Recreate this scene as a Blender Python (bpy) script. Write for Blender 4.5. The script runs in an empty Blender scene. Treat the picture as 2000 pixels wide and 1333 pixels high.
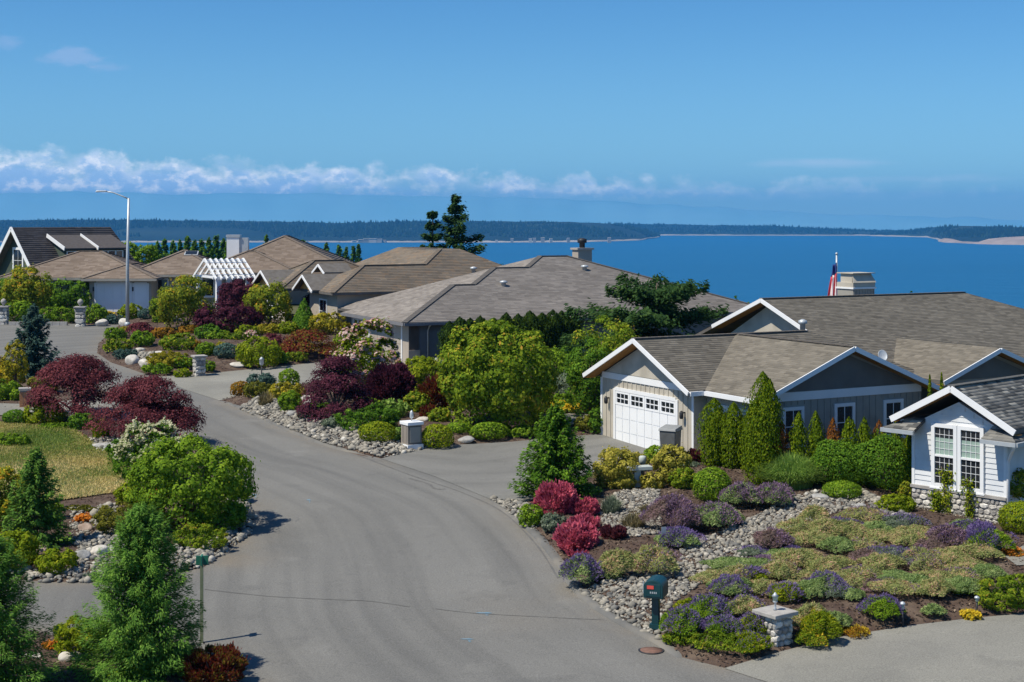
import bpy, math, random
import numpy as np
from mathutils import Vector
from mathutils.geometry import delaunay_2d_cdt

# ------------------------------------------------------------------ camera, sky, sun
FPX, CAMZ, SL, HY = 2900.0, 11.2, 0.042, 430.0     # focal length in photo pixels, eye height, slope of the street
S = bpy.context.scene
COL = S.collection
cam = bpy.data.cameras.new('camera'); camo = bpy.data.objects.new('camera', cam); COL.objects.link(camo)
camo.location = (0, 0, CAMZ); camo.rotation_euler = (math.pi / 2, 0, 0)
cam.sensor_width = 36; cam.lens = FPX / 2000 * 36; cam.shift_y = -(666.5 - HY) / 2000
cam.clip_start = 0.5; cam.clip_end = 120000
S.camera = camo

SUN_AZ = (-0.885, -0.465); SUN_EL = math.radians(57)
hl = math.hypot(*SUN_AZ)
sdir = Vector((SUN_AZ[0] / hl * math.cos(SUN_EL), SUN_AZ[1] / hl * math.cos(SUN_EL), math.sin(SUN_EL)))
sun = bpy.data.lights.new('sun', 'SUN'); sun.energy = 4.6; sun.angle = math.radians(0.5); sun.color = (1.0, 0.93, 0.79)
suno = bpy.data.objects.new('sun', sun); COL.objects.link(suno)
suno.rotation_euler = sdir.to_track_quat('Z', 'Y').to_euler()

W = bpy.data.worlds.new('World'); S.world = W; W.use_nodes = True
wt = W.node_tree; wt.nodes.clear()
def wn(t): return wt.nodes.new(t)
def wm(op, a, b=None, c=None, clamp=False):
    n = wn('ShaderNodeMath'); n.operation = op; n.use_clamp = clamp
    for i, v in enumerate((a, b, c)):
        if v is None: continue
        if isinstance(v, (int, float)): n.inputs[i].default_value = v
        else: wt.links.new(v, n.inputs[i])
    return n.outputs[0]
def wmix(f, a, b):
    n = wn('ShaderNodeMix'); n.data_type = 'RGBA'
    for sck, v in ((n.inputs[0], f), (n.inputs[6], a), (n.inputs[7], b)):
        if isinstance(v, (int, float)): sck.default_value = v
        elif isinstance(v, tuple): sck.default_value = (*v, 1)
        else: wt.links.new(v, sck)
    return n.outputs[2]
sky = wn('ShaderNodeTexSky'); sky.sky_type = 'NISHITA'; sky.sun_disc = False
sky.sun_elevation = SUN_EL; sky.sun_rotation = math.atan2(sdir.x, sdir.y)
sky.altitude = 100; sky.air_density = 1.0; sky.dust_density = 0.15; sky.ozone_density = 4.0
bg = wn('ShaderNodeBackground'); bg.inputs[1].default_value = 0.070
wo = wn('ShaderNodeOutputWorld'); wt.links.new(bg.outputs[0], wo.inputs[0])
tc = wn('ShaderNodeTexCoord'); sx = wn('ShaderNodeSeparateXYZ'); wt.links.new(tc.outputs['Generated'], sx.inputs[0])
az = wm('ARCTAN2', sx.outputs[0], sx.outputs[1]); el = wm('ARCSINE', sx.outputs[2])
def wnoise(ka, ke, scale, detail, rough=0.55, off=0.0):
    c = wn('ShaderNodeCombineXYZ')
    wt.links.new(wm('MULTIPLY', az, ka), c.inputs[0]); wt.links.new(wm('MULTIPLY', el, ke), c.inputs[1]); c.inputs[2].default_value = off
    n = wn('ShaderNodeTexNoise'); n.inputs['Scale'].default_value = scale; n.inputs['Detail'].default_value = detail
    n.inputs['Roughness'].default_value = rough; wt.links.new(c.outputs[0], n.inputs['Vector']); return n.outputs[0]
def wstep(x, a, b):
    n = wn('ShaderNodeMapRange'); n.interpolation_type = 'SMOOTHSTEP'; wt.links.new(x, n.inputs[0])
    n.inputs[1].default_value = a; n.inputs[2].default_value = b; return n.outputs[0]
# a low bank of cumulus over the far mountains, thinning to the right
top = wm('MAXIMUM', wm('SUBTRACT', 0.0315, wm('MULTIPLY', wm('MINIMUM', wm('MAXIMUM', az, -0.45), 0.45), 0.042)), 0.006)
n1 = wnoise(1.0, 1.25, 46, 8, 0.56)
n2 = wnoise(1.0, 1.5, 80, 6, 0.6, 3.1)
n3 = wnoise(1.0, 2.6, 26, 5, 0.55, 7.7)
edge = wm('ADD', wm('SUBTRACT', top, el), wm('MULTIPLY', wm('SUBTRACT', n1, 0.47), 0.050))
cm = wm('MULTIPLY', wstep(edge, -0.001, 0.011), wstep(el, 0.011, 0.022))
cm = wm('MULTIPLY', cm, wm('ADD', 0.25, wm('MULTIPLY', wstep(n3, 0.30, 0.56), 0.75)))
rim = wm('MULTIPLY', wm('SUBTRACT', 1.0, wstep(edge, 0.002, 0.018)), 0.75)
lit = wm('ADD', rim, wm('MULTIPLY', wstep(n2, 0.46, 0.64), 0.75), clamp=True)
fade = wm('SUBTRACT', 1.0, wm('MULTIPLY', wstep(az, -0.2, 0.32), 0.72))
cumul = wmix(lit, (5.0, 7.6, 11.6), (14.5, 14.6, 15.0))
skyc = sky.outputs[0]
tint = wn('ShaderNodeMix'); tint.data_type = 'RGBA'; tint.blend_type = 'MULTIPLY'; tint.inputs[0].default_value = 1
wt.links.new(skyc, tint.inputs[6]); tint.inputs[7].default_value = (0.52, 0.97, 1.32, 1); skyc = tint.outputs[2]
skyc = wmix(wm('MULTIPLY', wm('SUBTRACT', 1.0, wstep(el, 0.0, 0.16)), 0.30), skyc, (4.3, 7.7, 11.6))
c1 = wmix(wm('MULTIPLY', wm('MULTIPLY', cm, fade), 0.80), skyc, cumul)
def blob(a0, e0, ra, re, nz, amt, soft=0.9):
    da = wm('DIVIDE', wm('SUBTRACT', az, a0), ra); de = wm('DIVIDE', wm('SUBTRACT', el, e0), re)
    d = wm('SUBTRACT', 1.0, wm('SQRT', wm('ADD', wm('MULTIPLY', da, da), wm('MULTIPLY', de, de))))
    return wm('MULTIPLY', wstep(wm('ADD', d, wm('MULTIPLY', wm('SUBTRACT', nz, 0.5), 2.6)), 0.0, soft), amt)
n4 = wnoise(1.0, 2.6, 45, 6, 0.6, 1.7); n5 = wnoise(1.0, 7.0, 14, 5, 0.55, 5.2)
sm = wm('ADD', wm('ADD', blob(-0.290, 0.1050, 0.024, 0.0085, n4, 0.6), blob(-0.327, 0.1125, 0.014, 0.0045, n4, 0.45)), blob(-0.264, 0.0990, 0.018, 0.004, n4, 0.35), clamp=True)
c2 = wmix(sm, c1, (4.0, 6.0, 9.4))
ci = wm('ADD', blob(0.205, 0.0375, 0.06, 0.0055, n5, 0.4, 1.2), blob(0.275, 0.026, 0.075, 0.004, n5, 0.3, 1.2), clamp=True)
c3 = wmix(ci, c2, (8.0, 9.2, 11.6))
wt.links.new(c3, bg.inputs[0])

S.view_settings.view_transform = 'Standard'; S.view_settings.look = 'None'
S.view_settings.exposure = 0.30; S.view_settings.gamma = 1.0; S.view_settings.use_curve_mapping = False
S.render.engine = 'CYCLES'
S.cycles.use_denoising = True; S.cycles.max_bounces = 6; S.cycles.diffuse_bounces = 3; S.cycles.transmission_bounces = 3
S.cycles.volume_bounces = 0

# ------------------------------------------------------------------ helpers
def Yg(py): return CAMZ / ((py - HY) / FPX + SL)
def G(px, py):
    Y = Yg(py); return ((px - 1000) / FPX * Y, Y)
def at(px, py, Y): return Vector(((px - 1000) / FPX * Y, Y, CAMZ - (py - HY) / FPX * Y))

def props(o, label=None, cat=None, group=None, kind=None):
    if label: o['label'] = label
    if cat: o['category'] = cat
    if group: o['group'] = group
    if kind: o['kind'] = kind
    return o
def thing(name, label, cat, loc=(0, 0, 0), rz=0.0, group=None):
    o = bpy.data.objects.new(name, None); COL.objects.link(o); o.empty_display_size = 0.3
    o.location = loc; o.rotation_euler = (0, 0, rz)
    return props(o, label, cat, group)
def link(name, me, mat, parent=None, kind=None):
    if mat is not None and len(me.materials) == 0: me.materials.append(mat)
    o = bpy.data.objects.new(name, me); COL.objects.link(o)
    if parent is not None: o.parent = parent
    if kind: o['kind'] = kind
    return o
def fastmesh(name, V, Q, tint=None, smooth=False):
    V = np.asarray(V, np.float32); Q = np.asarray(Q, np.int32); k = Q.shape[1]
    me = bpy.data.meshes.new(name)
    me.vertices.add(len(V)); me.vertices.foreach_set('co', V.ravel())
    me.loops.add(Q.size); me.loops.foreach_set('vertex_index', Q.ravel())
    me.polygons.add(len(Q)); me.polygons.foreach_set('loop_start', np.arange(0, Q.size, k, dtype=np.int32))
    me.polygons.foreach_set('loop_total', np.full(len(Q), k, np.int32))
    if smooth: me.polygons.foreach_set('use_smooth', np.ones(len(Q), bool))
    if tint is not None:
        a = me.attributes.new('tint', 'FLOAT', 'POINT'); a.data.foreach_set('value', np.asarray(tint, np.float32))
    me.update(calc_edges=True); me.validate()
    return me

class MB:
    """collects shapes into one mesh"""
    def __init__(s): s.v = []; s.f = []; s.sm = []
    def add(s, vs, fs, smooth=False):
        o = len(s.v); s.v += [tuple(p) for p in vs]; s.f += [tuple(i + o for i in f) for f in fs]; s.sm += [smooth] * len(fs); return s
    def box(s, x0, x1, y0, y1, z0, z1):
        return s.add([(x0, y0, z0), (x1, y0, z0), (x1, y1, z0), (x0, y1, z0), (x0, y0, z1), (x1, y0, z1), (x1, y1, z1), (x0, y1, z1)],
                     [(3, 2, 1, 0), (4, 5, 6, 7), (0, 1, 5, 4), (1, 2, 6, 5), (2, 3, 7, 6), (3, 0, 4, 7)])
    def obox(s, c, er, eo, w, d, h):
        c = Vector(c); er = Vector(er) * w / 2; eo = Vector(eo) * d / 2; ez = Vector((0, 0, h / 2))
        P = [c + er * a + eo * b + ez * k for k in (-1, 1) for a, b in ((-1, -1), (1, -1), (1, 1), (-1, 1))]
        return s.add(P, [(3, 2, 1, 0), (4, 5, 6, 7), (0, 1, 5, 4), (1, 2, 6, 5), (2, 3, 7, 6), (3, 0, 4, 7)])
    def beam(s, p, q, w, h, up=(0, 0, 1)):
        p = Vector(p); q = Vector(q); d = (q - p).normalized(); sd = d.cross(Vector(up)).normalized() * w / 2; u = sd.cross(d).normalized() * h / 2
        P = [e + sd * a + u * b for e in (p, q) for a, b in ((-1, -1), (1, -1), (1, 1), (-1, 1))]
        return s.add(P, [(3, 2, 1, 0), (4, 5, 6, 7), (0, 1, 5, 4), (1, 2, 6, 5), (2, 3, 7, 6), (3, 0, 4, 7)])
    def tube(s, pts, rad, n=8, cap=True):
        pts = [Vector(p) for p in pts]; m = len(pts); base = len(s.v); vs = []; fs = []
        for i, p in enumerate(pts):
            d = (pts[min(i + 1, m - 1)] - pts[max(i - 1, 0)]).normalized()
            a = d.cross(Vector((0.31, 0.95, 0.05))); a = (a if a.length > 1e-3 else d.cross(Vector((1, 0, 0)))).normalized(); b = d.cross(a)
            r = rad[i] if isinstance(rad, (list, tuple)) else rad
            vs += [p + (a * math.cos(2 * math.pi * k / n) + b * math.sin(2 * math.pi * k / n)) * r for k in range(n)]
        for i in range(m - 1):
            for k in range(n):
                fs.append((i * n + k, i * n + (k + 1) % n, (i + 1) * n + (k + 1) % n, (i + 1) * n + k))
        if cap: fs += [tuple(range(n))[::-1], tuple((m - 1) * n + k for k in range(n))]
        return s.add(vs, fs, True)
    def lathe(s, prof, c=(0, 0, 0), n=12):
        vs = []; fs = []; m = len(prof)
        for r, z in prof: vs += [(c[0] + r * math.cos(2 * math.pi * k / n), c[1] + r * math.sin(2 * math.pi * k / n), c[2] + z) for k in range(n)]
        for i in range(m - 1):
            for k in range(n): fs.append((i * n + k, i * n + (k + 1) % n, (i + 1) * n + (k + 1) % n, (i + 1) * n + k))
        fs += [tuple(range(n))[::-1], tuple((m - 1) * n + k for k in range(n))]
        return s.add(vs, fs, True)
    def prism(s, poly, ext):
        """polygon (3D points) extruded by vector ext"""
        ext = Vector(ext); n = len(poly); P = [Vector(p) for p in poly]; P2 = [p + ext for p in P]
        return s.add(P + P2, [tuple(range(n))[::-1], tuple(range(n, 2 * n))] + [(i, (i + 1) % n, n + (i + 1) % n, n + i) for i in range(n)])
    def build(s, name, mat, parent=None, kind=None, bevel=0):
        me = bpy.data.meshes.new(name); me.from_pydata(s.v, [], s.f); me.update()
        if any(s.sm): me.polygons.foreach_set('use_smooth', s.sm)
        o = link(name, me, mat, parent, kind)
        if bevel:
            m = o.modifiers.new('bevel', 'BEVEL'); m.width = bevel; m.segments = 2; m.limit_method = 'ANGLE'
        return o

# ------------------------------------------------------------------ materials
def newmat(name):
    m = bpy.data.materials.new(name); m.use_nodes = True; nt = m.node_tree
    return m, nt, nt.nodes['Principled BSDF']
def rgb(c): return (*c, 1)
def pm(name, c1, c2=None, scale=6.0, rough=0.8, bump=0.0, bscale=None, metal=0.0, spec=0.3, stretch=None, c3=None, s3=1.0):
    m, nt, p = newmat(name); N = nt.nodes; L = nt.links
    p.inputs['Roughness'].default_value = rough; p.inputs['Metallic'].default_value = metal; p.inputs['Specular IOR Level'].default_value = spec
    if c2 is None: c2 = tuple(min(1, x * 1.12) for x in c1); 
    t = N.new('ShaderNodeTexCoord'); vec = t.outputs['Object']
    if stretch:
        mp = N.new('ShaderNodeMapping'); mp.inputs['Scale'].default_value = stretch; L.new(vec, mp.inputs[0]); vec = mp.outputs[0]
    nz = N.new('ShaderNodeTexNoise'); nz.inputs['Scale'].default_value = scale; nz.inputs['Detail'].default_value = 6; L.new(vec, nz.inputs['Vector'])
    mr = N.new('ShaderNodeMapRange'); mr.inputs[1].default_value = 0.32; mr.inputs[2].default_value = 0.68; L.new(nz.outputs[0], mr.inputs[0])
    mx = N.new('ShaderNodeMix'); mx.data_type = 'RGBA'; L.new(mr.outputs[0], mx.inputs[0]); mx.inputs[6].default_value = rgb(c1); mx.inputs[7].default_value = rgb(c2)
    out = mx.outputs[2]
    if c3:
        n3 = N.new('ShaderNodeTexNoise'); n3.inputs['Scale'].default_value = s3; n3.inputs['Detail'].default_value = 4; L.new(vec, n3.inputs['Vector'])
        m3 = N.new('ShaderNodeMapRange'); m3.inputs[1].default_value = 0.48; m3.inputs[2].default_value = 0.66; L.new(n3.outputs[0], m3.inputs[0])
        x3 = N.new('ShaderNodeMix'); x3.data_type = 'RGBA'; L.new(m3.outputs[0], x3.inputs[0]); L.new(out, x3.inputs[6]); x3.inputs[7].default_value = rgb(c3); out = x3.outputs[2]
    L.new(out, p.inputs['Base Color'])
    if bump:
        nb = N.new('ShaderNodeTexNoise'); nb.inputs['Scale'].default_value = bscale or scale * 4; nb.inputs['Detail'].default_value = 5; L.new(vec, nb.inputs['Vector'])
        b = N.new('ShaderNodeBump'); b.inputs['Strength'].default_value = bump; b.inputs['Distance'].default_value = 0.03; L.new(nb.outputs[0], b.inputs['Height']); L.new(b.outputs[0], p.inputs['Normal'])
    return m
def tintmat(name, stops, rough=0.75, trans=0.0, spec=0.2, noise=0.0, nscale=3.0):
    """colour varies from piece to piece by the mesh's own 'tint' value"""
    m, nt, p = newmat(name); N = nt.nodes; L = nt.links
    a = N.new('ShaderNodeAttribute'); a.attribute_name = 'tint'
    r = N.new('ShaderNodeValToRGB'); e = r.color_ramp.elements
    while len(e) < len(stops): e.new(0.5)
    for k, (pos, c) in enumerate(stops): e[k].position = pos; e[k].color = rgb(c)
    L.new(a.outputs['Fac'], r.inputs[0]); out = r.outputs[0]
    if noise:
        t = N.new('ShaderNodeTexCoord'); nz = N.new('ShaderNodeTexNoise'); nz.inputs['Scale'].default_value = nscale; nz.inputs['Detail'].default_value = 5; L.new(t.outputs['Object'], nz.inputs['Vector'])
        mr = N.new('ShaderNodeMapRange'); mr.inputs[1].default_value = 0.3; mr.inputs[2].default_value = 0.7; mr.inputs[3].default_value = 1 - noise; mr.inputs[4].default_value = 1 + noise; L.new(nz.outputs[0], mr.inputs[0])
        v = N.new('ShaderNodeVectorMath'); v.operation = 'SCALE'; L.new(out, v.inputs[0]); L.new(mr.outputs[0], v.inputs['Scale']); out = v.outputs[0]
    L.new(out, p.inputs['Base Color']); p.inputs['Roughness'].default_value = rough; p.inputs['Specular IOR Level'].default_value = spec
    if trans:
        tr = N.new('ShaderNodeBsdfTranslucent'); L.new(out, tr.inputs[0]); mx = N.new('ShaderNodeMixShader'); mx.inputs[0].default_value = trans
        L.new(p.outputs[0], mx.inputs[1]); L.new(tr.outputs[0], mx.inputs[2]); L.new(mx.outputs[0], N['Material Output'].inputs[0])
    return m

PAL = dict(
    green=[(0, (0.0768, 0.1551, 0.0128)), (.6, (0.1844, 0.3104, 0.0212)), (1, (0.3689, 0.4915, 0.0372))],
    lime=[(0, (0.1082, 0.1809, 0.0089)), (.6, (0.2344, 0.3015, 0.0149)), (1, (0.4329, 0.4372, 0.0261))],
    yellow=[(0, (0.144, 0.177, 0.0172)), (.5, (0.336, 0.295, 0.023)), (1, (0.6, 0.472, 0.046))],
    varieg=[(0, (0.144, 0.1558, 0.0207)), (.5, (0.3888, 0.354, 0.0517)), (1, (0.6624, 0.5664, 0.1242))],
    dark=[(0, (0.0492, 0.1205, 0.0133)), (.6, (0.1144, 0.2343, 0.0201)), (1, (0.2454, 0.4016, 0.0333))],
    spruce=[(0, (0.0568, 0.138, 0.0249)), (.6, (0.1244, 0.2483, 0.0414)), (1, (0.2843, 0.4414, 0.062))],
    hemlock=[(0, (0.0707, 0.1659, 0.0279)), (.6, (0.1593, 0.3181, 0.0498)), (1, (0.3539, 0.5532, 0.0854))],
    blue=[(0, (0.039, 0.0845, 0.065)), (.6, (0.0845, 0.1495, 0.1235)), (1, (0.169, 0.247, 0.208))],
    arbor=[(0, (0.0591, 0.1152, 0.0066)), (.6, (0.1479, 0.219, 0.0091)), (1, (0.2956, 0.3457, 0.0144))],
    hedge=[(0, (.020, .045, .008)), (.6, (.045, .085, .012)), (1, (.08, .13, .018))],
    fir=[(0, (0.0203, 0.054, 0.0192)), (.6, (0.054, 0.1148, 0.0312)), (1, (0.1148, 0.189, 0.048))],
    brown=[(0, (0.15, 0.0525, 0.013)), (.6, (0.3, 0.1125, 0.0234)), (1, (0.42, 0.195, 0.039))],
    maple=[(0, (0.0529, 0.0166, 0.0228)), (.6, (0.1416, 0.0359, 0.0457)), (1, (0.2831, 0.083, 0.0934))],
    purple=[(0, (0.0389, 0.0119, 0.0232)), (.6, (0.0907, 0.0238, 0.0425)), (1, (0.1944, 0.0554, 0.087))],
    redbar=[(0, (0.2183, 0.0406, 0.0705)), (.5, (0.5337, 0.0971, 0.1604)), (1, (1.0188, 0.2839, 0.3529))],
    redmix=[(0, (0.084, 0.0195, 0.012)), (.5, (0.21, 0.039, 0.025)), (.8, (0.14, 0.156, 0.02)), (1, (0.364, 0.195, 0.03))],
    olive=[(0, (0.084, 0.0956, 0.0152)), (.6, (0.1848, 0.1912, 0.0253)), (1, (0.336, 0.3027, 0.0506))],
    orange=[(0, (.14, .12, .015)), (.5, (.30, .17, .02)), (1, (.50, .22, .03))],
    yg=[(0, (0.0673, 0.1374, 0.011)), (.5, (0.1851, 0.2747, 0.0182)), (.85, (0.3704, 0.42, 0.0319)), (1, (0.6061, 0.3554, 0.0546))],
    gold=[(0, (0.0896, 0.1416, 0.0138)), (.5, (0.2153, 0.2655, 0.0207)), (.8, (0.3947, 0.3894, 0.0345)), (1, (0.61, 0.3186, 0.0345))],
    grey=[(0, (0.0875, 0.125, 0.084)), (.6, (0.1875, 0.2375, 0.156)), (1, (0.325, 0.3625, 0.264))],
    tan=[(0, (.13, .11, .05)), (.6, (.26, .22, .11)), (1, (.40, .34, .20))],
    heath=[(0, (0.1797, 0.2208, 0.0779)), (.5, (0.3596, 0.4076, 0.1399)), (.75, (0.5393, 0.4416, 0.2177)), (1, (0.7192, 0.4076, 0.3108))],
    heathg=[(0, (0.1242, 0.1976, 0.0673)), (.6, (0.264, 0.367, 0.1212)), (1, (0.4968, 0.5645, 0.2422))],
    heathp=[(0, (0.1232, 0.0978, 0.069)), (.6, (0.2464, 0.1759, 0.1552)), (1, (0.3872, 0.2346, 0.276))],
    grassg=[(0, (0.117, 0.2213, 0.0359)), (.6, (0.234, 0.3761, 0.0718)), (1, (0.468, 0.5974, 0.1615))],
    lav=[(0, (.13, .09, .22)), (.6, (.20, .14, .33)), (1, (.32, .25, .45))],
    lavold=[(0, (0.135, 0.085, 0.22)), (.6, (0.225, 0.136, 0.363)), (1, (0.39, 0.272, 0.495))],
    lavpink=[(0, (.18, .11, .19)), (.6, (.28, .18, .28)), (1, (.40, .28, .36))],
    lavpinkold=[(0, (0.189, 0.102, 0.23)), (.6, (0.3105, 0.17, 0.345)), (1, (0.459, 0.306, 0.437))],
    cream=[(0, (.40, .40, .22)), (1, (.72, .70, .48))],
    pink=[(0, (.52, .24, .24)), (.5, (.68, .46, .42)), (1, (.78, .66, .60))],
    white=[(0, (.55, .56, .52)), (1, (.80, .80, .76))],
    yflower=[(0, (.55, .38, .02)), (1, (.80, .60, .05))],
    oflower=[(0, (.55, .16, .02)), (1, (.75, .32, .05))],
    rflower=[(0, (.45, .05, .03)), (1, (.65, .12, .08))],
)
LM = {k: tintmat('leaf_' + k, v, rough=0.7, trans=0.42, spec=0.06) for k, v in PAL.items()}
M = dict(
    bark=pm('bark', (.09, .065, .045), (.16, .12, .09), 12, 0.9, 0.6),
    greybark=pm('grey_bark', (.13, .11, .09), (.24, .21, .18), 12, 0.9, 0.6),
    white=pm('white_paint', (.76, .77, .78), (.80, .81, .82), 2, 0.5),
    trim=pm('white_trim', (.74, .75, .76), (.80, .80, .80), 1.5, 0.5),
    doorwhite=pm('white_door_paint', (.78, .79, .80), (.82, .83, .84), 1, 0.4),
    beige=pm('beige_siding', (.44, .40, .33), (.49, .45, .38), 1.2, 0.75, 0.1, 20, c3=(.39, .355, .295), s3=1.4),
    taupe=pm('taupe_siding', (.30, .285, .25), (.34, .32, .28), 1.2, 0.75, 0.1, 20, c3=(.27, .25, .22), s3=1.4),
    darktaupe=pm('dark_taupe_gable', (.13, .125, .115), (.16, .15, .14), 1.5, 0.8, 0.1, 20),
    greysid=pm('grey_siding', (.15, .15, .16), (.18, .18, .19), 1.5, 0.8, 0.1, 20),
    tanwall=pm('tan_stucco', (.36, .31, .26), (.41, .36, .30), 1.0, 0.85, 0.2, 30),
    greendark=pm('dark_green_siding', (.055, .075, .055), (.07, .09, .065), 1.5, 0.8),
    wood=pm('bounce_lit_cedar', (.52, .26, .07), (.62, .34, .10), 4, 0.6, 0, stretch=(1, 8, 1)),  # cedar, its orange raised to stand in for light bounced off the ground
    glass=pm('window_glass', (.012, .015, .018), (.02, .024, .03), 1, 0.06, spec=0.6),
    blind=pm('pale_green_blind_glass', (.26, .36, .31), (.34, .44, .38), 1, 0.12, spec=0.6, stretch=(1, 1, 20)),
    bluegrey=pm('galvanised_metal', (.42, .45, .47), (.50, .53, .55), 4, 0.45, 0, metal=0.3),
    black=pm('black_metal', (.02, .02, .022), (.035, .035, .04), 6, 0.5),
    teal=pm('teal_painted_metal', (.003, .034, .042), (.005, .048, .056), 5, 0.38, spec=0.5),
    red=pm('red_enamel', (.62, .07, .05), (.68, .09, .07), 5, 0.4),
    bin=pm('grey_plastic', (.085, .09, .09), (.12, .125, .125), 4, 0.5),
    binlid=pm('pale_grey_plastic', (.22, .23, .23), (.28, .29, .29), 4, 0.5),
    signgreen=pm('sign_green', (.02, .14, .09), (.03, .17, .11), 5, 0.5),
    post=pm('olive_steel_post', (.16, .19, .11), (.22, .24, .15), 5, 0.6),
    capstone=pm('stone_cap', (.30, .28, .26), (.40, .38, .35), 5, 0.85, 0.3),
    mortar=pm('mortar', (.20, .19, .18), (.28, .27, .25), 10, 0.95, 0.4),
    brick=pm('orange_brick', (.38, .17, .08), (.48, .24, .12), 6, 0.9, 0.2),
    pedestal=pm('pale_utility_metal', (.40, .44, .42), (.46, .50, .48), 4, 0.5),
    asphroof=pm('roof_felt', (.10, .09, .08), (.14, .13, .12), 3, 0.95),
    clap=pm('pale_clapboard_paint', (.60, .62, .64), (.68, .69, .70), 1.2, 0.65, 0.1, 14, c3=(.56, .57, .57), s3=0.9),
    pierbrown=pm('dark_brown_boards', (.075, .062, .055), (.10, .084, .074), 3, 0.8),
    cloudhill=pm('hazy_mountain_rock', (.13, .31, .42), (.16, .34, .45), 0.001, 0.95),  # pale blue of distant haze is mixed into the rock colour
)
M.update({'cap_' + k: pm('ridge_cap_' + k, c, tuple(x * 1.35 for x in c), 5, 0.95) for k, c in dict(F=(.105, .092, .078), E=(.085, .078, .072), D=(.11, .09, .07), B=(.15, .12, .095), G=(.09, .088, .082), A=(.068, .061, .06)).items()})
SHI = dict(
    F=tintmat('shingle_tan', [(0, (.115, .103, .085)), (.5, (.155, .139, .114)), (1, (.203, .181, .148))], 0.95, noise=0.10, nscale=0.6),
    E=tintmat('shingle_grey', [(0, (.165, .147, .132)), (.5, (.210, .188, .170)), (1, (.258, .232, .208))], 0.95, noise=0.12, nscale=0.5),
    D=tintmat('shingle_rust', [(0, (.135, .112, .088)), (.55, (.175, .146, .115)), (.88, (.20, .145, .10)), (1, (.24, .195, .15))], 0.95, noise=0.16, nscale=0.5),
    B=tintmat('shingle_brown', [(0, (.16, .120, .092)), (.5, (.205, .160, .125)), (1, (.26, .205, .165))], 0.95, noise=0.10, nscale=0.3),
    G=tintmat('shingle_slate_mix', [(0, (.045, .046, .045)), (.4, (.13, .128, .12)), (.75, (.24, .23, .205)), (1, (.38, .36, .31))], 0.95, noise=0.15, nscale=0.9),
    A=tintmat('shingle_charcoal', [(0, (.062, .056, .057)), (1, (.105, .094, .092))], 0.95, noise=0.1, nscale=0.4),
)
ROCK = tintmat('rock', [(0, (.08, .08, .08)), (.3, (.17, .165, .15)), (.65, (.26, .24, .20)), (.9, (.36, .33, .275)), (1, (.50, .48, .43))], 0.9, noise=0.28, nscale=9)
REDROCK = pm('reddish_rock', (.26, .19, .15), (.40, .32, .27), 5, 0.95, 0.5)
GREYROCK = pm('grey_rock', (.24, .24, .23), (.40, .39, .37), 5, 0.95, 0.5)
PALEROCK = pm('pale_rock', (.42, .39, .34), (.58, .55, .50), 5, 0.95, 0.5)
STONEM = tintmat('wall_stone', [(0, (.22, .21, .20)), (.4, (.38, .36, .33)), (.8, (.54, .51, .46)), (1, (.62, .60, .56))], 0.9, noise=0.25, nscale=12)

# ------------------------------------------------------------------ ground, beds, roads
CX = [-4000, -60, 0, 12, 20, 30, 60, 4000]; CY = [150, 150, 128, 112, 98, 90, 84, 84]
def crest(x): return np.interp(x, CX, CY)
WATER = CAMZ - 80.0
def gz(x, y):
    c = crest(x); return np.where(y < c, SL * y, np.maximum(SL * c - 0.25 * (y - c), WATER - 8))
def grid_mesh(name, xs, ys, zf, mat, kind=None, smooth=True):
    X, Y = np.meshgrid(xs, ys); Z = zf(X, Y); nx, ny = len(xs), len(ys)
    V = np.stack([X, Y, Z], -1).reshape(-1, 3); i = np.arange(nx * ny).reshape(ny, nx)
    Q = np.stack([i[:-1, :-1], i[:-1, 1:], i[1:, 1:], i[1:, :-1]], -1).reshape(-1, 4)
    return link(name, fastmesh(name, V, Q, smooth=smooth), mat, kind=kind)
SOIL = pm('garden_mulch', (.055, .035, .026), (.095, .062, .046), 5, 0.95, 0.9, 22, c3=(.13, .095, .07), s3=1.3)
GROUNDM = pm('rough_ground', (.06, .07, .03), (.10, .10, .05), 0.6, 0.95, 0.6, 9)
xs = np.unique(np.concatenate([np.linspace(-3000, -80, 25), np.linspace(-80, 80, 81), np.linspace(80, 3000, 25)]))
ys = np.unique(np.concatenate([np.linspace(-60, 10, 8), np.linspace(10, 180, 86), np.linspace(180, 520, 40)]))
grid_mesh('ground', xs, ys, lambda x, y: gz(x, y) - 0.03, GROUNDM, 'structure')

def smooth_line(pts, n=6):
    P = [np.array(p, float) for p in pts]; out = []
    for i in range(len(P) - 1):
        p0, p1, p2, p3 = P[max(i - 1, 0)], P[i], P[i + 1], P[min(i + 2, len(P) - 1)]
        for k in range(n):
            t = k / n; out.append(0.5 * ((2 * p1) + (p2 - p0) * t + (2 * p0 - 5 * p1 + 4 * p2 - p3) * t * t + (3 * p1 - p0 - 3 * p2 + p3) * t ** 3))
    out.append(P[-1]); return [tuple(p) for p in out]
def inpoly(x, y, P):
    r = False; j = len(P) - 1
    for i in range(len(P)):
        xi, yi = P[i]; xj, yj = P[j]
        if (yi > y) != (yj > y) and x < (xj - xi) * (y - yi) / (yj - yi) + xi: r = not r
        j = i
    return r
def inpoly_np(X, Y, P):
    r = np.zeros(X.shape, bool); j = len(P) - 1
    for i in range(len(P)):
        xi, yi = P[i]; xj, yj = P[j]
        if yi != yj:
            r ^= ((yi > Y) != (yj > Y)) & (X < (xj - xi) * (Y - yi) / (yj - yi) + xi)
        j = i
    return r
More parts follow.
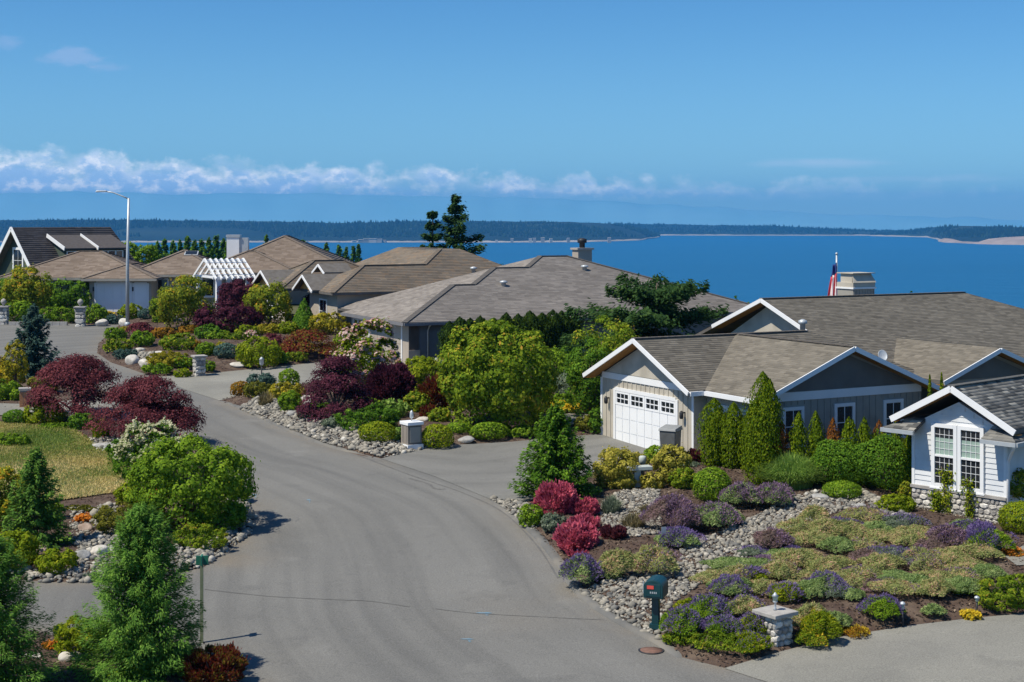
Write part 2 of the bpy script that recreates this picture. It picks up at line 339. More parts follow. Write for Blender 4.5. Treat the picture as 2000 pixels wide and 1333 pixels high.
def polydist(X, Y, P):
    d = np.full(np.shape(X), 1e9)
    for i in range(len(P)):
        ax, ay = P[i - 1]; bx, by = P[i]; dx, dy = bx - ax, by - ay; l2 = dx * dx + dy * dy + 1e-12
        t = np.clip(((X - ax) * dx + (Y - ay) * dy) / l2, 0, 1); d = np.minimum(d, np.hypot(X - ax - t * dx, Y - ay - t * dy))
    return d
def lump(X, Y): return 0.5 * np.sin(X * 1.3 + 1.7 * np.sin(Y * 0.7)) + 0.5 * np.sin(Y * 1.1 + 1.3 * np.sin(X * 0.9 + 2))
BEDS = []   # (polygon, base lift, mound)
def bedz(x, y):
    for P, lift, mound in BEDS:
        if inpoly(x, y, P):
            d = float(polydist(np.array(x), np.array(y), P)); s = min(d / 1.3, 1.0); s = s * s * (3 - 2 * s)
            return lift * min(d / 0.12, 1) + mound * s * (1 + 0.35 * float(lump(x, y)))
    return 0.0
def sheet(name, poly, mat, lift, mound=0.0, step=0.5, kind='structure', bed=False, edge=0.4):
    """a ground sheet inside polygon (world XY), lying `lift` above the ground, swelling by `mound` away from its edge"""
    P = []
    for i in range(len(poly)):
        a, b = np.array(poly[i]), np.array(poly[(i + 1) % len(poly)]); n = max(1, int(np.hypot(*(b - a)) / edge))
        P += [tuple(a + (b - a) * k / n) for k in range(n)]
    xs0, ys0 = zip(*P); gx = np.arange(min(xs0), max(xs0), step); gy = np.arange(min(ys0), max(ys0), step)
    X, Y = np.meshgrid(gx, gy); X = X.ravel() + np.random.RandomState(1).uniform(-.1, .1, X.size) * step; Y = Y.ravel()
    k = inpoly_np(X, Y, poly); X, Y = X[k], Y[k]; k = polydist(X, Y, poly) > step * 0.35; X, Y = X[k], Y[k]
    co = [Vector(p) for p in P] + [Vector((float(a), float(b))) for a, b in zip(X, Y)]
    nb = len(P); vs, es, fs, *_ = delaunay_2d_cdt(co, [(i, (i + 1) % nb) for i in range(nb)], [list(range(nb))], 1, 1e-5)
    v = np.array([(p.x, p.y) for p in vs]); d = polydist(v[:, 0], v[:, 1], poly); s = np.clip(d / 1.3, 0, 1); s = s * s * (3 - 2 * s)
    z = gz(v[:, 0], v[:, 1]) + lift * (np.clip(d / 0.12, 0, 1) if bed else 1) + mound * s * (1 + 0.35 * lump(v[:, 0], v[:, 1]))
    me = bpy.data.meshes.new(name); me.from_pydata(np.column_stack([v, z]).tolist(), [], [list(f) for f in fs]); me.update()
    me.polygons.foreach_set('use_smooth', [True] * len(me.polygons))
    if bed: BEDS.append((poly, lift, mound))
    return link(name, me, mat, kind=kind)
def px(pts, sm=0): 
    W_ = [G(*p) for p in pts]; return smooth_line(W_, sm) if sm else W_

# asphalt: aged grey, fine grain, long worn streaks that follow the wheel tracks
def asphalt(name, c1, c2, c3, stretch):
    m, nt, p = newmat(name); N = nt.nodes; L = nt.links; p.inputs['Roughness'].default_value = 0.9; p.inputs['Specular IOR Level'].default_value = 0.25
    t = N.new('ShaderNodeTexCoord')
    def nz(sc, det, vec): n = N.new('ShaderNodeTexNoise'); n.inputs['Scale'].default_value = sc; n.inputs['Detail'].default_value = det; L.new(vec, n.inputs['Vector']); return n.outputs[0]
    def rng(x, a, b, c, d): r = N.new('ShaderNodeMapRange'); r.inputs[1].default_value = a; r.inputs[2].default_value = b; r.inputs[3].default_value = c; r.inputs[4].default_value = d; L.new(x, r.inputs[0]); return r.outputs[0]
    def mixc(f, a, b):
        x = N.new('ShaderNodeMix'); x.data_type = 'RGBA'; L.new(f, x.inputs[0])
        for sck, v in ((x.inputs[6], a), (x.inputs[7], b)):
            if isinstance(v, tuple): sck.default_value = rgb(v)
            else: L.new(v, sck)
        return x.outputs[2]
    at_ = N.new('ShaderNodeAttribute'); at_.attribute_name = 'flow'; at_.attribute_type = 'GEOMETRY'
    mp = N.new('ShaderNodeMapping'); mp.inputs['Scale'].default_value = stretch; L.new(at_.outputs['Vector'], mp.inputs[0])
    base = mixc(rng(nz(0.25, 5, t.outputs['Object']), 0.3, 0.7, 0, 1), c1, c2)
    st = mixc(rng(nz(1.0, 4, mp.outputs[0]), 0.44, 0.70, 0, 0.75), base, c3)
    st = mixc(rng(nz(0.9, 6, t.outputs['Object']), 0.60, 0.74, 0, 0.45), st, c3)
    st = mixc(rng(nz(0.55, 8, t.outputs['Object']), 0.64, 0.76, 0, 0.5), st, tuple(x * 1.25 for x in c2))
    gm = N.new('ShaderNodeAttribute'); gm.attribute_name = 'grime'; gm.attribute_type = 'GEOMETRY'
    gn = N.new('ShaderNodeMath'); gn.operation = 'MULTIPLY'; L.new(gm.outputs['Fac'], gn.inputs[0]); L.new(rng(nz(0.8, 6, t.outputs['Object']), 0.34, 0.62, 0.15, 1), gn.inputs[1])
    st = mixc(gn.outputs[0], st, (.185, .158, .122))
    gr = rng(nz(30, 4, t.outputs['Object']), 0.25, 0.75, 0.70, 1.3)
    v = N.new('ShaderNodeVectorMath'); v.operation = 'SCALE'; L.new(st, v.inputs[0]); L.new(gr, v.inputs['Scale']); L.new(v.outputs[0], p.inputs['Base Color'])
    b = N.new('ShaderNodeBump'); b.inputs['Strength'].default_value = 0.35; b.inputs['Distance'].default_value = 0.01; L.new(nz(60, 2, t.outputs['Object']), b.inputs['Height']); L.new(b.outputs[0], p.inputs['Normal'])
    return m
ROADM = asphalt('aged_asphalt', (.148, .146, .137), (.178, .175, .163), (.112, .111, .106), (0.05, 1.15, 1))
DRIVEM = asphalt('driveway_asphalt', (.158, .156, .146), (.192, .189, .176), (.118, .117, .110), (0.12, 1.1, 1))
CONCM = asphalt('broomed_concrete', (.205, .200, .175), (.250, .243, .213), (.165, .161, .145), (0.3, 0.6, 1))
EDGEM = pm('asphalt_lip', (.105, .104, .10), (.15, .148, .14), 1.5, 0.95, 0.4, 30, c3=(.19, .175, .15), s3=0.6)

RE_PX = [(150, 640), (212, 652), (192, 672), (189, 690), (215, 708), (300, 737), (430, 782), (480, 803), (560, 840), (640, 872), (745, 897), (850, 932), (960, 977),
         (1040, 1042), (1085, 1095), (1130, 1160), (1200, 1212), (1270, 1248), (1330, 1285), (1440, 1320), (1560, 1360)]
RE = [G(*p) for p in RE_PX]
FLOWL = [G(*p) for p in RE_PX[4:]]
def add_flow(o, line=FLOWL):
    """per-vertex (distance along, distance from) the right-hand road edge, so wear runs along the road"""
    me = o.data; n = len(me.vertices); co = np.empty(n * 3, np.float32); me.vertices.foreach_get('co', co); co = co.reshape(-1, 3)
    best = np.full(n, 1e9); sbest = np.zeros(n); acc = 0.0
    sm = smooth_line(line, 8)
    for i in range(len(sm) - 1):
        ax, ay = sm[i]; bx, by = sm[i + 1]; dx, dy = bx - ax, by - ay; l2 = dx * dx + dy * dy + 1e-12
        t = np.clip(((co[:, 0] - ax) * dx + (co[:, 1] - ay) * dy) / l2, 0, 1); d = np.hypot(co[:, 0] - ax - t * dx, co[:, 1] - ay - t * dy)
        k = d < best; best[k] = d[k]; sbest[k] = acc + (t * math.sqrt(l2))[k]; acc += math.sqrt(l2)
    a = me.attributes.new('flow', 'FLOAT_VECTOR', 'POINT'); a.data.foreach_set('vector', np.column_stack([sbest, best, np.zeros(n)]).astype(np.float32).ravel())
road_poly = [(-34, 18), (16, 18)] + [(12, 27)] + [G(1560, 1350)] + [p for p in RE[::-1][1:-1]] + [G(150, 633), G(0, 628), G(-150, 632), (-60, 100), (-60, 60), (-40, 40)]
# the asphalt lies under every bed, so its sheet may run on beneath them
o = sheet('road', [(-60, 17), (24, 17), (24, 36), (10, 44), (12, 60), (-2, 68), (-10, 76), (-22, 92), (-26, 101.5), (-62, 102)], ROADM, 0.004, 0, 0.6); add_flow(o); ROAD_OB = o

LEFT_BED = px([(-260, 742), (-80, 738), (0, 730), (60, 722), (150, 738), (230, 775), (330, 835), (400, 880), (470, 965), (497, 1010), (493, 1040), (440, 1078), (400, 1108), (310, 1130), (200, 1138), (100, 1138), (0, 1131), (-300, 1120)])
MID_BED = px([(428, 783), (480, 804), (560, 841), (640, 873), (700, 890), (745, 897), (800, 880), (850, 872), (1000, 864), (1060, 858), (1130, 852), (1176, 850), (1190, 790), (1150, 700), (870, 690), (860, 716), (800, 722), (700, 731), (600, 749), (500, 766)])
ISLAND = px([(212, 652), (192, 672), (189, 690), (215, 708), (300, 737), (380, 733), (480, 723), (590, 712), (690, 700), (700, 640), (600, 618), (400, 614), (250, 622)])
FRONT = px([(960, 977), (1040, 1042), (1085, 1095), (1130, 1160), (1200, 1212), (1270, 1248), (1330, 1285), (1415, 1306), (1530, 1272), (1650, 1243), (1780, 1222), (1900, 1208), (2200, 1180), (2200, 1000), (1965, 1028), (1785, 992), (1785, 945), (1640, 900), (1500, 880), (1360, 888), (1290, 884), (1160, 922), (1020, 987)])
NEARBED = px([(-400, 1212), (-100, 1214), (60, 1232), (150, 1250), (260, 1245), (380, 1262), (450, 1300), (482, 1345), (482, 1420), (430, 1500), (-600, 1500)])
FARBED = px([(-140, 626), (0, 631), (145, 633), (205, 638), (215, 633), (300, 615), (300, 606), (-140, 604)])
sheet('garden_bed', LEFT_BED, SOIL, 0.07, 0.14, 0.6, bed=True)
sheet('garden_bed', MID_BED, SOIL, 0.07, 0.14, 0.6, bed=True)
sheet('garden_bed', ISLAND, SOIL, 0.07, 0.22, 0.7, bed=True)
sheet('garden_bed', FRONT, SOIL, 0.06, 0.22, 0.6, bed=True)
sheet('garden_bed', NEARBED, SOIL, 0.07, 0.12, 0.6, bed=True)
sheet('garden_bed', FARBED, SOIL, 0.07, 0.1, 0.7, bed=True)
o = sheet('driveway', px([(300, 737), (380, 733), (480, 723), (590, 712), (690, 700), (730, 690), (800, 700), (800, 722), (700, 731), (600, 749), (500, 766), (428, 783), (365, 763)]), CONCM, 0.016, 0, 0.8); add_flow(o)
o = sheet('driveway', px([(745, 897), (850, 932), (960, 977), (1020, 987), (1160, 922), (1290, 884), (1362, 898), (1362, 880), (1172, 846), (1130, 852), (1060, 858), (1000, 864), (850, 872), (800, 880)]), DRIVEM, 0.016, 0, 0.6); add_flow(o, [G(760, 905), G(950, 915), G(1100, 890), G(1250, 870)])
o = sheet('driveway', px([(1415, 1307), (1530, 1273), (1650, 1244), (1780, 1223), (1900, 1209), (2250, 1178), (2250, 1420), (1720, 1420), (1560, 1352), (1480, 1328)]), CONCM, 0.016, 0, 0.5); add_flow(o, [G(1400, 1340), G(1700, 1280), G(2100, 1240)])
co_ = np.array([v.co[:2] for v in ROAD_OB.data.vertices]); gr_ = np.zeros(len(co_))
for P in (LEFT_BED, MID_BED, FRONT, NEARBED, ISLAND): gr_ = np.maximum(gr_, .75 * np.exp(-polydist(co_[:, 0], co_[:, 1], P) / .38))
for (gx, gy), rad, am in [(G(440, 1092), 1.0, .9), (G(470, 1075), .8, .7), (G(1000, 1200), 1.6, .25), (G(760, 905), .9, .4)]: gr_ = np.maximum(gr_, am * np.exp(-((co_[:, 0] - gx) ** 2 + (co_[:, 1] - gy) ** 2) / rad ** 2))
a_ = ROAD_OB.data.attributes.new('grime', 'FLOAT', 'POINT'); a_.data.foreach_set('value', gr_.astype(np.float32))
LDRIVE = px([(-200, 797), (60, 798), (150, 790), (235, 779), (300, 817), (262, 836), (170, 829), (60, 820), (-200, 832)])
# left-hand drive and walk lie on the raised bed
def drape(name, poly, mat, lift, kind='structure', step=0.5):
    o = sheet(name, poly, mat, 0.0, 0, step); 
    for v in o.data.vertices: v.co.z += bedz(v.co.x, v.co.y) + lift
    return o
o = drape('driveway', LDRIVE, CONCM, 0.03); add_flow(o)
LAWNP = px([(-300, 838), (0, 838), (80, 842), (150, 857), (190, 880), (230, 915), (268, 950), (250, 972), (150, 988), (80, 1000), (-300, 1015)], 0)
LAWNM = pm('lawn', (.055, .10, .018), (.10, .14, .03), 1.2, 0.95, 0.8, 60, c3=(.38, .29, .12), s3=0.35)
drape('lawn', LAWNP, LAWNM, 0.05)
drape('walk', px([(1962, 1108), (2000, 1084), (2200, 1075), (2200, 1128), (1985, 1128)]), CONCM, 0.03)
drape('walk', px([(1085, 845), (1170, 838), (1150, 812), (1080, 822)]), CONCM, 0.03)

# rolled asphalt lip along the right-hand side of the road
def lip(a, b, w, hgt, name='kerb'):
    pts = smooth_line([G(*p) for p in RE_PX[a:b]], 10); V = []; Q = []
    prof = [(-1.0, 0.008), (-0.55, 0.03), (-0.15, hgt), (0.12, hgt * 0.9), (0.2, 0.0)]
    for i, p in enumerate(pts):
        q = np.array(pts[min(i + 1, len(pts) - 1)]) - np.array(pts[max(i - 1, 0)]); q /= np.hypot(*q) + 1e-9; nrm = np.array([q[1], -q[0]])
        fade_ = min(1, i / 8, (len(pts) - 1 - i) / 8)
        for s, z in prof: 
            x, y = np.array(p) + nrm * s * w * 1.0; V.append((x, y, float(gz(x, y)) + .006 + (z - .006) * fade_ - (.004 if s > .15 else 0)))
    k = len(prof)
    for i in range(len(pts) - 1):
        for j in range(k - 1): Q.append((i * k + j, i * k + j + 1, (i + 1) * k + j + 1, (i + 1) * k + j))
    return link(name, fastmesh(name, V, Q, smooth=True), EDGEM, kind='structure')
lip(6, 11, 0.45, 0.07); lip(12, 19, 0.5, 0.08)

# water, far shores, mountains
def watermat():
    m, nt, p = newmat('sound_water'); N = nt.nodes; L = nt.links
    p.inputs['Base Color'].default_value = (.010, .075, .135, 1); p.inputs['Roughness'].default_value = 0.35; p.inputs['Specular IOR Level'].default_value = 0.22
    t = N.new('ShaderNodeTexCoord'); n = N.new('ShaderNodeTexNoise'); n.inputs['Scale'].default_value = 0.02; n.inputs['Detail'].default_value = 8; n.inputs['Roughness'].default_value = 0.7
    L.new(t.outputs['Object'], n.inputs['Vector']); b = N.new('ShaderNodeBump'); b.inputs['Strength'].default_value = 0.7; b.inputs['Distance'].default_value = 6; L.new(n.outputs[0], b.inputs['Height']); L.new(b.outputs[0], p.inputs['Normal'])
    mp = N.new('ShaderNodeMapping'); mp.inputs['Scale'].default_value = (0.0004, 0.0045, 1); L.new(t.outputs['Object'], mp.inputs[0])
    n2 = N.new('ShaderNodeTexNoise'); n2.inputs['Scale'].default_value = 1; n2.inputs['Detail'].default_value = 4; L.new(mp.outputs[0], n2.inputs['Vector'])
    mx = N.new('ShaderNodeMix'); mx.data_type = 'RGBA'; L.new(n2.outputs[0], mx.inputs[0]); mx.inputs[6].default_value = (.003, .072, .165, 1); mx.inputs[7].default_value = (.007, .108, .245, 1); L.new(mx.outputs[2], p.inputs['Base Color'])
    return m
grid_mesh('water', np.linspace(-16500, 16500, 13), np.array([120, 600, 3000, 9000, 14300.]), lambda x, y: np.full(x.shape, WATER), watermat(), 'structure')

FORESTM = pm('far_woodland', (.003, .013, .010), (.007, .022, .015), 0.006, 0.95, 0, c3=(.016, .032, .022), s3=0.0016)
FARTREE = tintmat('far_tree', [(0, (.001, .007, .006)), (.7, (.004, .017, .011)), (1, (.015, .034, .022))], 0.9)
BEACHM = pm('pale_beach', (.20, .19, .17), (.34, .31, .27), 0.004, 0.95)
def hill(name, pxs, top, shore, back, bluff, seed, trees):
    """rows of points from shore to ridge to the lee side, for columns at the given photo directions"""
    rs = np.random.RandomState(seed); rows = 14; V = []; n = len(pxs)
    for x, ty, sy in zip(pxs, top, shore):
        D = (CAMZ - WATER) * FPX / (sy - HY); Rg = D + back
        zr = CAMZ - (ty - HY) / FPX * Rg; 
        for j in range(rows):
            f = j / (rows - 4)
            if f <= 1: d = D + back * f; z = WATER - 1 + (zr - WATER) * (f ** 0.75) * (1 if j == 0 else 1 + rs.uniform(-.05, .05) * (f < 0.95)) + (bluff if j > 0 else 0) * (1 - f)
            else: d = D + back * f * 1.4; z = zr - (f - 1) * 3 * (zr - WATER + 5)
            V.append(((x - 1000) / FPX * d, d, z))
    i = np.arange(n * rows).reshape(n, rows)
    Q = np.stack([i[:-1, :-1], i[1:, :-1], i[1:, 1:], i[:-1, 1:]], -1).reshape(-1, 4)
    V = np.array(V); link(name, fastmesh(name, V, Q, smooth=True), FORESTM, kind='structure')
    # woodland: many small crowns joined into one mass
    Vg = V.reshape(n, rows, 3); a = rs.uniform(0, n - 1.001, trees); b = rs.beta(1.0, 1.0, trees) * (rows - 5 - 1.2) + 1.2
    ia, ib = a.astype(int), b.astype(int); fa, fb = (a - ia)[:, None], (b - ib)[:, None]
    C = (Vg[ia, ib] * (1 - fa) + Vg[ia + 1, ib] * fa) * (1 - fb) + (Vg[ia, ib + 1] * (1 - fa) + Vg[ia + 1, ib + 1] * fa) * fb
    clearing = (np.sin(C[:, 0] * 0.004) + np.sin(C[:, 0] * 0.0017 + 2 + C[:, 1] * 0.006)) > 1.35
    C = C[~clearing]; k = len(C); hh = rs.uniform(8, 19, k) * (0.7 + 0.3 * np.sin(C[:, 0] * 0.003) ** 2); rr = hh * rs.uniform(0.28, 0.5, k)
    ang = np.arange(5) * 2 * math.pi / 5
    ring = np.stack([np.cos(ang), np.sin(ang)], -1)
    B = np.concatenate([C[:, None, :2] + ring[None] * rr[:, None, None], np.repeat((C[:, 2] - 2)[:, None, None], 5, 1)], -1)
    T = C + np.stack([np.zeros(k), np.zeros(k), hh], -1)
    VV = np.concatenate([B, T[:, None]], 1).reshape(-1, 3); o6 = np.arange(k)[:, None, None] * 6
    tri = np.array([(j, (j + 1) % 5, 5) for j in range(5)])[None] + o6
    link('far_forest', fastmesh('far_forest', VV, tri.reshape(-1, 3), np.repeat(rs.rand(k), 6)), FARTREE, kind='stuff')
    # beach strip
    bv = []; 
    for c in range(n):
        p0 = Vg[c, 0]; p1 = Vg[c, 1]; q = p0 + (p0 - np.array([0, 0, 0])) * -0.004
        bv += [(q[0], q[1], WATER + 0.3), (p0[0], p0[1], WATER + 4 + rs.uniform(0, 3)), (p1[0], p1[1], WATER + 4.2)]
    j = np.arange(n * 3).reshape(n, 3); bq = np.stack([j[:-1, :-1], j[1:, :-1], j[1:, 1:], j[:-1, 1:]], -1).reshape(-1, 4)
    link('beach', fastmesh('beach', bv, bq), BEACHM, kind='structure')
xs_ = np.arange(-500, 1296, 12.0)
hill('hills', xs_, np.interp(xs_, [-500, 0, 200, 400, 600, 660, 800, 950, 1100, 1200, 1260, 1296], [430, 430, 429, 431, 433, 436, 432, 432, 433, 437, 449, 461]) + np.random.RandomState(3).uniform(-.6, .6, len(xs_)),
     np.interp(xs_, [-500, 600, 1000, 1150, 1250, 1296], [474, 474, 474, 473, 470, 463]), 800, 4, 5, 9000)
xs_ = np.arange(1120, 2500, 12.0)
hill('hills', xs_, np.interp(xs_, [1120, 1300, 1400, 1500, 1600, 1700, 1800, 2500], [436, 438, 440, 441, 446, 449, 451, 452]) + np.random.RandomState(4).uniform(-.5, .5, len(xs_)),
     np.interp(xs_, [1120, 1300, 1830, 2500], [460, 460.5, 461, 462]), 900, 3, 6, 5000)
xs_ = np.arange(1700, 2500, 10.0)
hill('hills', xs_, np.interp(xs_, [1700, 1780, 1830, 1880, 1930, 2000, 2500], [459, 449, 443, 441, 442, 444, 444]),
     np.interp(xs_, [1700, 1810, 1850, 1940, 2000, 2500], [461.5, 464, 473, 477, 478.5, 480]), 700, 8, 7, 3500)
# bare sandy bluff on the right-hand headland
def bluff(pts, hgt):
    V = []; 
    for x, sy, hh in pts:
        D = (CAMZ - WATER) * FPX / (sy - HY) - 30; e = at(x, sy, D); V += [(e.x, e.y, WATER - 1), (e.x * 1.01, e.y * 1.01, WATER + hh * 0.6), (e.x * 1.03, e.y * 1.03, WATER + hh)]
    n = len(pts); j = np.arange(n * 3).reshape(n, 3)
    link('bluff', fastmesh('bluff', V, np.stack([j[:-1, :-1], j[1:, :-1], j[1:, 1:], j[:-1, 1:]], -1).reshape(-1, 4), smooth=True), pm('bluff_sand', (.24, .19, .155), (.36, .29, .24), 0.012, 0.95), kind='structure')
bluff([(1832, 472, 3), (1845, 474, 14), (1860, 474.5, 12), (1880, 475.5, 4), (1910, 477, 5), (1930, 477.5, 16), (1960, 478, 22), (2000, 478.5, 26), (2060, 479, 18), (2160, 479.5, 6)], 1)
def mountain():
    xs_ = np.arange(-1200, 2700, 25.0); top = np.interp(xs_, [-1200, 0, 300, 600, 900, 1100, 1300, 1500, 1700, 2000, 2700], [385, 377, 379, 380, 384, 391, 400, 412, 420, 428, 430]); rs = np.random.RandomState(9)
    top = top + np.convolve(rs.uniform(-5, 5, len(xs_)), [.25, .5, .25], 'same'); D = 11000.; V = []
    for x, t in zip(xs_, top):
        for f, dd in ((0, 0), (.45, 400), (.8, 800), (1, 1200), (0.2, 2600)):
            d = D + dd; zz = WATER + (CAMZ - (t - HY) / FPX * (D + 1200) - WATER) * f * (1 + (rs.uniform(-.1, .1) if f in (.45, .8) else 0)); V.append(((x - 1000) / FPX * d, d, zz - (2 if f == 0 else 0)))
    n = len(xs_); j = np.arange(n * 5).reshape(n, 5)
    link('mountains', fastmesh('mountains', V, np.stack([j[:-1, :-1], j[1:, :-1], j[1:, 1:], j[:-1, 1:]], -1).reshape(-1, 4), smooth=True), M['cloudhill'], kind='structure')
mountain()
# the air: one closed box of even, pale blue haze round the whole place
hz, nt, p = newmat('sea_haze'); nt.nodes.remove(p); pv = nt.nodes.new('ShaderNodeVolumePrincipled')
pv.inputs['Color'].default_value = (.06, .42, 1.0, 1); pv.inputs['Density'].default_value = 7.5e-5; pv.inputs['Anisotropy'].default_value = 0.0
nt.links.new(pv.outputs[0], nt.nodes['Material Output'].inputs['Volume'])
MB().box(-17000, 17000, -3000, 14600, WATER - 10, 262).build('haze', hz, kind='stuff')

# ------------------------------------------------------------------ houses
TH = math.atan2(0.48, 0.877)
EOUT = {'-a': ((0, -1, 0), (-1, 0, 0)), '-b': ((1, 0, 0), (0, -1, 0)), '+a': ((0, 1, 0), (1, 0, 0))}
def vadd(*vs): return Vector([sum(c) for c in zip(*vs)])
def sc(v, k): return (v[0] * k, v[1] * k, v[2] * k)
def window(par, c, face, w, h, nx=2, ny=2, fw=0.09, fmat='trim', gmat='glass', deep=0.05, sill=True, name='window'):
    """frame (the part) with panes and glazing bars under it; c = centre of the opening on the wall face"""
    er, eo = EOUT[face]; m = MB()
    for s in (-1, 1): m.obox(vadd(c, sc(er, s * (w / 2 + fw / 2)), sc(eo, deep / 2)), er, eo, fw, deep, h + 2 * fw)
    for s in (-1, 1): m.obox(vadd(c, (0, 0, s * (h / 2 + fw / 2)), sc(eo, deep / 2 + 0.002)), er, eo, w, deep + 0.004, fw)
    f = m.build(name, M[fmat], par)
    for i in range(nx):
        for j in range(ny):
            MB().obox(vadd(c, sc(er, -w / 2 + w * (i + .5) / nx), (0, 0, -h / 2 + h * (j + .5) / ny), sc(eo, 0.012)), er, eo, w / nx - 0.03, 0.016, h / ny - 0.03).build('pane', M[gmat] if not isinstance(gmat, list) else M[gmat[j]], f)
    m = MB()
    m.obox(vadd(c, sc(eo, 0.004)), er, eo, w, 0.004, h)
    for i in range(1, nx): m.obox(vadd(c, sc(er, -w / 2 + w * i / nx), sc(eo, 0.018)), er, eo, 0.03, 0.02, h)
    for j in range(1, ny): m.obox(vadd(c, (0, 0, -h / 2 + h * j / ny), sc(eo, 0.020)), er, eo, w, 0.02, 0.03)
    m.build('glazing_bar', M[fmat], f)
    if sill:
        MB().obox(vadd(c, (0, 0, -h / 2 - fw - 0.025), sc(eo, 0.05)), er, eo, w + 2 * fw + 0.08, 0.11, 0.05).build('sill', M[fmat], f)
    return f

def shingles(par, polys, mat, tab=0.32, row=0.15, lift=0.022, seed=0, name='shingles'):
    rs = np.random.RandomState(seed); V = []; Q = []; T = []
    for poly in polys:
        P = np.array(poly, float); nr = np.zeros(3)
        for i in range(len(P)): nr += np.cross(P[i - 1], P[i])
        nr /= np.linalg.norm(nr); nr *= np.sign(nr[2])
        e1 = np.cross((0, 0, 1), nr); 
        if np.linalg.norm(e1) < 1e-6: continue
        e1 /= np.linalg.norm(e1); e2 = np.cross(nr, e1); o = P[0]
        q = np.stack([(P - o) @ e1, (P - o) @ e2], -1); y0, y1 = q[:, 1].min(), q[:, 1].max()
        def span(y):
            xs = []
            for i in range(len(q)):
                a, b = q[i - 1], q[i]
                if (a[1] - y) * (b[1] - y) <= 0 and abs(a[1] - b[1]) > 1e-9: xs.append(a[0] + (b[0] - a[0]) * (y - a[1]) / (b[1] - a[1]))
            return (min(xs), max(xs)) if len(xs) > 1 else None
        nrow = max(1, int(round((y1 - y0) / row))); hgt = (y1 - y0) / nrow
        for k in range(nrow):
            ya, yb = y0 + k * hgt, y0 + (k + 1) * hgt; sa, sb = span(ya + 1e-4), span(yb - 1e-4)
            if not sa or not sb: continue
            x = min(sa[0], sb[0]) - rs.uniform(0, tab); end = max(sa[1], sb[1]); rowt = rs.uniform(-.02, .02)
            while x < end:
                w = tab * rs.uniform(0.6, 1.35); x2 = x + w
                A, B_ = np.clip((x, x2), *sa); C, D = np.clip((x, x2), *sb)
                if B_ - A > 0.02 or D - C > 0.02:
                    l = lift * rs.uniform(0.7, 1.5)
                    pts = [(A, ya, l), (B_, ya, l), (D, yb + 0.01, 0.006), (C, yb + 0.01, 0.006), (A, ya, 0.0), (B_, ya, 0.0)]
                    n0 = len(V); V += [o + e1 * a + e2 * b + nr * c for a, b, c in pts]; Q += [(n0, n0 + 1, n0 + 2, n0 + 3), (n0 + 4, n0 + 5, n0 + 1, n0)]
                    T += [float(np.clip(rs.beta(2, 2) + rowt, 0, 1))] * 6
                x = x2
    return link(name, fastmesh(name, V, Q, T), mat, par, 'stuff')
def roof(par, polys, key, tab=0.32, row=0.15, seed=0, thick=0.14, ridges=(), capw=0.26, lift=0.012):
    lift = min(lift, 0.014)
    m = MB()
    for p in polys: m.prism([(x, y, z) for x, y, z in p], (0, 0, -thick))
    r = m.build('roof', M['asphroof'], par)
    shingles(r, [[(x, y, z + 0.004) for x, y, z in p] for p in polys], SHI[key], tab, row, lift, seed)
    if ridges:
        m = MB(); rs = random.Random(seed)
        for a, b in ridges:
            a, b = Vector(a), Vector(b); n = max(1, int((b - a).length / 0.3))
            for k in range(n):
                m.beam(a.lerp(b, k / n) + Vector((0, 0, 0.03)), a.lerp(b, (k + 1.1) / n) + Vector((0, 0, 0.022)), capw, 0.035)
        o = m.build('ridge_cap', M['cap_' + key], r, 'stuff')
    return r
def hip(a0, a1, b0, b1, ze, pitch):
    """polys and ridge lines of a hip roof over a rectangle; ridge along the longer side"""
    if a1 - a0 >= b1 - b0:
        q = (b1 - b0) / 2; zr = ze + q * pitch; m = (b0 + b1) / 2; R1, R2 = (a0 + q, m, zr), (a1 - q, m, zr)
        if a1 - a0 - 2 * q < 0.02: R2 = (a0 + q + 0.02, m, zr)
        A, B, C, D = (a0, b0, ze), (a1, b0, ze), (a1, b1, ze), (a0, b1, ze)
        return [[A, B, R2, R1], [B, C, R2], [C, D, R1, R2], [D, A, R1]], [(A, R1), (B, R2), (C, R2), (D, R1), (R1, R2)]
    q = (a1 - a0) / 2; zr = ze + q * pitch; m = (a0 + a1) / 2; R1, R2 = (m, b0 + q, zr), (m, b1 - q, zr)
    A, B, C, D = (a0, b0, ze), (a1, b0, ze), (a1, b1, ze), (a0, b1, ze)
    return [[A, B, R1], [B, C, R2, R1], [C, D, R2], [D, A, R1, R2]], [(A, R1), (B, R1), (C, R2), (D, R2), (R1, R2)]
def gutter(par, pts, mat='trim', w=0.12, h=0.16, dz=-0.09, name='gutter'):
    for a, b in zip(pts[:-1], pts[1:]):
        m = MB(); m.beam(Vector(a) + Vector((0, 0, dz)), Vector(b) + Vector((0, 0, dz)), w, h); m.build(name, M[mat], par)
def vent(par, p, name='roof_vent', r=0.13, h=0.22, mat='bluegrey'):
    MB().lathe([(r * .7, -0.1), (r * .7, h * .5), (r * 1.2, h * .55), (r * 1.1, h * .85), (r * .3, h)], p, 10).build(name, M[mat], par)
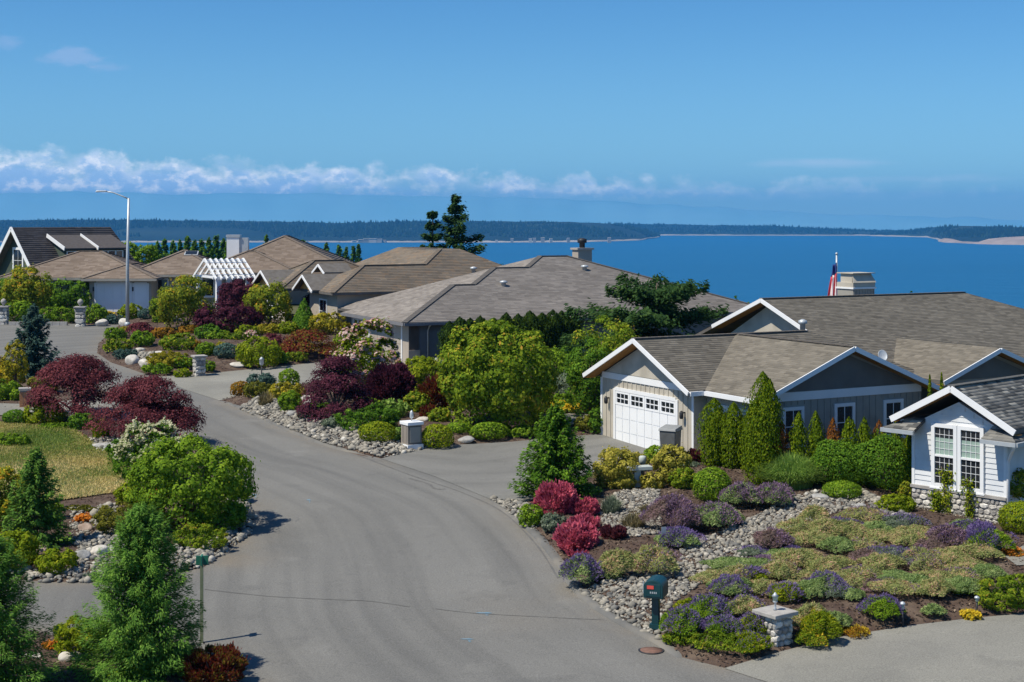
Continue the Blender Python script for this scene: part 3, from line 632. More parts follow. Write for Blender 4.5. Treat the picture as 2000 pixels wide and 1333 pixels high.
def panel_door(par, c, face, w, h, cols, rows, mat='doorwhite', name='garage_door', winrow=False, fw=0.14, deep=0.05):
    er, eo = EOUT[face]
    d = MB().obox(vadd(c, sc(eo, 0.008)), er, eo, w, 0.016, h).build(name, M[mat], par)
    m = MB()
    for s in (-1, 1): m.obox(vadd(c, sc(er, s * (w / 2 + fw / 2)), sc(eo, deep / 2)), er, eo, fw, deep, h + fw)
    m.obox(vadd(c, (0, 0, h / 2 + fw / 2), sc(eo, deep / 2 + .003)), er, eo, w, deep, fw)
    m.build('frame', M['trim'], d)
    pw, ph = w / cols, h / rows
    for i in range(cols):
        for j in range(rows):
            cc = vadd(c, sc(er, -w / 2 + pw * (i + .5)), (0, 0, -h / 2 + ph * (j + .5)), sc(eo, 0.024))
            if winrow and j == rows - 1: continue
            MB().obox(cc, er, eo, pw - 0.05, 0.02, ph - 0.025).build('panel', M[mat], d)
    if winrow:
        nw = 4
        for i in range(nw):
            cx = -w / 2 + w * (i + .5) / nw; cw = w / nw - 0.22; ch = ph * 0.72
            cc = vadd(c, sc(er, cx), (0, 0, h / 2 - ph * 0.52), sc(eo, 0.02))
            m = MB()
            for s in (-1, 1): m.obox(vadd(cc, sc(er, s * (cw / 2 + .05)), sc(eo, .008)), er, eo, 0.10, 0.036, ch + .14)
            for s in (-1, 1): m.obox(vadd(cc, (0, 0, s * (ch / 2 + .035)), sc(eo, .009)), er, eo, cw, 0.036, 0.07)
            for k in (1, 2): m.obox(vadd(cc, sc(er, -cw / 2 + cw * k / 3), sc(eo, .004)), er, eo, 0.035, 0.030, ch)
            m.obox(vadd(cc, sc(eo, .006)), er, eo, cw, 0.030, 0.035)
            m.build('window_frame', M[mat], d)
            for k in range(3):
                for l in range(2):
                    MB().obox(vadd(cc, sc(er, -cw / 2 + cw * (k + .5) / 3), (0, 0, -ch / 2 + ch * (l + .5) / 2), sc(eo, -.001)), er, eo, cw / 3 - .03, 0.012, ch / 2 - .03).build('pane', M['glass'], d)
    return d
def battens(par, face, x0, x1, plane, z0, z1f, step, mat, skip=()):
    """board-and-batten strips; x runs along the wall, z1f(x) gives the top"""
    er, eo = EOUT[face]; n = int((x1 - x0) / step)
    for i in range(n + 1):
        x = x0 + (x1 - x0) * i / n
        segs = [(z0, z1f(x))]
        for sx0, sx1, sz0, sz1 in skip:
            if sx0 - .05 < x < sx1 + .05:
                ns = []
                for a, b in segs:
                    if sz0 > a: ns.append((a, min(b, sz0)))
                    if sz1 < b: ns.append((max(a, sz1), b))
                segs = ns
        for a, b in segs:
            if b - a < 0.08: continue
            c = (x, plane, (a + b) / 2) if face == '-b' else (plane, x, (a + b) / 2)
            MB().obox(vadd(c, sc(eo, 0.012)), er, eo, 0.05, 0.026, b - a).build('batten', M[mat], par)

# --- F: tan house with white trim on the right
R0 = Vector((6.66, 54.44, 2.30))
hF = thing('house', 'tan board and batten house with white gable trim and a two car garage door', 'house', R0, TH)
ze = 2.68
m = MB(); m.prism([(0, 6.34, -.6), (0, 0, -.6), (0, 0, ze), (0, 3.17, ze + 1.44), (0, 6.34, ze)], (0.2, 0, 0)); m.build('wall', M['beige'], hF)
MB().box(0.2, 9, 0, 0.2, -.6, ze - .02).build('wall', M['beige'], hF)
MB().box(0.2, 9, 6.14, 6.34, -.6, ze - .02).build('wall', M['beige'], hF)
m = MB(); m.box(0.62, 0.82, -3.0, -0.001, -.6, ze - .02); m.build('wall', M['beige'], hF)
m = MB(); m.prism([(0.62, -3.2, -.6), (8.1, -3.2, -.6), (8.1, -3.2, ze + .05), (4.36, -3.2, ze + 1.5), (0.62, -3.2, ze + .05)], (0, 0.2, 0)); m.build('wall', M['taupe'], hF)
MB().box(7.9, 8.1, -3.0, 8, -.6, ze - .02).build('wall', M['taupe'], hF)
m = MB(); m.prism([(10.7, -1.67, -.6), (15.9, -1.67, -.6), (15.9, -1.67, ze), (13.3, -1.67, ze + .92), (10.7, -1.67, ze)], (0, 0.2, 0)); m.build('wall', M['taupe'], hF)
MB().box(8.1, 24, 1.0, 1.2, -.6, ze - .02).build('wall', M['taupe'], hF)
MB().box(26.6, 26.8, 1.2, 14, -.6, ze - .02).build('wall', M['taupe'], hF)
m = MB(); m.prism([(9.8, 4.6, 2.4), (9.8, 11.0, 2.4), (9.8, 11.0, 3.55), (9.8, 7.8, 5.18), (9.8, 4.6, 3.55)], (0.2, 0, 0)); m.build('wall', M['beige'], hF)
# dark gable fields and the white band across the front
gmid = 3.17
m = MB(); m.prism([(-0.03, 0.55, 2.83), (-0.03, gmid, 2.83 + 1.16), (-0.03, 5.79, 2.83)][::-1], (0.03, 0, 0)); m.build('gable_panel', M['beige'], hF)
MB().box(-0.045, 0.0, 0.12, 6.22, 2.56, 2.80).build('band_board', M['trim'], hF)
m = MB(); m.prism([(0.95, -3.23, 2.82), (7.77, -3.23, 2.82), (4.36, -3.23, 2.82 + 1.25)], (0, 0.03, 0)); m.build('gable_panel', M['darktaupe'], hF)
MB().box(0.66, 8.06, -3.245, -3.2, 2.50, 2.80).build('band_board', M['trim'], hF)
m = MB(); m.prism([(10.95, -1.70, 2.6), (15.65, -1.70, 2.6), (13.3, -1.70, 3.46)], (0, 0.03, 0)); m.build('gable_panel', M['darktaupe'], hF)
# roofs
oh = 0.42; hr = ze + (3.17 + oh) * 0.46; zE = ze - oh * 0.0
F1L = [(-.55, 6.34 + oh, ze), (-.55, 3.17, hr), (8.0, 3.17, hr), (11.2, 6.34 + oh, ze)]
F1E = [(8.0, 3.17, hr), (11.2, -oh, ze), (11.2, 6.34 + oh, ze)]
F1R = [(-.55, -oh, ze), (11.2, -oh, ze), (8.0, 3.17, hr), (-.55, 3.17, hr)]
roof(hF, [F1R, F1L, F1E], 'F', seed=1, ridges=[((-.55, 3.17, hr), (7.9, 3.17, hr))])
h2 = ze + (3.74 + oh) * 0.40
F2L = [(.20, -3.75, ze - .004), (4.36, -3.75, h2), (4.36, 3.0, h2), (.20, 7.16, ze - .004)]
F2E = [(4.36, 3.0, h2), (8.52, 7.16, ze - .004), (.20, 7.16, ze - .004)]
F2R = [(8.52, -3.75, ze - .004), (8.52, 7.16, ze - .004), (4.36, 3.0, h2), (4.36, -3.75, h2)]
roof(hF, [F2L, F2R, F2E], 'F', seed=2, ridges=[((4.36, -3.75, h2), (4.36, 2.9, h2))])
h4 = ze + (2.6 + oh) * 0.37
F4L = [(10.28, -2.2, ze - .02), (13.3, -2.2, h4), (13.3, 5.5, h4), (10.28, 5.5, ze - .02)]
F4R = [(16.32, -2.2, ze - .02), (16.32, 5.5, ze - .02), (13.3, 5.5, h4), (13.3, -2.2, h4)]
roof(hF, [F4L, F4R], 'F', seed=3)
zr = 5.40; aL, aR = 9.25, 21.5; p3 = 0.385
def zf(b): return zr - abs(b - 7.8) * p3
aC = aR + 7.1
F3 = [[(aL, 7.8, zr), (aR, 7.8, zr), (aC, 0.6, zf(.6)), (9.25, 0.6, zf(.6))],
      [(aR, 7.8, zr), (aC, 15, zf(15)), (aC, 0.6, zf(.6))],
      [(aL, 7.8, zr), (aL, 15, zf(15)), (aC, 15, zf(15)), (aR, 7.8, zr)]]
rF = roof(hF, F3, 'F', seed=4, ridges=[((aL, 7.8, zr), (aR, 7.8, zr))])
# barge boards, soffits, gutters
def rake(par, apex, ends, out, w=0.05, h=0.17, mat='trim', soffit=None):
    for e in ends:
        MB().beam(Vector(apex) + Vector(out) + Vector((0, 0, -.06)), Vector(e) + Vector(out) + Vector((0, 0, -.06)), w, h).build('barge_board', M[mat], par)
        if soffit:
            back = Vector(soffit); a = Vector(apex) + Vector((0, 0, -.155)); b = Vector(e) + Vector((0, 0, -.155))
            m = MB(); m.add([a, b, b + back, a + back], [(0, 1, 2, 3), (3, 2, 1, 0)]); m.build('soffit', M['wood'], par)
rake(hF, (-.55, 3.17, hr), [(-.55, -oh - .05, ze - .02), (-.55, 6.34 + oh + .05, ze - .02)], (-.03, 0, 0), soffit=(.54, 0, 0))
rake(hF, (4.36, -3.75, h2), [(.15, -3.75, ze - .03), (8.57, -3.75, ze - .03)], (0, -.03, 0), soffit=(0, .54, 0))
rake(hF, (13.3, -2.2, h4), [(10.23, -2.2, ze - .04), (16.37, -2.2, ze - .04)], (0, -.03, 0), soffit=(0, .5, 0))
rake(hF, (aL, 7.8, zr), [(aL, 4.2, zf(4.2)), (aL, 11.4, zf(11.4))], (-.03, 0, 0), soffit=(.54, 0, 0))
gutter(hF, [(-.5, -oh - .05, ze), (.2, -oh - .05, ze)]); gutter(hF, [(.15, -oh, ze), (.15, -3.75, ze)])
# garage door, lamps, corner boards
panel_door(hF, (0, 3.17, 1.06), '-a', 4.15, 2.12, 8, 4, winrow=True)
panel_door(hF, (0.62, -1.55, 1.02), '-a', 2.3, 2.05, 4, 4, winrow=True)
zt = lambda y: 2.56
battens(hF, '-a', 0.06, 6.28, 0, -.3, zt, 0.30, 'beige', skip=[(0.9, 5.42, -1, 2.27)])
battens(hF, '-b', 0.72, 8.0, -3.2, -.3, lambda x: 2.50, 0.30, 'taupe', skip=[(1.5, 2.5, .8, 2.35), (3.85, 4.85, .8, 2.35), (6.2, 7.2, .8, 2.35)])
for y in (0.03, 6.31): MB().box(-.03, 0.0, y - .06, y + .06, -.4, 2.56).build('corner_board', M['trim'], hF)
for y in (0.55, 5.75):
    m = MB(); m.box(-.10, 0, y - .04, y + .04, 1.75, 1.80); m.lathe([(.05, 0), (.08, .05), (.08, .22), (.03, .30)], (-.16, y, 1.55), 8); m.build('wall_lamp', M['black'], hF)
for x in (2.0, 4.36, 6.7): window(hF, (x, -3.2, 1.58), '-b', 0.72, 1.15, 2, 2, fw=0.12)
window(hF, (20, 1.0, 1.6), '-b', 1.2, 1.2, 2, 2)
# chimney with clerestory-like cap, dish, vent
ch = MB().box(14.0, 15.9, 8.6, 9.7, 3.5, 6.25).build('chimney', M['taupe'], hF); ch.location = (6.0, 0.6, -0.62); ch.scale = (.70, 1, 1)
MB().box(13.93, 15.97, 8.53, 9.77, 6.25, 6.33).build('trim_band', M['trim'], ch)
MB().box(13.97, 15.93, 8.57, 9.73, 6.33, 6.55).build('trim_band', M['beige'], ch)
m = MB(); m.prism([(13.93, 8.53, 6.55), (15.97, 8.53, 6.55), (15.75, 8.75, 6.98), (14.15, 8.75, 6.98)], (0, 0.03, 0)); m.box(14.1, 15.8, 8.75, 9.55, 6.55, 6.98); m.box(13.96, 15.94, 8.57, 9.73, 6.97, 7.01); m.build('cap', M['beige'], ch)
for k in range(8): MB().box(14.05 + k * .25, 14.08 + k * .25, 8.575, 8.6, 3.5, 6.25).build('batten', M['taupe'], ch)
vent(hF, (8.1, 3.6, hr + .06), r=0.16, h=0.4)
d = MB(); 
for k in range(1): d.lathe([(.05, -.02), (.16, .02), (.27, .08), (.30, .12), (.27, .10), (.16, .04), (.02, .03)], (0, 0, 0), 16)
dish = d.build('satellite_dish', M['bluegrey'], hF); dish.location = (7.1, -2.2, 3.78); dish.rotation_euler = (math.radians(65), 0, math.radians(-20)); dish.scale = (.62, .75, .5)
MB().tube([(0, 0, 0.0), (0.05, -.1, -.25), (.06, -.2, -.50)], .025, 6).build('dish_arm', M['black'], dish)

# --- E: grey hip roofed house in the middle
E0 = Vector((-5.5, 79.8, 3.35)); THE = math.atan2(.436, .9)
hE = thing('house', 'long grey shingled hip roof house behind the dark clipped hedge', 'house', E0, THE)
ez = 2.36; pe = 0.345
def z_at(q): return ez + q * pe
q1, q2, q3 = 5.0, 7.5, 9.3; a1, a2, a3, aE = -.5, .8, 3.04, 23.5; b0 = -.5
front = [(a1, b0, ez), (aE, b0, ez), (aE - q3, b0 + q3, z_at(q3)), (a3 + q3, b0 + q3, z_at(q3)), (a3 + q2, b0 + q2, z_at(q2)), (a2 + q2, b0 + q2, z_at(q2)), (a2 + q1, b0 + q1, z_at(q1)), (a1 + q1, b0 + q1, z_at(q1))]
L1 = [(a1, b0 + 2 * q1, ez), (a1, b0, ez), (a1 + q1, b0 + q1, z_at(q1))]
L2 = [(a2, b0 + 2 * q2, ez), (a2 + .01, b0, ez), (a2 + q2, b0 + q2, z_at(q2))]
L3 = [(a3, b0 + 2 * q3, ez), (a3 + .01, b0, ez), (a3 + q3, b0 + q3, z_at(q3))]
B1 = [(a1, b0 + 2 * q1, ez), (a1 + q1, b0 + q1, z_at(q1)), (a2 + q1 + 3, b0 + q1, z_at(q1)), (a2 + 8, b0 + 2 * q1, ez)]
B2 = [(a2, b0 + 2 * q2, ez), (a2 + q2, b0 + q2, z_at(q2)), (a3 + q2 + 3, b0 + q2, z_at(q2)), (a3 + 8, b0 + 2 * q2, ez)]
B3 = [(a3, b0 + 2 * q3, ez), (a3 + q3, b0 + q3, z_at(q3)), (aE - q3, b0 + q3, z_at(q3)), (aE, b0 + 2 * q3, ez)]
RR = [(aE, b0 + 2 * q3, ez), (aE - q3, b0 + q3, z_at(q3)), (aE, b0, ez)]
cap = [(front[0], front[7]), (front[7], front[6]), (front[6], front[5]), (front[5], front[4]), (front[4], front[3]), (front[3], front[2]), (front[2], front[1])]
rE = roof(hE, [front, L1, L2, L3, B1, B2, B3, RR], 'E', 0.42, 0.20, 11, ridges=cap, capw=0.34, lift=0.03)
pol, rd = hip(2.0, 14, 14.6, 22.0, ez, pe)
roof(hE, pol, 'E', 0.42, 0.20, 12, ridges=rd, capw=0.34, lift=0.03)
w = MB().prism([(0, 0, -.5), (0, 9.2, -.5), (0, 9.2, ez - .1), (0, 0, ez - .1)][::-1], (.2, 0, 0)).build('wall', M['tanwall'], hE)
MB().box(0.2, 22.8, 0, .2, -.5, ez - .1).build('wall', M['greysid'], hE)
MB().box(22.6, 22.8, .2, 17.5, -.5, ez - .1).build('wall', M['greysid'], hE)
MB().box(1.4, 1.6, 9.2, 21.6, -.5, ez - .1).build('wall', M['greysid'], hE)
MB().box(2.6, 2.8, 15, 21.6, -.5, ez - .12).build('wall', M['greysid'], hE)
for k in range(13): 
    m = MB(); m.prism([(.57, -.035, -.3 + k * .2), (.57, -.012, -.3 + k * .2 + .195), (.57, 0, -.3 + k * .2 + .195), (.57, 0, -.3 + k * .2)], (22.0, 0, 0)); m.build('siding_board', M['greysid'], hE)
MB().box(-.06, .50, -.06, 0.0, .85, ez - .1).build('corner_pier', M['pierbrown'], hE)
MB().box(-.10, .56, -.10, 0.0, -.4, .85).build('pier_base', M['tanwall'], hE)
panel_door(hE, (0, 3.6, 1.08), '-a', 4.9, 2.16, 4, 4, mat='tanwall')
for y in (7.6, 8.4): window(hE, (0, y, 1.5), '-a', .6, 1.0, 1, 2)
window(hE, (2.6, 18, 1.4), '-a', 1.2, 1.3, 2, 2)
gutter(hE, [(a1 - .04, b0 + 2 * q1, ez), (a1 - .04, b0 - .04, ez)], 'greysid'); gutter(hE, [(a1 - .04, b0 - .05, ez), (aE, b0 - .05, ez)], 'greysid')
MB().tube([(1.02, -.5, ez - .15), (1.02, -.3, ez - .25), (1.02, -.09, ez - .5), (1.02, -.09, -.3)], .045, 6).build('downspout', M['bluegrey'], hE)
for a, b in ((7.6, 4.2), (14.2, 6.4)): vent(hE, (a, b, ez + (b + .5) * pe + .03), mat='bluegrey', r=.2, h=.3)
def chimney(par, a, b, z0, z1, w, d, mat='beige', pot=True):
    c = MB().box(a - w / 2, a + w / 2, b - d / 2, b + d / 2, z0, z1).build('chimney', M[mat], par)
    MB().box(a - w / 2 - .1, a + w / 2 + .1, b - d / 2 - .1, b + d / 2 + .1, z1, z1 + .12).build('cap', M['capstone'], c)
    if pot: MB().lathe([(.18, 0), (.18, .3), (.3, .32), (.3, .55), (.1, .62)], (a, b, z1 + .12), 10).build('chimney_pot', M['black'], c)
    return c
chimney(hE, 15.6, 9.3, 4.5, 5.95, 1.0, .8, 'tanwall')

# --- D: rust flecked hip roof house behind E
D0 = Vector((-11.13, 92.0, 3.86))
hD = thing('house', 'rust flecked brown hip roof house with small white trimmed gables', 'house', D0, THE)
dz = 2.8; pd = .5; d1, d2 = 3.18, 5.1
fr = [(0, 0, dz), (16, 0, dz), (14.5 - d2 + 1.5, d2, dz + pd * d2), (4.3 + d2, d2, dz + pd * d2), (4.3 + d1, d1, dz + pd * d1), (d1, d1, dz + pd * d1)]
Lw = [(0, 2 * d1, dz), (0.0, 0.0, dz), (d1, d1, dz + pd * d1)]
Bw = [(0, 2 * d1, dz), (d1, d1, dz + pd * d1), (8.5, d1, dz + pd * d1), (8.5, 2 * d1, dz)]
L2 = [(4.3, 18, dz), (4.31, 0, dz), (4.3 + d2, d2, dz + pd * d2), (4.3 + d2, 12.8, dz + pd * d2)]
R2 = [(16, 0, dz), (16, 18, dz), (10.9, 12.8, dz + pd * d2), (10.9, d2, dz + pd * d2)]
T2 = [(9.4, d2, dz + pd * d2), (10.9, d2, dz + pd * d2), (10.9, 12.8, dz + pd * d2), (9.4, 12.8, dz + pd * d2 + .01)]
roof(hD, [fr, Lw, Bw, L2, R2, T2], 'D', .42, .22, 21, ridges=[(fr[0], fr[5]), (fr[5], fr[4]), (fr[4], fr[3])], capw=.3, lift=.03)
pol, rd = hip(-1.2, 8, 7.2, 14.2, dz - .02, .5)
roof(hD, pol, 'D', .42, .22, 22, ridges=rd, capw=.3, lift=.03)
MB().box(.5, 15.5, .5, .7, -.5, dz - .1).build('wall', M['tanwall'], hD); MB().box(.5, .7, .7, 6, -.5, dz - .1).build('wall', M['tanwall'], hD)
MB().box(-.7, -.5, 7.6, 13.8, -.5, dz - .1).build('wall', M['tanwall'], hD); MB().box(15.3, 15.5, .7, 17.5, -.5, dz - .1).build('wall', M['tanwall'], hD)
window(hD, (.5, 3.2, 1.5), '-a', 1.3, 1.4, 2, 2); window(hD, (-.7, 10.7, 1.5), '-a', 1.5, 1.4, 2, 2)
def small_gable(par, pos, w, h, deep, key):
    """a little gabled dormer facing -a: white barge boards, cedar field, its own roof"""
    x, y, z = pos; g = MB().prism([(x, y - w / 2 + .1, z), (x, y, z + h - .1), (x, y + w / 2 - .1, z)][::-1], (.12, 0, 0)).build('gable', M['wood'], par)
    f = .4
    for s in (-1, 1):
        MB().prism([(x - f, y, z + h), (x - f, y + s * (w / 2 + .1), z - .05), (x + deep, y + s * (w / 2 + .1), z - .05), (x + deep, y, z + h)], (0, 0, .08)).build('gable_roof', M['asphroof'], g)
        MB().beam((x - f - .04, y, z + h - .02), (x - f - .04, y + s * (w / 2 + .14), z - .09), .05, .15).build('barge_board', M['trim'], g)
    return g
small_gable(hD, (-1.0, 10.8, dz + .0), 4.6, 1.05, 3.0, 'D'); small_gable(hD, (-.05, 4.6, dz + .05), 3.8, .9, 2.6, 'D'); small_gable(hD, (1.9, 7.2, dz + 1.05), 2.3, .5, 1.6, 'D')
vent(hD, (10.5, 2.0, dz + 1.1), r=.2, h=.35)

# --- C: hip roof house behind the pergola, and its small wing
C0 = Vector((-23.6, 113, float(gz(0, 113))))
hC = thing('house', 'brown hip roof house with a white metal topped chimney behind the pergola', 'house', C0, 0.06)
cz = 2.5
pol, rd = hip(-.2, 11.6, 0, 14.5, cz, .45); roof(hC, pol, 'B', .45, .24, 31, ridges=rd, capw=.3, lift=.03)
pol, rd = hip(-5.0, 2.6, -4.5, 4.0, cz - .05, .45); roof(hC, pol, 'B', .45, .24, 32, ridges=rd, capw=.3, lift=.03)
pol, rd = hip(-.5, 7.5, -1.5, 6.0, cz - .03, .42); roof(hC, pol, 'B', .45, .24, 33, ridges=rd, capw=.3, lift=.03)
MB().box(.3, 11.2, .4, .6, -.5, cz - .1).build('wall', M['tanwall'], hC); MB().box(-4.6, 2.2, -4.1, -3.9, -.5, cz - .1).build('wall', M['tanwall'], hC); MB().box(2.0, 2.2, -3.9, .4, -.5, cz - .1).build('wall', M['tanwall'], hC)
MB().box(-4.6, -4.4, -3.9, 3.6, -.5, cz - .1).build('wall', M['tanwall'], hC)
window(hC, (-2.6, -4.1, 1.5), '-b', 1.4, 1.2, 2, 1); window(hC, (.9, -4.1, 1.5), '-b', 1.1, 1.2, 2, 1)
window(hC, (4.5, .4, 1.4), '-b', 1.6, 1.5, 2, 2)
gutter(hC, [(-5.05, -4.55, cz - .05), (2.6, -4.55, cz - .05)], 'taupe')
c = MB().box(.9, 1.9, 7.4, 8.5, 2.5, 5.05).build('chimney', M['white'], hC); MB().box(1.9, 2.6, 7.5, 8.4, 2.5, 5.0).build('flue_box', M['bluegrey'], c); MB().box(.85, 1.95, 7.35, 8.55, 5.05, 5.25).build('cap', M['bluegrey'], c)
for x, y, z in ((3.6, 1.2, cz + .75), (-.6, -1.2, cz + 1.35)):
    m = MB(); m.box(-.5, .5, -.35, .35, 0, .14); s = m.build('skylight', M['bluegrey'], hC); s.location = (x, y, z); s.rotation_euler = (math.radians(24), 0, 0)
    MB().box(-.42, .42, -.27, .27, .14, .17).build('pane', M['glass'], s)

# --- B: hip roof house with a pale garage door by the cul-de-sac
B0 = Vector((-36.6, 107, float(gz(0, 107))))
hB = thing('house', 'low tan hip roof house with white garage doors facing the turning circle', 'house', B0, 0.03)
bz = 2.55
pol, rd = hip(-.4, 10.6, -.5, 9.0, bz, .38); roof(hB, pol, 'B', .45, .24, 41, ridges=rd, capw=.3, lift=.03)
pol, rd = hip(5.9, 11.2, -1.3, 6.5, bz - .04, .36); roof(hB, pol, 'B', .45, .24, 42, ridges=rd, capw=.3, lift=.03)
MB().box(0, 6.3, 0, .2, -.5, bz - .1).build('wall', M['tanwall'], hB); MB().box(6.3, 10.7, -.8, -.6, -.5, bz - .12).build('wall', M['tanwall'], hB)
MB().box(6.3, 6.5, -.6, 0, -.5, bz - .12).build('wall', M['tanwall'], hB); MB().box(10.5, 10.7, -.6, 8.5, -.5, bz - .12).build('wall', M['tanwall'], hB); MB().box(-.02, .18, .2, 8.5, -.5, bz - .12).build('wall', M['tanwall'], hB)
panel_door(hB, (8.0, -.8, 1.08), '-b', 2.4, 2.16, 4, 4); panel_door(hB, (9.95, -.8, 1.05), '-b', .9, 2.1, 1, 3, name='door')
panel_door(hB, (3.9, 0, 1.05), '-b', 3.9, 2.1, 4, 4, mat='tanwall')
for x in (6.6, 9.4):
    m = MB(); m.box(x - .05, x + .05, -.9, -.8, 1.6, 1.9); m.build('wall_lamp', M['black'], hB)
gutter(hB, [(-.4, -.55, bz), (5.9, -.55, bz)], 'taupe'); gutter(hB, [(5.85, -1.36, bz - .04), (11.2, -1.36, bz - .04)], 'taupe')

# --- A: dark green gabled house at the far left
A0 = Vector((-37.66, 118.6, float(gz(0, 118.6))))
hA = thing('house', 'dark green gabled house with charcoal roof and shed dormers at far left', 'house', A0, math.radians(44))
ar = 5.6; ae = 1.9; hw = 3.9
m = MB(); m.prism([(0, 0, -.5), (0, 2 * hw, -.5), (0, 2 * hw, ae), (0, hw, ar - .1), (0, 0, ae)][::-1], (.2, 0, 0)); wA = m.build('wall', M['greendark'], hA)
MB().box(.2, 8.4, 0, .2, -.5, ae).build('wall', M['greendark'], hA); MB().box(8.2, 8.4, .2, 7.6, -.5, ae).build('wall', M['greendark'], hA)
sl = (ar - ae) / hw
polA = [[(-.6, -.5, ae - .5 * sl), (9.3, -.5, ae - .5 * sl), (8.3, hw, ar), (-.6, hw, ar)], [(-.6, 2 * hw + .5, ae - .5 * sl), (-.6, hw, ar), (8.3, hw, ar), (9.3, 2 * hw + .5, ae - .5 * sl)], [(9.3, -.5, ae - .5 * sl), (9.3, 2 * hw + .5, ae - .5 * sl), (8.3, hw, ar)]]
roof(hA, polA, 'A', .45, .24, 51, lift=.03)
rake(hA, (-.6, hw, ar), [(-.6, -.5, ae - .5 * sl), (-.6, 2 * hw + .5, ae - .5 * sl)], (-.03, 0, 0), h=.34)
window(hA, (0, hw, 2.9), '-a', 1.5, 1.75, 2, 2, fw=.2)
for x in (2.3, 5.3):
    d = MB().prism([(x, .3, ae + .2), (x, .3, ae + 2.0), (x, 2.9, ar - .85), (x, 2.9, ae + .2)], (2.3, 0, 0)).build('dormer', M['olivewall'] if 'olivewall' in M else M['greendark'], hA)
    MB().prism([(x - .25, -.1, ae + 2.02), (x - .25, 2.95, ar - .62), (x - .25, 2.95, ar - .74), (x - .25, -.1, ae + 1.90)], (2.8, 0, 0)).build('dormer_roof', M['cap_A'], d)
    MB().beam((x - .29, -.12, ae + 1.98), (x - .29, 2.95, ar - .66), .06, .3).build('barge_board', M['trim'], d)
    MB().box(x + .1, x + 2.2, .27, .3, ae + 1.05, ae + 1.8).build('window_frame', M['trim'], d)
    for k in range(3): MB().box(x + .2 + k * .68, x + .72 + k * .68, .25, .27, ae + 1.14, ae + 1.72).build('pane', M['glass'], d)

# --- G: white clapboard house at the right
UG = Vector((.681, -.732, 0)); VG = Vector((.732, .681, 0)); GL = 3.2
Gr = Vector((15.1, 45.4, 1.80)); THG = math.atan2(VG.y, VG.x)
hG = thing('house', 'white clapboard house with stone base and paired sash windows at right edge', 'house', Gr, THG)
# local: a along VG (away to the right), b from 0 (right-hand corner) to 3.2 (left-hand corner); the front faces -a
we, gp = 3.12, .54; gap = GL / 2; za = we + (gap + .5) * gp - .05
m = MB(); m.prism([(0, 0, -.6), (0, GL, -.6), (0, GL, we - .25), (0, gap, we + gap * gp - .3), (0, 0, we - .25)][::-1], (.18, 0, 0)); wG = m.build('wall', M['clap'], hG)
MB().box(.18, 12, 0, .18, -.6, we - .25).build('wall', M['white'], hG); MB().box(.18, 12, GL - .18, GL, -.6, we - .25).build('wall', M['white'], hG)
bz0 = .92
def top_at(y): return we - .3 + (gap - abs(y - gap)) * gp
n = 16; bh = .165
for k in range(n):
    z0 = bz0 + k * bh; z1 = z0 + bh
    if z1 <= top_at(0): y0, y1 = .0, GL
    else:
        dd = (z1 - top_at(0)) / gp; y0, y1 = dd, GL - dd
    if y1 - y0 < .15: continue
    MB().prism([(-.032, y0, z0), (-.012, y0, z1 - .004), (0, y0, z1 - .004), (0, y0, z0)], (0, y1 - y0, 0)).build('siding_board', M['clap'], wG)
for k in range(13):
    z0 = bz0 + k * bh
    MB().prism([(0.02, -.032, z0), (0.02, -.012, z0 + bh - .004), (0.02, 0, z0 + bh - .004), (0.02, 0, z0)], (11.9, 0, 0)).build('siding_board', M['clap'], hG)
for y in (0.0, GL): MB().box(-.045, .03, y - .05, y + .05, bz0, top_at(0) - .02).build('corner_board', M['trim'], hG)
MB().box(-.12, 0.0, -.06, GL + .06, bz0 - .09, bz0).build('water_table', M['capstone'], hG)
window_z = 1.95
for y in (gap - .46, gap + .46):
    er, eo = EOUT['-a']; h_, w_ = 1.78, .66
    f = window(hG, (-.03, y, window_z), '-a', w_, h_, 1, 1, fw=.12, deep=.08, gmat='glass')
    for s, gm in ((1, 'blind'), (-1, 'glass')):
        m = MB(); zc = window_z + s * h_ / 4
        MB().box(-.056, -.050, y - w_ / 2, y + w_ / 2, zc - h_ / 4 + .03, zc + h_ / 4 - .02).build('sash_pane', M[gm], f)
        if s == 1: MB().box(-.060, -.057, y - w_ / 2, y + w_ / 2, zc + .12, zc + h_ / 4 - .02).build('upper_glass', M['glass'], f)
        for i in (1, 2, 3): m.box(-.072, -.060, y - w_ / 2 + w_ * i / 4 - .006, y - w_ / 2 + w_ * i / 4 + .006, zc - h_ / 4 + .03, zc + h_ / 4 - .02)
        for j in (1, 2, 3): m.box(-.0725, -.061, y - w_ / 2, y + w_ / 2, zc - h_ / 4 + h_ / 2 * j / 4 - .006, zc - h_ / 4 + h_ / 2 * j / 4 + .006)
        m.build('glazing_bar', M['trim'], f)
    MB().box(-.10, -.04, y - w_ / 2, y + w_ / 2, window_z - .035, window_z + .035).build('meeting_rail', M['trim'], f)
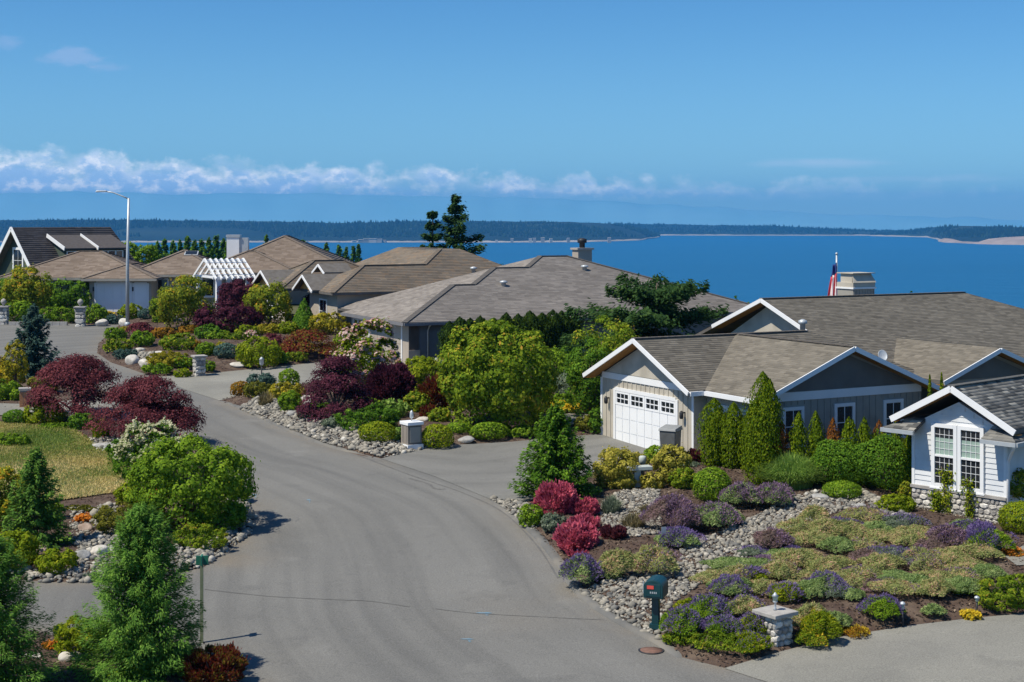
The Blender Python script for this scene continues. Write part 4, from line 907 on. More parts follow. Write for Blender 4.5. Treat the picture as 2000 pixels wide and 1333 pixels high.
# stones of the base, one by one
def stone_face(par, x0, x1, z0, z1, place, size, seed, proud=.05, mat=None):
    """irregular stones with recessed joints; place(s, z, out) maps wall coordinates to local space"""
    rs = np.random.RandomState(seed); z = z0
    while z < z1 - .03:
        hh = min(size * rs.uniform(.65, 1.15), z1 - z); s = x0
        if z1 - (z + hh) < size * .35: hh = z1 - z
        while s < x1 - .02:
            ww = min(size * rs.uniform(.8, 1.9), x1 - s)
            if x1 - (s + ww) < size * .4: ww = x1 - s
            c = (s + ww / 2, z + hh / 2); k = 7; V = []; a0 = rs.uniform(0, .9)
            for r_, o_ in ((1.0, -.04), (1.0, .012), (.72, proud * rs.uniform(.6, 1.2))):
                for i in range(k):
                    an = a0 + 2 * math.pi * i / k; cx, sx_ = math.cos(an), math.sin(an); sq = 1 / max(abs(cx), abs(sx_)) ** .65
                    V.append(place(c[0] + (ww / 2 - .008) * r_ * cx * sq, c[1] + (hh / 2 - .008) * r_ * sx_ * sq, o_ + (rs.uniform(-.012, .012) if o_ > 0 else 0)))
            Fq = [tuple(range(2 * k, 3 * k))] + [(l * k + i, l * k + (i + 1) % k, (l + 1) * k + (i + 1) % k, (l + 1) * k + i) for l in (0, 1) for i in range(k)]
            me = bpy.data.meshes.new('stone'); me.from_pydata([tuple(v) for v in V], [], Fq); me.update()
            a = me.attributes.new('tint', 'FLOAT', 'POINT'); a.data.foreach_set('value', np.full(len(V), rs.rand(), np.float32))
            link('stone', me, mat or STONEM, par); s += ww
        z += hh
baseG = MB().box(-.05, -.002, -.04, GL + .04, -.6, bz0 - .09).build('stone_base', M['mortar'], hG)
stone_face(baseG, -.04, GL + .04, -.25, bz0 - .10, lambda s, z, o: (-.05 - o, s, z), .17, 5)
# roof with returns at the eaves
ez_ = za - (gap + .5) * gp
rG = [[(-.45, -.5, ez_), (12, -.5, ez_), (12, gap, za), (-.45, gap, za)], [(-.45, GL + .5, ez_), (-.45, gap, za), (12, gap, za), (12, GL + .5, ez_)]]
roof(hG, rG, 'G', .30, .15, 61, ridges=[((-.45, gap, za), (12, gap, za))], lift=.026)
rake(hG, (-.45, gap, za), [(-.45, -.55, ez_ - .03), (-.45, GL + .55, ez_ - .03)], (-.03, 0, 0), w=.05, h=.19, soffit=(.43, 0, 0))
zr_ = ez_ - .12
for s, y0, y1 in ((1, -.68, .42), (-1, GL + .68, GL - .42)):
    P = [(-.68, y0, zr_ - .22), (-.68, y1 + s * .02, zr_ - .22), (0.0, y1, zr_ + .10), (0.0, y0 + s * .68, zr_ + .10)]
    P2 = [(-.68, y0, zr_ - .22), (0.0, y0 + s * .68, zr_ + .10), (9.0, y0 + s * .68, zr_ + .10), (9.0, y0, zr_ - .22)]
    r = MB().prism(P if s > 0 else P[::-1], (0, 0, -.10)).prism(P2, (0, 0, -.10)).build('eave_return', M['asphroof'], hG)
    shingles(r, [[(x, y, z + .004) for x, y, z in q] for q in (P, P2)], SHI['G'], .3, .15, .024, 62 + s)
    gutter(hG, [(-.73, y0 - s * .05, zr_ - .20), (-.73, y1 + s * .02, zr_ - .20)], 'bluegrey', .10, .12); gutter(hG, [(-.73, y0 - s * .05, zr_ - .20), (9, y0 - s * .05, zr_ - .20)], 'bluegrey', .10, .12)
MB().tube([(-.68, -.66, zr_ - .32), (-.5, -.5, zr_ - .5), (-.06, -.14, zr_ - .85), (-.04, -.10, zr_ - 1.0), (-.04, -.10, -.3)], .05, 8).build('downspout', M['trim'], hG)

# ------------------------------------------------------------------ plants
def nrm(v): return v / (np.linalg.norm(v, axis=-1, keepdims=True) + 1e-9)
def rdir(rs, n): return nrm(rs.normal(size=(n, 3)))
def leafmesh(name, P, N, L, asp, tint, rs, D=None, fold=0.2):
    """one folded leaf (two triangles) per point"""
    n = len(P); L = np.broadcast_to(np.asarray(L, float), (n,))[:, None]
    t = nrm(np.cross(N, rdir(rs, n))) if D is None else nrm(D - (D * N).sum(-1, keepdims=True) * N)
    b = np.cross(N, t); Wd = L * asp
    V = np.stack([P - t * L / 2, P + b * Wd / 2 + N * Wd * fold, P + t * L / 2, P - b * Wd / 2 + N * Wd * fold], 1).reshape(-1, 3)
    return fastmesh(name, V, np.arange(4 * n).reshape(n, 4), np.repeat(np.clip(tint, 0, 1), 4))
def merge_leaf(parts):
    return [np.concatenate(x) for x in zip(*parts)]
SEED = [100]
def nrs():
    SEED[0] += 1; return np.random.RandomState(SEED[0])

def bush_pts(rs, rx, ry, h, n, clump=0.30, k=None, low=0.10, loose=0.35, flat=1.0, rough=0.12, skirt=.22):
    """leaves over lumpy clumps that cover a dome; a fifth fill the inside"""
    k = k or 46; d = rdir(rs, k * 2); d = d[d[:, 2] > -0.80][:k]; k = len(d)
    cz = h * (0.5 + low * 0.3); R = np.array([rx, ry, h - cz])
    Rz = np.where(d[:, 2:3] < 0, cz, h - cz)
    hd = np.hypot(d[:, 0], d[:, 1]) + 1e-6; d = d.copy(); d[:, :2] *= np.where(d[:, 2] < 0, np.minimum(np.sqrt(np.maximum(0, 1 - np.abs(d[:, 2]) ** 3)) / hd, 2.5), 1.0)[:, None]
    cr = clump * rs.uniform(.7, 1.25, k) * min(rx, ry, h * .7)
    c = d * np.concatenate([np.full((k, 1), rx), np.full((k, 1), ry), Rz], 1) * (1 - clump * .75) * rs.uniform(1 - rough, 1 + rough, (k, 1)); c[:, 2] += cz
    ct = rs.uniform(-.16, .16, k)
    i = rs.randint(0, k, n); dd = nrm(rdir(rs, n) + d[i] * 0.9 + np.array([0, 0, .25]))
    P = c[i] + dd * cr[i][:, None] * rs.uniform(.62, 1.12, (n, 1)) * np.array([1, 1, flat])
    sh = rs.rand(n) < .05; P[sh] += dd[sh] * (cr[i][sh] * rs.uniform(.15, .75, sh.sum()))[:, None]
    N = nrm(dd + rdir(rs, n) * loose); T = np.clip(rs.beta(2.2, 2.2, n) + ct[i], 0, 1)
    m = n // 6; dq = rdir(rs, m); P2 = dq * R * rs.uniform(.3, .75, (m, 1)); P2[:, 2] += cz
    ks = int(n * skirt); sa = rs.rand(ks) * 2 * math.pi; sz = rs.rand(ks) * .55; so = .80 + .16 * np.sin(sa * 5 + sz * 9) * .6 + .25 * sz; P3 = np.stack([np.cos(sa) * rx * so * rs.uniform(.82, 1.02, ks), np.sin(sa) * ry * so * rs.uniform(.82, 1.02, ks), sz * h], -1)
    N3 = nrm(np.stack([np.cos(sa), np.sin(sa), np.full(ks, .35)], -1) + rdir(rs, ks) * .6)
    P = np.concatenate([P, P3, P2]); N = np.concatenate([N, N3, nrm(dq + rdir(rs, m))]); T = np.concatenate([T, rs.beta(2, 2, ks), rs.rand(m) * .5])  # inner fill leaves get only the darker tints: shade put into their colour
    P[:, 2] = np.abs(P[:, 2]) + .01
    return P, N, T
def ball_pts(rs, rx, ry, h, n, rough=0.05):
    d = rdir(rs, n); d[:, 2] = np.abs(d[:, 2]) * np.where(rs.rand(n) < .40, -1, 1)
    d = nrm(d); hz_ = np.hypot(d[:, 0], d[:, 1]) + 1e-6; fz = np.where(d[:, 2] < 0, np.minimum(np.sqrt(np.maximum(0, 1 - np.abs(d[:, 2]) ** 3.5)) / hz_, 3.2), 1.0); d[:, :2] *= fz[:, None]; cz = h * .46; b = 1 + rough * (np.sin(d[:, 0] * 5 + d[:, 2] * 4 + rs.rand() * 6) + np.sin(d[:, 1] * 6 - d[:, 2] * 3))[:, None] * .5
    P = d * np.stack([np.full(n, rx), np.full(n, ry), np.where(d[:, 2] < 0, cz, h - cz)], -1) * b * rs.uniform(.86, 1.03, (n, 1)); P[:, 2] += cz
    return P, nrm(d + rdir(rs, n) * .55), rs.beta(2, 2, n)
def maple_pts(rs, rx, ry, h, n, k=42, base=0.18, thick=.16):
    """layered, flat, drooping sprays arranged as a dome"""
    u = rs.rand(k) ** .6; an = rs.rand(k) * 2 * math.pi + np.arange(k) * 2.4; z = h * (base + (1 - base) * (1 - u ** 2.2) * rs.uniform(.45, 1.0, k) * .92); z = np.where(rs.rand(k) < .6, h * (base + (.93 - base) * (1 - u ** 2.4)), z)
    c = np.stack([np.cos(an) * rx * u * .82, np.sin(an) * ry * u * .82, z], -1); cr = rs.uniform(.22, .36, k) * min(rx, ry) ; ct = rs.uniform(-.22, .22, k)
    i = rs.randint(0, k, n); a2 = rs.rand(n) * 2 * math.pi; r2 = np.sqrt(rs.rand(n))
    P = c[i].copy(); P[:, 0] += np.cos(a2) * r2 * cr[i]; P[:, 1] += np.sin(a2) * r2 * cr[i]; P[:, 2] += (-.45 * r2 ** 2 + rs.normal(0, thick, n)) * cr[i]
    out = nrm(np.stack([np.cos(a2) * r2 + c[i, 0] / rx * .5, np.sin(a2) * r2 + c[i, 1] / ry * .5, np.full(n, .85)], -1))
    return P, nrm(out + rdir(rs, n) * .45), np.clip(rs.beta(2, 2, n) + ct[i], 0, 1), c
def conifer_parts(rs, r, h, nb, per, L, droop=.25, up=.25, base=0.02, power=.85, layer=0, wid=.32, side=.8, irregular=.25, trunk_r=None, top_r=.04):
    """whorled flat sprays of needles on a trunk; returns leaves (P,N,D,T) and branch lines"""
    P = []; N = []; D = []; T = []; lines = []
    for b in range(nb):
        t = base + (1 - base) * (b + rs.rand() * .9) / nb; t = min(t, .995)
        if layer: t = (math.floor(t * layer) + rs.uniform(.0, .35)) / layer
        z = h * t; ln = (r * (1 - t) ** power + top_r * r) * rs.uniform(1 - irregular, 1 + irregular * .55); an = b * 2.39996 + rs.uniform(-.4, .4)
        d = np.array([math.cos(an), math.sin(an), 0.]); s = np.array([-d[1], d[0], 0.]); m = max(6, int(per * (ln / r + .25)))
        u = rs.uniform(.08, 1, m) ** .8; v = rs.uniform(-1, 1, m); wd = ln * wid * (1.05 - u) ** .6 * np.minimum(1, u * 3)
        slope = -droop + (up + droop) * t * 1.6
        zz = z + ln * (slope * u + .22 * up * u * u) - np.abs(v) * wd * .30 + rs.normal(0, .035 * r + .01, m)
        pts = d * (u * ln)[:, None] + s * (v * wd)[:, None]; pts[:, 2] = np.maximum(zz, 0.03)
        dr = nrm(d * .75 + s * (np.sign(v) * np.abs(v) * side)[:, None] + np.stack([np.zeros(m), np.zeros(m), slope * .8 - .22 + rs.normal(0, .2, m)], -1))
        P.append(pts); D.append(dr); N.append(nrm(np.array([0, 0, 1.]) + rdir(rs, m) * .7 + d * .25)); T.append(np.clip(rs.beta(2, 2, m) * .75 + .30 * u * u * rs.rand() + rs.uniform(-.1, .1), 0, 1))
        lines.append([(0, 0, z), tuple(d * ln * .5 + np.array([0, 0, z + ln * slope * .5])), tuple(d * ln * .9 + np.array([0, 0, z + ln * (slope * .9 + .2 * up)]))])
    return [np.concatenate(x) for x in (P, N, D, T)], lines
def column_pts(rs, r, h, n, leaders=5, taper=.62):
    P = []; N = []; D = []; T = []
    for k in range(leaders):
        an = k * 2.4 + rs.rand(); off = (0 if k == 0 else r * rs.uniform(.25, .5)); cx, cy = math.cos(an) * off, math.sin(an) * off
        hh = h * (1 if k == 0 else rs.uniform(.74, .97)); rr = r * (.92 if k == 0 else rs.uniform(.5, .68)); m = n // leaders
        t = rs.rand(m) ** .85; prof = np.minimum(1, ((1 - t) / taper) ** .8) * np.minimum(1, .72 + t * 1.4)
        a = rs.rand(m) * 2 * math.pi; lump_ = 1 + .14 * np.sin(a * 5 + t * 16 + rs.rand() * 6) + rs.normal(0, .07, m)
        o = np.stack([np.cos(a), np.sin(a), np.full(m, .18)], -1)
        P.append(np.stack([cx + np.cos(a) * rr * prof * lump_, cy + np.sin(a) * rr * prof * lump_, t * hh + .02], -1)); N.append(nrm(o + rdir(rs, m) * .45))
        D.append(nrm(o * .45 + np.array([0, 0, 1.]) + rdir(rs, m) * .3)); T.append(np.clip(rs.beta(2, 2, m) + rs.uniform(-.08, .08), 0, 1))
    return [np.concatenate(x) for x in (P, N, D, T)]
def spike_pts(rs, rx, ry, h, n, upness=1.0, base=.25):
    """upright stems over a dome: base point, direction, reach"""
    a = rs.rand(n) * 2 * math.pi; u = np.sqrt(rs.rand(n)); dome = np.sqrt(np.maximum(0, 1 - (u * .97) ** 2))
    wob = 1 + .18 * np.sin(a * 3 + rs.rand() * 6) * u + .10 * np.sin(a * 7 + u * 5)
    P = np.stack([np.cos(a) * u * rx * wob, np.sin(a) * u * ry * wob, h * (.18 + .72 * dome) * (1 + .12 * np.sin(a * 4 + u * 6)) + rs.normal(0, .04 * h, n)], -1)
    D = nrm(np.stack([np.cos(a) * u * .9, np.sin(a) * u * .9, np.full(n, .75 * upness)], -1) + rdir(rs, n) * .28)
    return P, D, u
def grass_blades(rs, rx, ry, h, n, w, arch=.8):
    """arching blades from a wide clump: tall ones in the middle, shorter ones leaning out all round"""
    a = rs.rand(n) * 2 * math.pi; u = np.sqrt(rs.rand(n)); ln = h * rs.uniform(.5, 1.1, n) * (1.0 - .42 * u ** 2)
    o = np.stack([np.cos(a), np.sin(a), np.zeros(n)], -1); s = np.stack([-np.sin(a), np.cos(a), np.zeros(n)], -1); start = o * (u * .62)[:, None] * np.array([rx, ry, 0]); start[:, 2] = .02
    b = a + rs.normal(0, .7, n); lean = np.stack([np.cos(b) * rx, np.sin(b) * ry], -1) * (rs.uniform(.08, .55, n) * (.35 + .75 * u))[:, None]
    rows = []
    for f in (0, .35, .7, 1.0):
        p = start.copy(); p[:, :2] += lean * f ** 1.6; p[:, 2] += ln * ((1 - (1 - f) ** 1.5) - arch * rs.uniform(.05, .35, n) * f ** 3)
        ww = w * (1 - f * .85); rows += [p - s * ww / 2, p + s * ww / 2]
    V = np.stack(rows, 1); i = np.arange(n)[:, None] * 8; Q = np.concatenate([i + np.array([[2 * k, 2 * k + 1, 2 * k + 3, 2 * k + 2]]) for k in range(3)], 0)
    return V.reshape(-1, 3), Q, np.repeat(rs.beta(2, 2, n), 8)

def stems(root, h, r, n=5, mat='bark', spread=.5, rs=None, name='stem', rad=.03):
    rs = rs or np.random.RandomState(1); m = MB()
    for k in range(n):
        an = k * 2.4; d = r * spread * (.4 + .6 * (k % 3) / 2)
        m.tube([(math.cos(an) * .04 * r, math.sin(an) * .04 * r, -.06), (math.cos(an) * d * .5, math.sin(an) * d * .5, h * .35), (math.cos(an) * d, math.sin(an) * d, h * .75)], [rad, rad * .8, rad * .35], 5)
    return m.build(name, M[mat], root)

def spot(L, R, T, B, Y=None, fwd=.6):
    """centre, radius, height of a plant that fills the given box of the photograph and stands on the ground"""
    cx = (L + R) / 2
    if Y is None:
        Y = Yg(B); Y = Y + fwd * (R - L) / 2 * Y / FPX
    X = (cx - 1000) / FPX * Y; z = float(gz(X, Y)) + bedz(X, Y); top = CAMZ - (T - HY) / FPX * Y
    return X, Y, z, (R - L) / 2 * Y / FPX, max(top - z, .12)
def npx(L, R, T, B, leafpx, layers): return int(np.clip((R - L) * (B - T) / 3.81 * .78 / (leafpx ** 2 * .42) * layers, 120, 42000))
LEAFPX = 2.25
def shrub(box, pal, label, name='shrub', cat='shrub', style='bush', flowers=None, fl_n=.10, leaf=1.0, Y=None, group=None, depth=1.0, fwd=.6, **kw):
    L, R, T, B = box; gw = (R - L) * .07; L -= gw; R += gw; T -= (B - T) * .05; X, Yc, z, r, h = spot(L, R, T, B, Y, fwd); rs = nrs(); t = thing(name, label, cat, (X, Yc, z - .02), rs.uniform(-.4, .4), group)
    pxs = Yc / FPX * 1.953; ls = LEAFPX * leaf * pxs * 1.15; n = npx(L, R, T, B, LEAFPX * leaf, 5.5); ry = r * depth
    asp = .62; D = None
    if style == 'bush': P, N, Tn = bush_pts(rs, r, ry, h, n, **kw)
    elif style == 'ball': P, N, Tn = ball_pts(rs, r, ry, h, int(n * .85), **kw)
    elif style == 'maple': P, N, Tn, _ = maple_pts(rs, r, ry, h, n, **kw); asp = .55
    elif style == 'juniper':
        P, N, Tn = bush_pts(rs, r, ry, h, n, clump=.22, loose=.6, flat=.6); D = nrm(P * np.array([1, 1, .4]) + np.array([0, 0, .25 * h]) + rdir(rs, len(P)) * r * .5); asp = .35; ls *= 1.35
    elif style == 'barberry':
        P, N, Tn = bush_pts(rs, r * .92, ry * .92, h * .94, n, clump=.28, loose=.7); D = nrm(P / np.array([r, ry, h]) + np.array([0, 0, .35]) + rdir(rs, len(P)) * .4); N = nrm(np.cross(D, rdir(rs, len(P)))); asp = .42; ls *= 1.5
    elif style == 'cone':
        u = rs.rand(n) ** .65; a = rs.rand(n) * 2 * math.pi; zz = (1 - u) * h; rr = r * np.minimum(1, u * 1.02) ** .8 * (1 - .25 * np.maximum(0, u - .85) * 4)
        P = np.stack([np.cos(a) * rr, np.sin(a) * rr, zz + .02], -1) * rs.uniform(.93, 1.02, (n, 1)); N = nrm(np.stack([np.cos(a), np.sin(a), np.full(n, .4)], -1) + rdir(rs, n) * .5); Tn = rs.beta(2, 2, n)
    o = link('foliage', leafmesh('foliage', P, N, ls * rs.uniform(.75, 1.3, len(P)), asp, Tn, rs, D), LM[pal], t)
    if h > .35: stems(t, h, r, 5 if r < 1 else 8, rs=rs, rad=.012 + .016 * min(h, 2))
    if flowers:
        m = max(14, int(n * fl_n)); d = rdir(rs, m * 3); d = d[d[:, 2] > -.05][:m]; m = len(d); idx = rs.choice(len(P) * 5 // 6, m)
        Pf = P[idx] + N[idx] * ls * .5; Pf = Pf[Pf[:, 2] > h * .35]; m = len(Pf)
        if m: link('flowers', leafmesh('flowers', np.repeat(Pf, 3, 0) + rs.normal(0, ls * .35, (m * 3, 3)), nrm(rdir(rs, m * 3) + np.array([-.3, -.4, 1])), ls * 1.0, .9, rs.rand(m * 3), rs), LM[flowers], t, 'stuff')
    return t
def conifer(box, pal, label, name='spruce_tree', cat='conifer', nb=150, per=46, leaf=1.0, Y=None, group=None, fwd=.5, cut=None, asp=.46, **kw):
    L, R, T, B = box; gw = (R - L) * .06; L -= gw; R += gw; per = int(per * 1.7); X, Yc, z, r, h = spot(L, R, T, B, Y, fwd); rs = nrs(); t = thing(name, label, cat, (X, Yc, z - .03), rs.uniform(0, 6), group)
    ls = LEAFPX * leaf * Yc / FPX * 1.953 * 1.9; (P, N, D, Tn), lines = conifer_parts(rs, r, h, nb, per, ls, **kw)
    link('crown', leafmesh('crown', P, N, ls * rs.uniform(.7, 1.25, len(P)), asp, Tn, rs, D, .1), LM[pal], t)
    m = MB(); tr = .022 * h + .02; m.tube([(0, 0, -.1), (0, 0, h * .5), (0, 0, h * .97)], [tr, tr * .6, tr * .12], 8)
    for l in lines[::2]: m.tube(l, [tr * .28, tr * .18, tr * .06], 4, cap=False)
    m.build('trunk', M['bark'], t); return t
def column(box, pal, label, Y=None, tip=None, leaders=5, group=None, name='arborvitae', fwd=.5, taper=.62, n_k=1.0):
    L, R, T, B = box; X, Yc, z, r, h = spot(L, R, T, B, Y, fwd); rs = nrs(); t = thing(name, label, 'conifer', (X, Yc, z - .03), rs.uniform(0, 6), group)
    ls = LEAFPX * Yc / FPX * 1.953 * 1.15; n = int(npx(L, R, T, B, LEAFPX, 9) * n_k); P, N, D, Tn = column_pts(rs, r, h, n, leaders, taper)
    if tip:
        k = P[:, 2] > h * (tip[1] + .06 * np.sin(np.arctan2(P[:, 1], P[:, 0]) * 3))
        link('brown_tip', leafmesh('brown_tip', P[k], N[k], ls, .42, Tn[k], rs, D[k]), LM[tip[0]], t); P, N, D, Tn = P[~k], N[~k], D[~k], Tn[~k]
    link('crown', leafmesh('crown', P, N, ls * rs.uniform(.7, 1.25, len(P)), .6, Tn, rs, D), LM[pal], t)
    MB().tube([(0, 0, -.1), (0, 0, h * .8)], [.05, .015], 6).build('trunk', M['bark'], t); return t
def tree(box, pal, label, trunk_base, name='tree', cat='tree', style='bush', crown_bot=.3, limbs=6, Y=None, flowers=None, fl_n=.3, leaf=1.0, bark='greybark', depth=1.0, fwd=.6, **kw):
    """crown in the box; the trunk goes from its base pixel up into it"""
    L, R, T, B = box; X, Yc, z, r, h = spot(L, R, T, trunk_base, Y, fwd); rs = nrs(); t = thing(name, label, cat, (X, Yc, z - .03), 0.0)
    r = (R - L) / 2 * Yc / FPX; zb = max(CAMZ - (B - HY) / FPX * Yc - z, .15); hc = h - zb
    n = npx(L, R, T, B, LEAFPX * leaf, 6); ls = LEAFPX * leaf * Yc / FPX * 1.953 * 1.2
    if style == 'maple': P, N, Tn, c = maple_pts(rs, r, r * depth, hc, n, **kw); asp = .5
    else: kw.setdefault('skirt', .08); P, N, Tn = bush_pts(rs, r, r * depth, hc, n, **kw); asp = .6; c = P[rs.choice(len(P), 20)] * .7
    P[:, 2] += zb; c = c.copy(); c[:, 2] += zb
    link('crown', leafmesh('crown', P, N, ls * rs.uniform(.75, 1.3, len(P)), asp, Tn, rs), LM[pal], t)
    m = MB(); tr = .018 * h + .025 + .01 * r; fork = min(zb * .9 + .1, h * .4); m.tube([(0, 0, -.12), (.03 * h, .01, fork * .55), (.01, 0, fork)], [tr * 1.2, tr, tr * .85], 8)
    for k in range(limbs + 3):
        q = c[(k * 5) % len(c)]; m.tube([(.01, 0, fork * .92), tuple(q * np.array([.45, .45, 0]) + np.array([0, 0, fork + (q[2] - fork) * .55])), tuple(q)], [tr * .6, tr * .36, tr * .12], 6)
    m.build('trunk', M[bark], t)
    if flowers:
        m_ = int(n * fl_n); idx = rs.choice(len(P) * 5 // 6, m_); Pf = P[idx] + N[idx] * ls * .45
        link('blossom', leafmesh('blossom', Pf, nrm(N[idx] + np.array([0, 0, .6])), ls * 1.15, .85, rs.rand(m_), rs), LM[flowers], t, 'stuff')
    return t
def mound(box, pal, label, fl=None, fl_frac=.35, name='heather_plant', cat='heather', Y=None, group=None, upness=1.0, depth=.95, stalk=1.0, fwd=.5, fl_top=False):
    L, R, T, B = box; X, Yc, z, r, h = spot(L, R, T, B, Y, fwd); rs = nrs(); t = thing(name, label, cat, (X, Yc, z - .02), rs.uniform(0, 6), group)
    n = npx(L, R, T, B, LEAFPX, 8.5); P, D, u = spike_pts(rs, r, r * depth, h, n, upness); ls = LEAFPX * Yc / FPX * 1.953 * 2.0 * stalk
    N = nrm(np.cross(D, rdir(rs, n)) + D * .5 + np.array([0, 0, .4])); tn = rs.beta(2, 2, n) + .18 * np.sin(P[:, 0] * 7) * np.sin(P[:, 1] * 6)
    o = link('foliage', leafmesh('foliage', P, N, ls * rs.uniform(.6, 1.25, n) * .85, .27, tn, rs, D), LM[pal], t)
    m2 = n // 2; P2, D2, _ = spike_pts(rs, r * .92, r * depth * .92, h * .8, m2, upness)
    if fl:
        m = int(n * fl_frac * .8); Pf, Df, uf = spike_pts(rs, r * 1.0, r * depth, h, m, upness)
        if fl_top: Pf[:, 2] += ls * .9
        patch = np.sin(Pf[:, 0] * 4 + rs.rand() * 6) + np.sin(Pf[:, 1] * 4.5 + rs.rand() * 6) > -.9; Pf, Df = Pf[patch], Df[patch]
        Pf = Pf + Df * ls * .55; link('flowers', leafmesh('flowers', Pf, nrm(np.cross(Df, rdir(rs, len(Pf))) + np.array([0, -.1, .3])), ls * .62, .34, rs.rand(len(Pf)), rs, Df), LM[fl], t, 'stuff')
    return t
def fountain(box, pal, label, name='ornamental_grass', cat='grass', Y=None, n=None, w=1.0, arch=.8, group=None):
    L, R, T, B = box; X, Yc, z, r, h = spot(L, R, T, B, Y, .5); rs = nrs(); t = thing(name, label, cat, (X, Yc, z - .02), rs.uniform(0, 6), group)
    n = n or int((R - L) * (B - T) / 9); V, Q, tn = grass_blades(rs, r, r, h * 1.12, n, w * Yc / FPX * 1.953 * 1.3, arch)
    o = link('blades', fastmesh('blades', V, Q, tn), LM[pal], t, 'stuff')
    MB().lathe([(r * .4, -.05), (r * .42, .02), (r * .2, h * .12)], (0, 0, 0), 8).build('crown_base', M['bark'], t); return t
def boulder(box, label, mat, Y=None, group=None, name='boulder', seed=None, sq=1.0, fwd=.5):
    L, R, T, B = box; X, Yc, z, r, h = spot(L, R, T, B, Y, fwd); rs = nrs()
    import bmesh
    bm = bmesh.new(); bmesh.ops.create_icosphere(bm, subdivisions=3, radius=1.0); planes = rdir(rs, 11); planes[:, 2] *= .8; dd = rs.uniform(.62, .95, 11)
    for v in bm.verts:
        p = np.array(v.co); 
        for q, d in zip(planes, dd):
            q = q / np.linalg.norm(q); e = p @ q - d
            if e > 0: p = p - q * e * .9
        p *= 1 + .05 * math.sin(p[0] * 5 + rs.rand() * .3) * math.sin(p[1] * 6)
        v.co = Vector(p) + Vector(rs.normal(0, .012, 3))
    me = bpy.data.meshes.new(name); bm.to_mesh(me); bm.free(); me.polygons.foreach_set('use_smooth', [True] * len(me.polygons))
    for v in me.vertices: v.co = (v.co.x * r * 1.12, v.co.y * r * .9, (v.co.z * .62 + .38) * h * 1.05)
    o = link(name, me, mat); o.location = (X, Yc, z - .05); o.rotation_euler = (0, 0, rs.uniform(-.6, .6)); return props(o, label, 'rock', group)
_ico = None
def cobbles(name, pts_px, size, seed, dens=1.0, poly=None):
    """a bed of rounded stones, joined: far too many to count"""
    import bmesh
    bm = bmesh.new(); bmesh.ops.create_icosphere(bm, subdivisions=1, radius=1.0); IV = np.array([v.co[:] for v in bm.verts]); IF = np.array([[v.index for v in f.verts] for f in bm.faces]); bm.free()
    bm = bmesh.new(); bmesh.ops.create_icosphere(bm, subdivisions=2, radius=1.0); bm.free()
    P = poly or px(pts_px); rs = np.random.RandomState(seed); xs_, ys_ = zip(*P); area = abs(sum(P[i - 1][0] * P[i][1] - P[i][0] * P[i - 1][1] for i in range(len(P)))) / 2
    n = int(area / (size * size * 2.0) * dens); bb = (max(xs_) - min(xs_)) * (max(ys_) - min(ys_)); k = int(n * bb / area * 1.05) + 5
    X = rs.uniform(min(xs_), max(xs_), k); Y = rs.uniform(min(ys_), max(ys_), k); q = inpoly_np(X, Y, P); X, Y = X[q][:n], Y[q][:n]; n = len(X)
    Z = gz(X, Y) + np.array([bedz(float(a), float(b)) for a, b in zip(X, Y)]); s = np.minimum(size * rs.lognormal(-.2, .52, n), size * 2.6); ax = np.stack([s * rs.uniform(.8, 1.35, n), s * rs.uniform(.65, 1.05, n), s * rs.uniform(.45, .8, n)], -1)
    V = IV[None] * (1 + rs.normal(0, .10, (n, len(IV), 1))) * ax[:, None]; a = rs.rand(n) * 6.28; c, s_ = np.cos(a)[:, None], np.sin(a)[:, None]
    tl = rs.normal(0, .35, n)[:, None]; V = np.stack([V[..., 0], V[..., 1] * np.cos(tl) - V[..., 2] * np.sin(tl), V[..., 1] * np.sin(tl) + V[..., 2] * np.cos(tl)], -1)
    V = np.stack([V[..., 0] * c - V[..., 1] * s_ + X[:, None], V[..., 0] * s_ + V[..., 1] * c + Y[:, None], V[..., 2] + (Z + ax[:, 2] * .35 + rs.uniform(0, .5, n) * size)[:, None]], -1)
    F_ = IF[None] + (np.arange(n) * len(IV))[:, None, None]; t = np.clip(rs.beta(2.2, 1.6, n), 0, 1)
    return link(name, fastmesh(name, V.reshape(-1, 3), F_.reshape(-1, 3), np.repeat(t, len(IV)), smooth=True), ROCK, kind='stuff')

# ------------------------------------------------------------------ dry stream beds and stone edges
cobbles('river_rock', [(1128, 1158), (1200, 1212), (1270, 1248), (1305, 1262), (1300, 1215), (1390, 1150), (1470, 1112), (1500, 1085), (1560, 1040), (1650, 1015), (1720, 990), (1690, 975), (1620, 978), (1540, 992), (1450, 1040), (1340, 1080), (1325, 1120), (1200, 1148)], .046, 1, .8)
cobbles('river_rock', [(468, 800), (560, 839), (640, 871), (745, 896), (830, 878), (850, 868), (780, 866), (700, 850), (640, 828), (560, 793), (500, 786)], .062, 2)
cobbles('river_rock', [(455, 952), (482, 975), (499, 1010), (492, 1042), (440, 1080), (398, 1108), (360, 1095), (430, 1058), (455, 1035), (440, 990)], .060, 3)
cobbles('river_rock', [(0, 1116), (60, 1124), (140, 1122), (150, 1090), (200, 1050), (270, 1080), (400, 1085), (398, 1108), (300, 1132), (200, 1139), (100, 1139), (0, 1132)], .055, 4, .9)
cobbles('river_rock', [(956, 974), (1000, 1008), (1040, 1040), (1060, 1030), (1030, 1000), (1015, 980)], .055, 5)
cobbles('river_rock', [(1170, 1005), (1215, 975), (1290, 975), (1290, 1060), (1230, 1075), (1180, 1060)], .035, 6, .8)
cobbles('river_rock', [(135, 1010), (230, 1000), (260, 1020), (230, 1075), (140, 1085)], .06, 7, .5)
cobbles('river_rock', [(175, 868), (230, 862), (235, 880), (190, 892)], .06, 8)
cobbles('river_rock', [(238, 690), (300, 700), (300, 725), (262, 712)], .08, 9, .8)
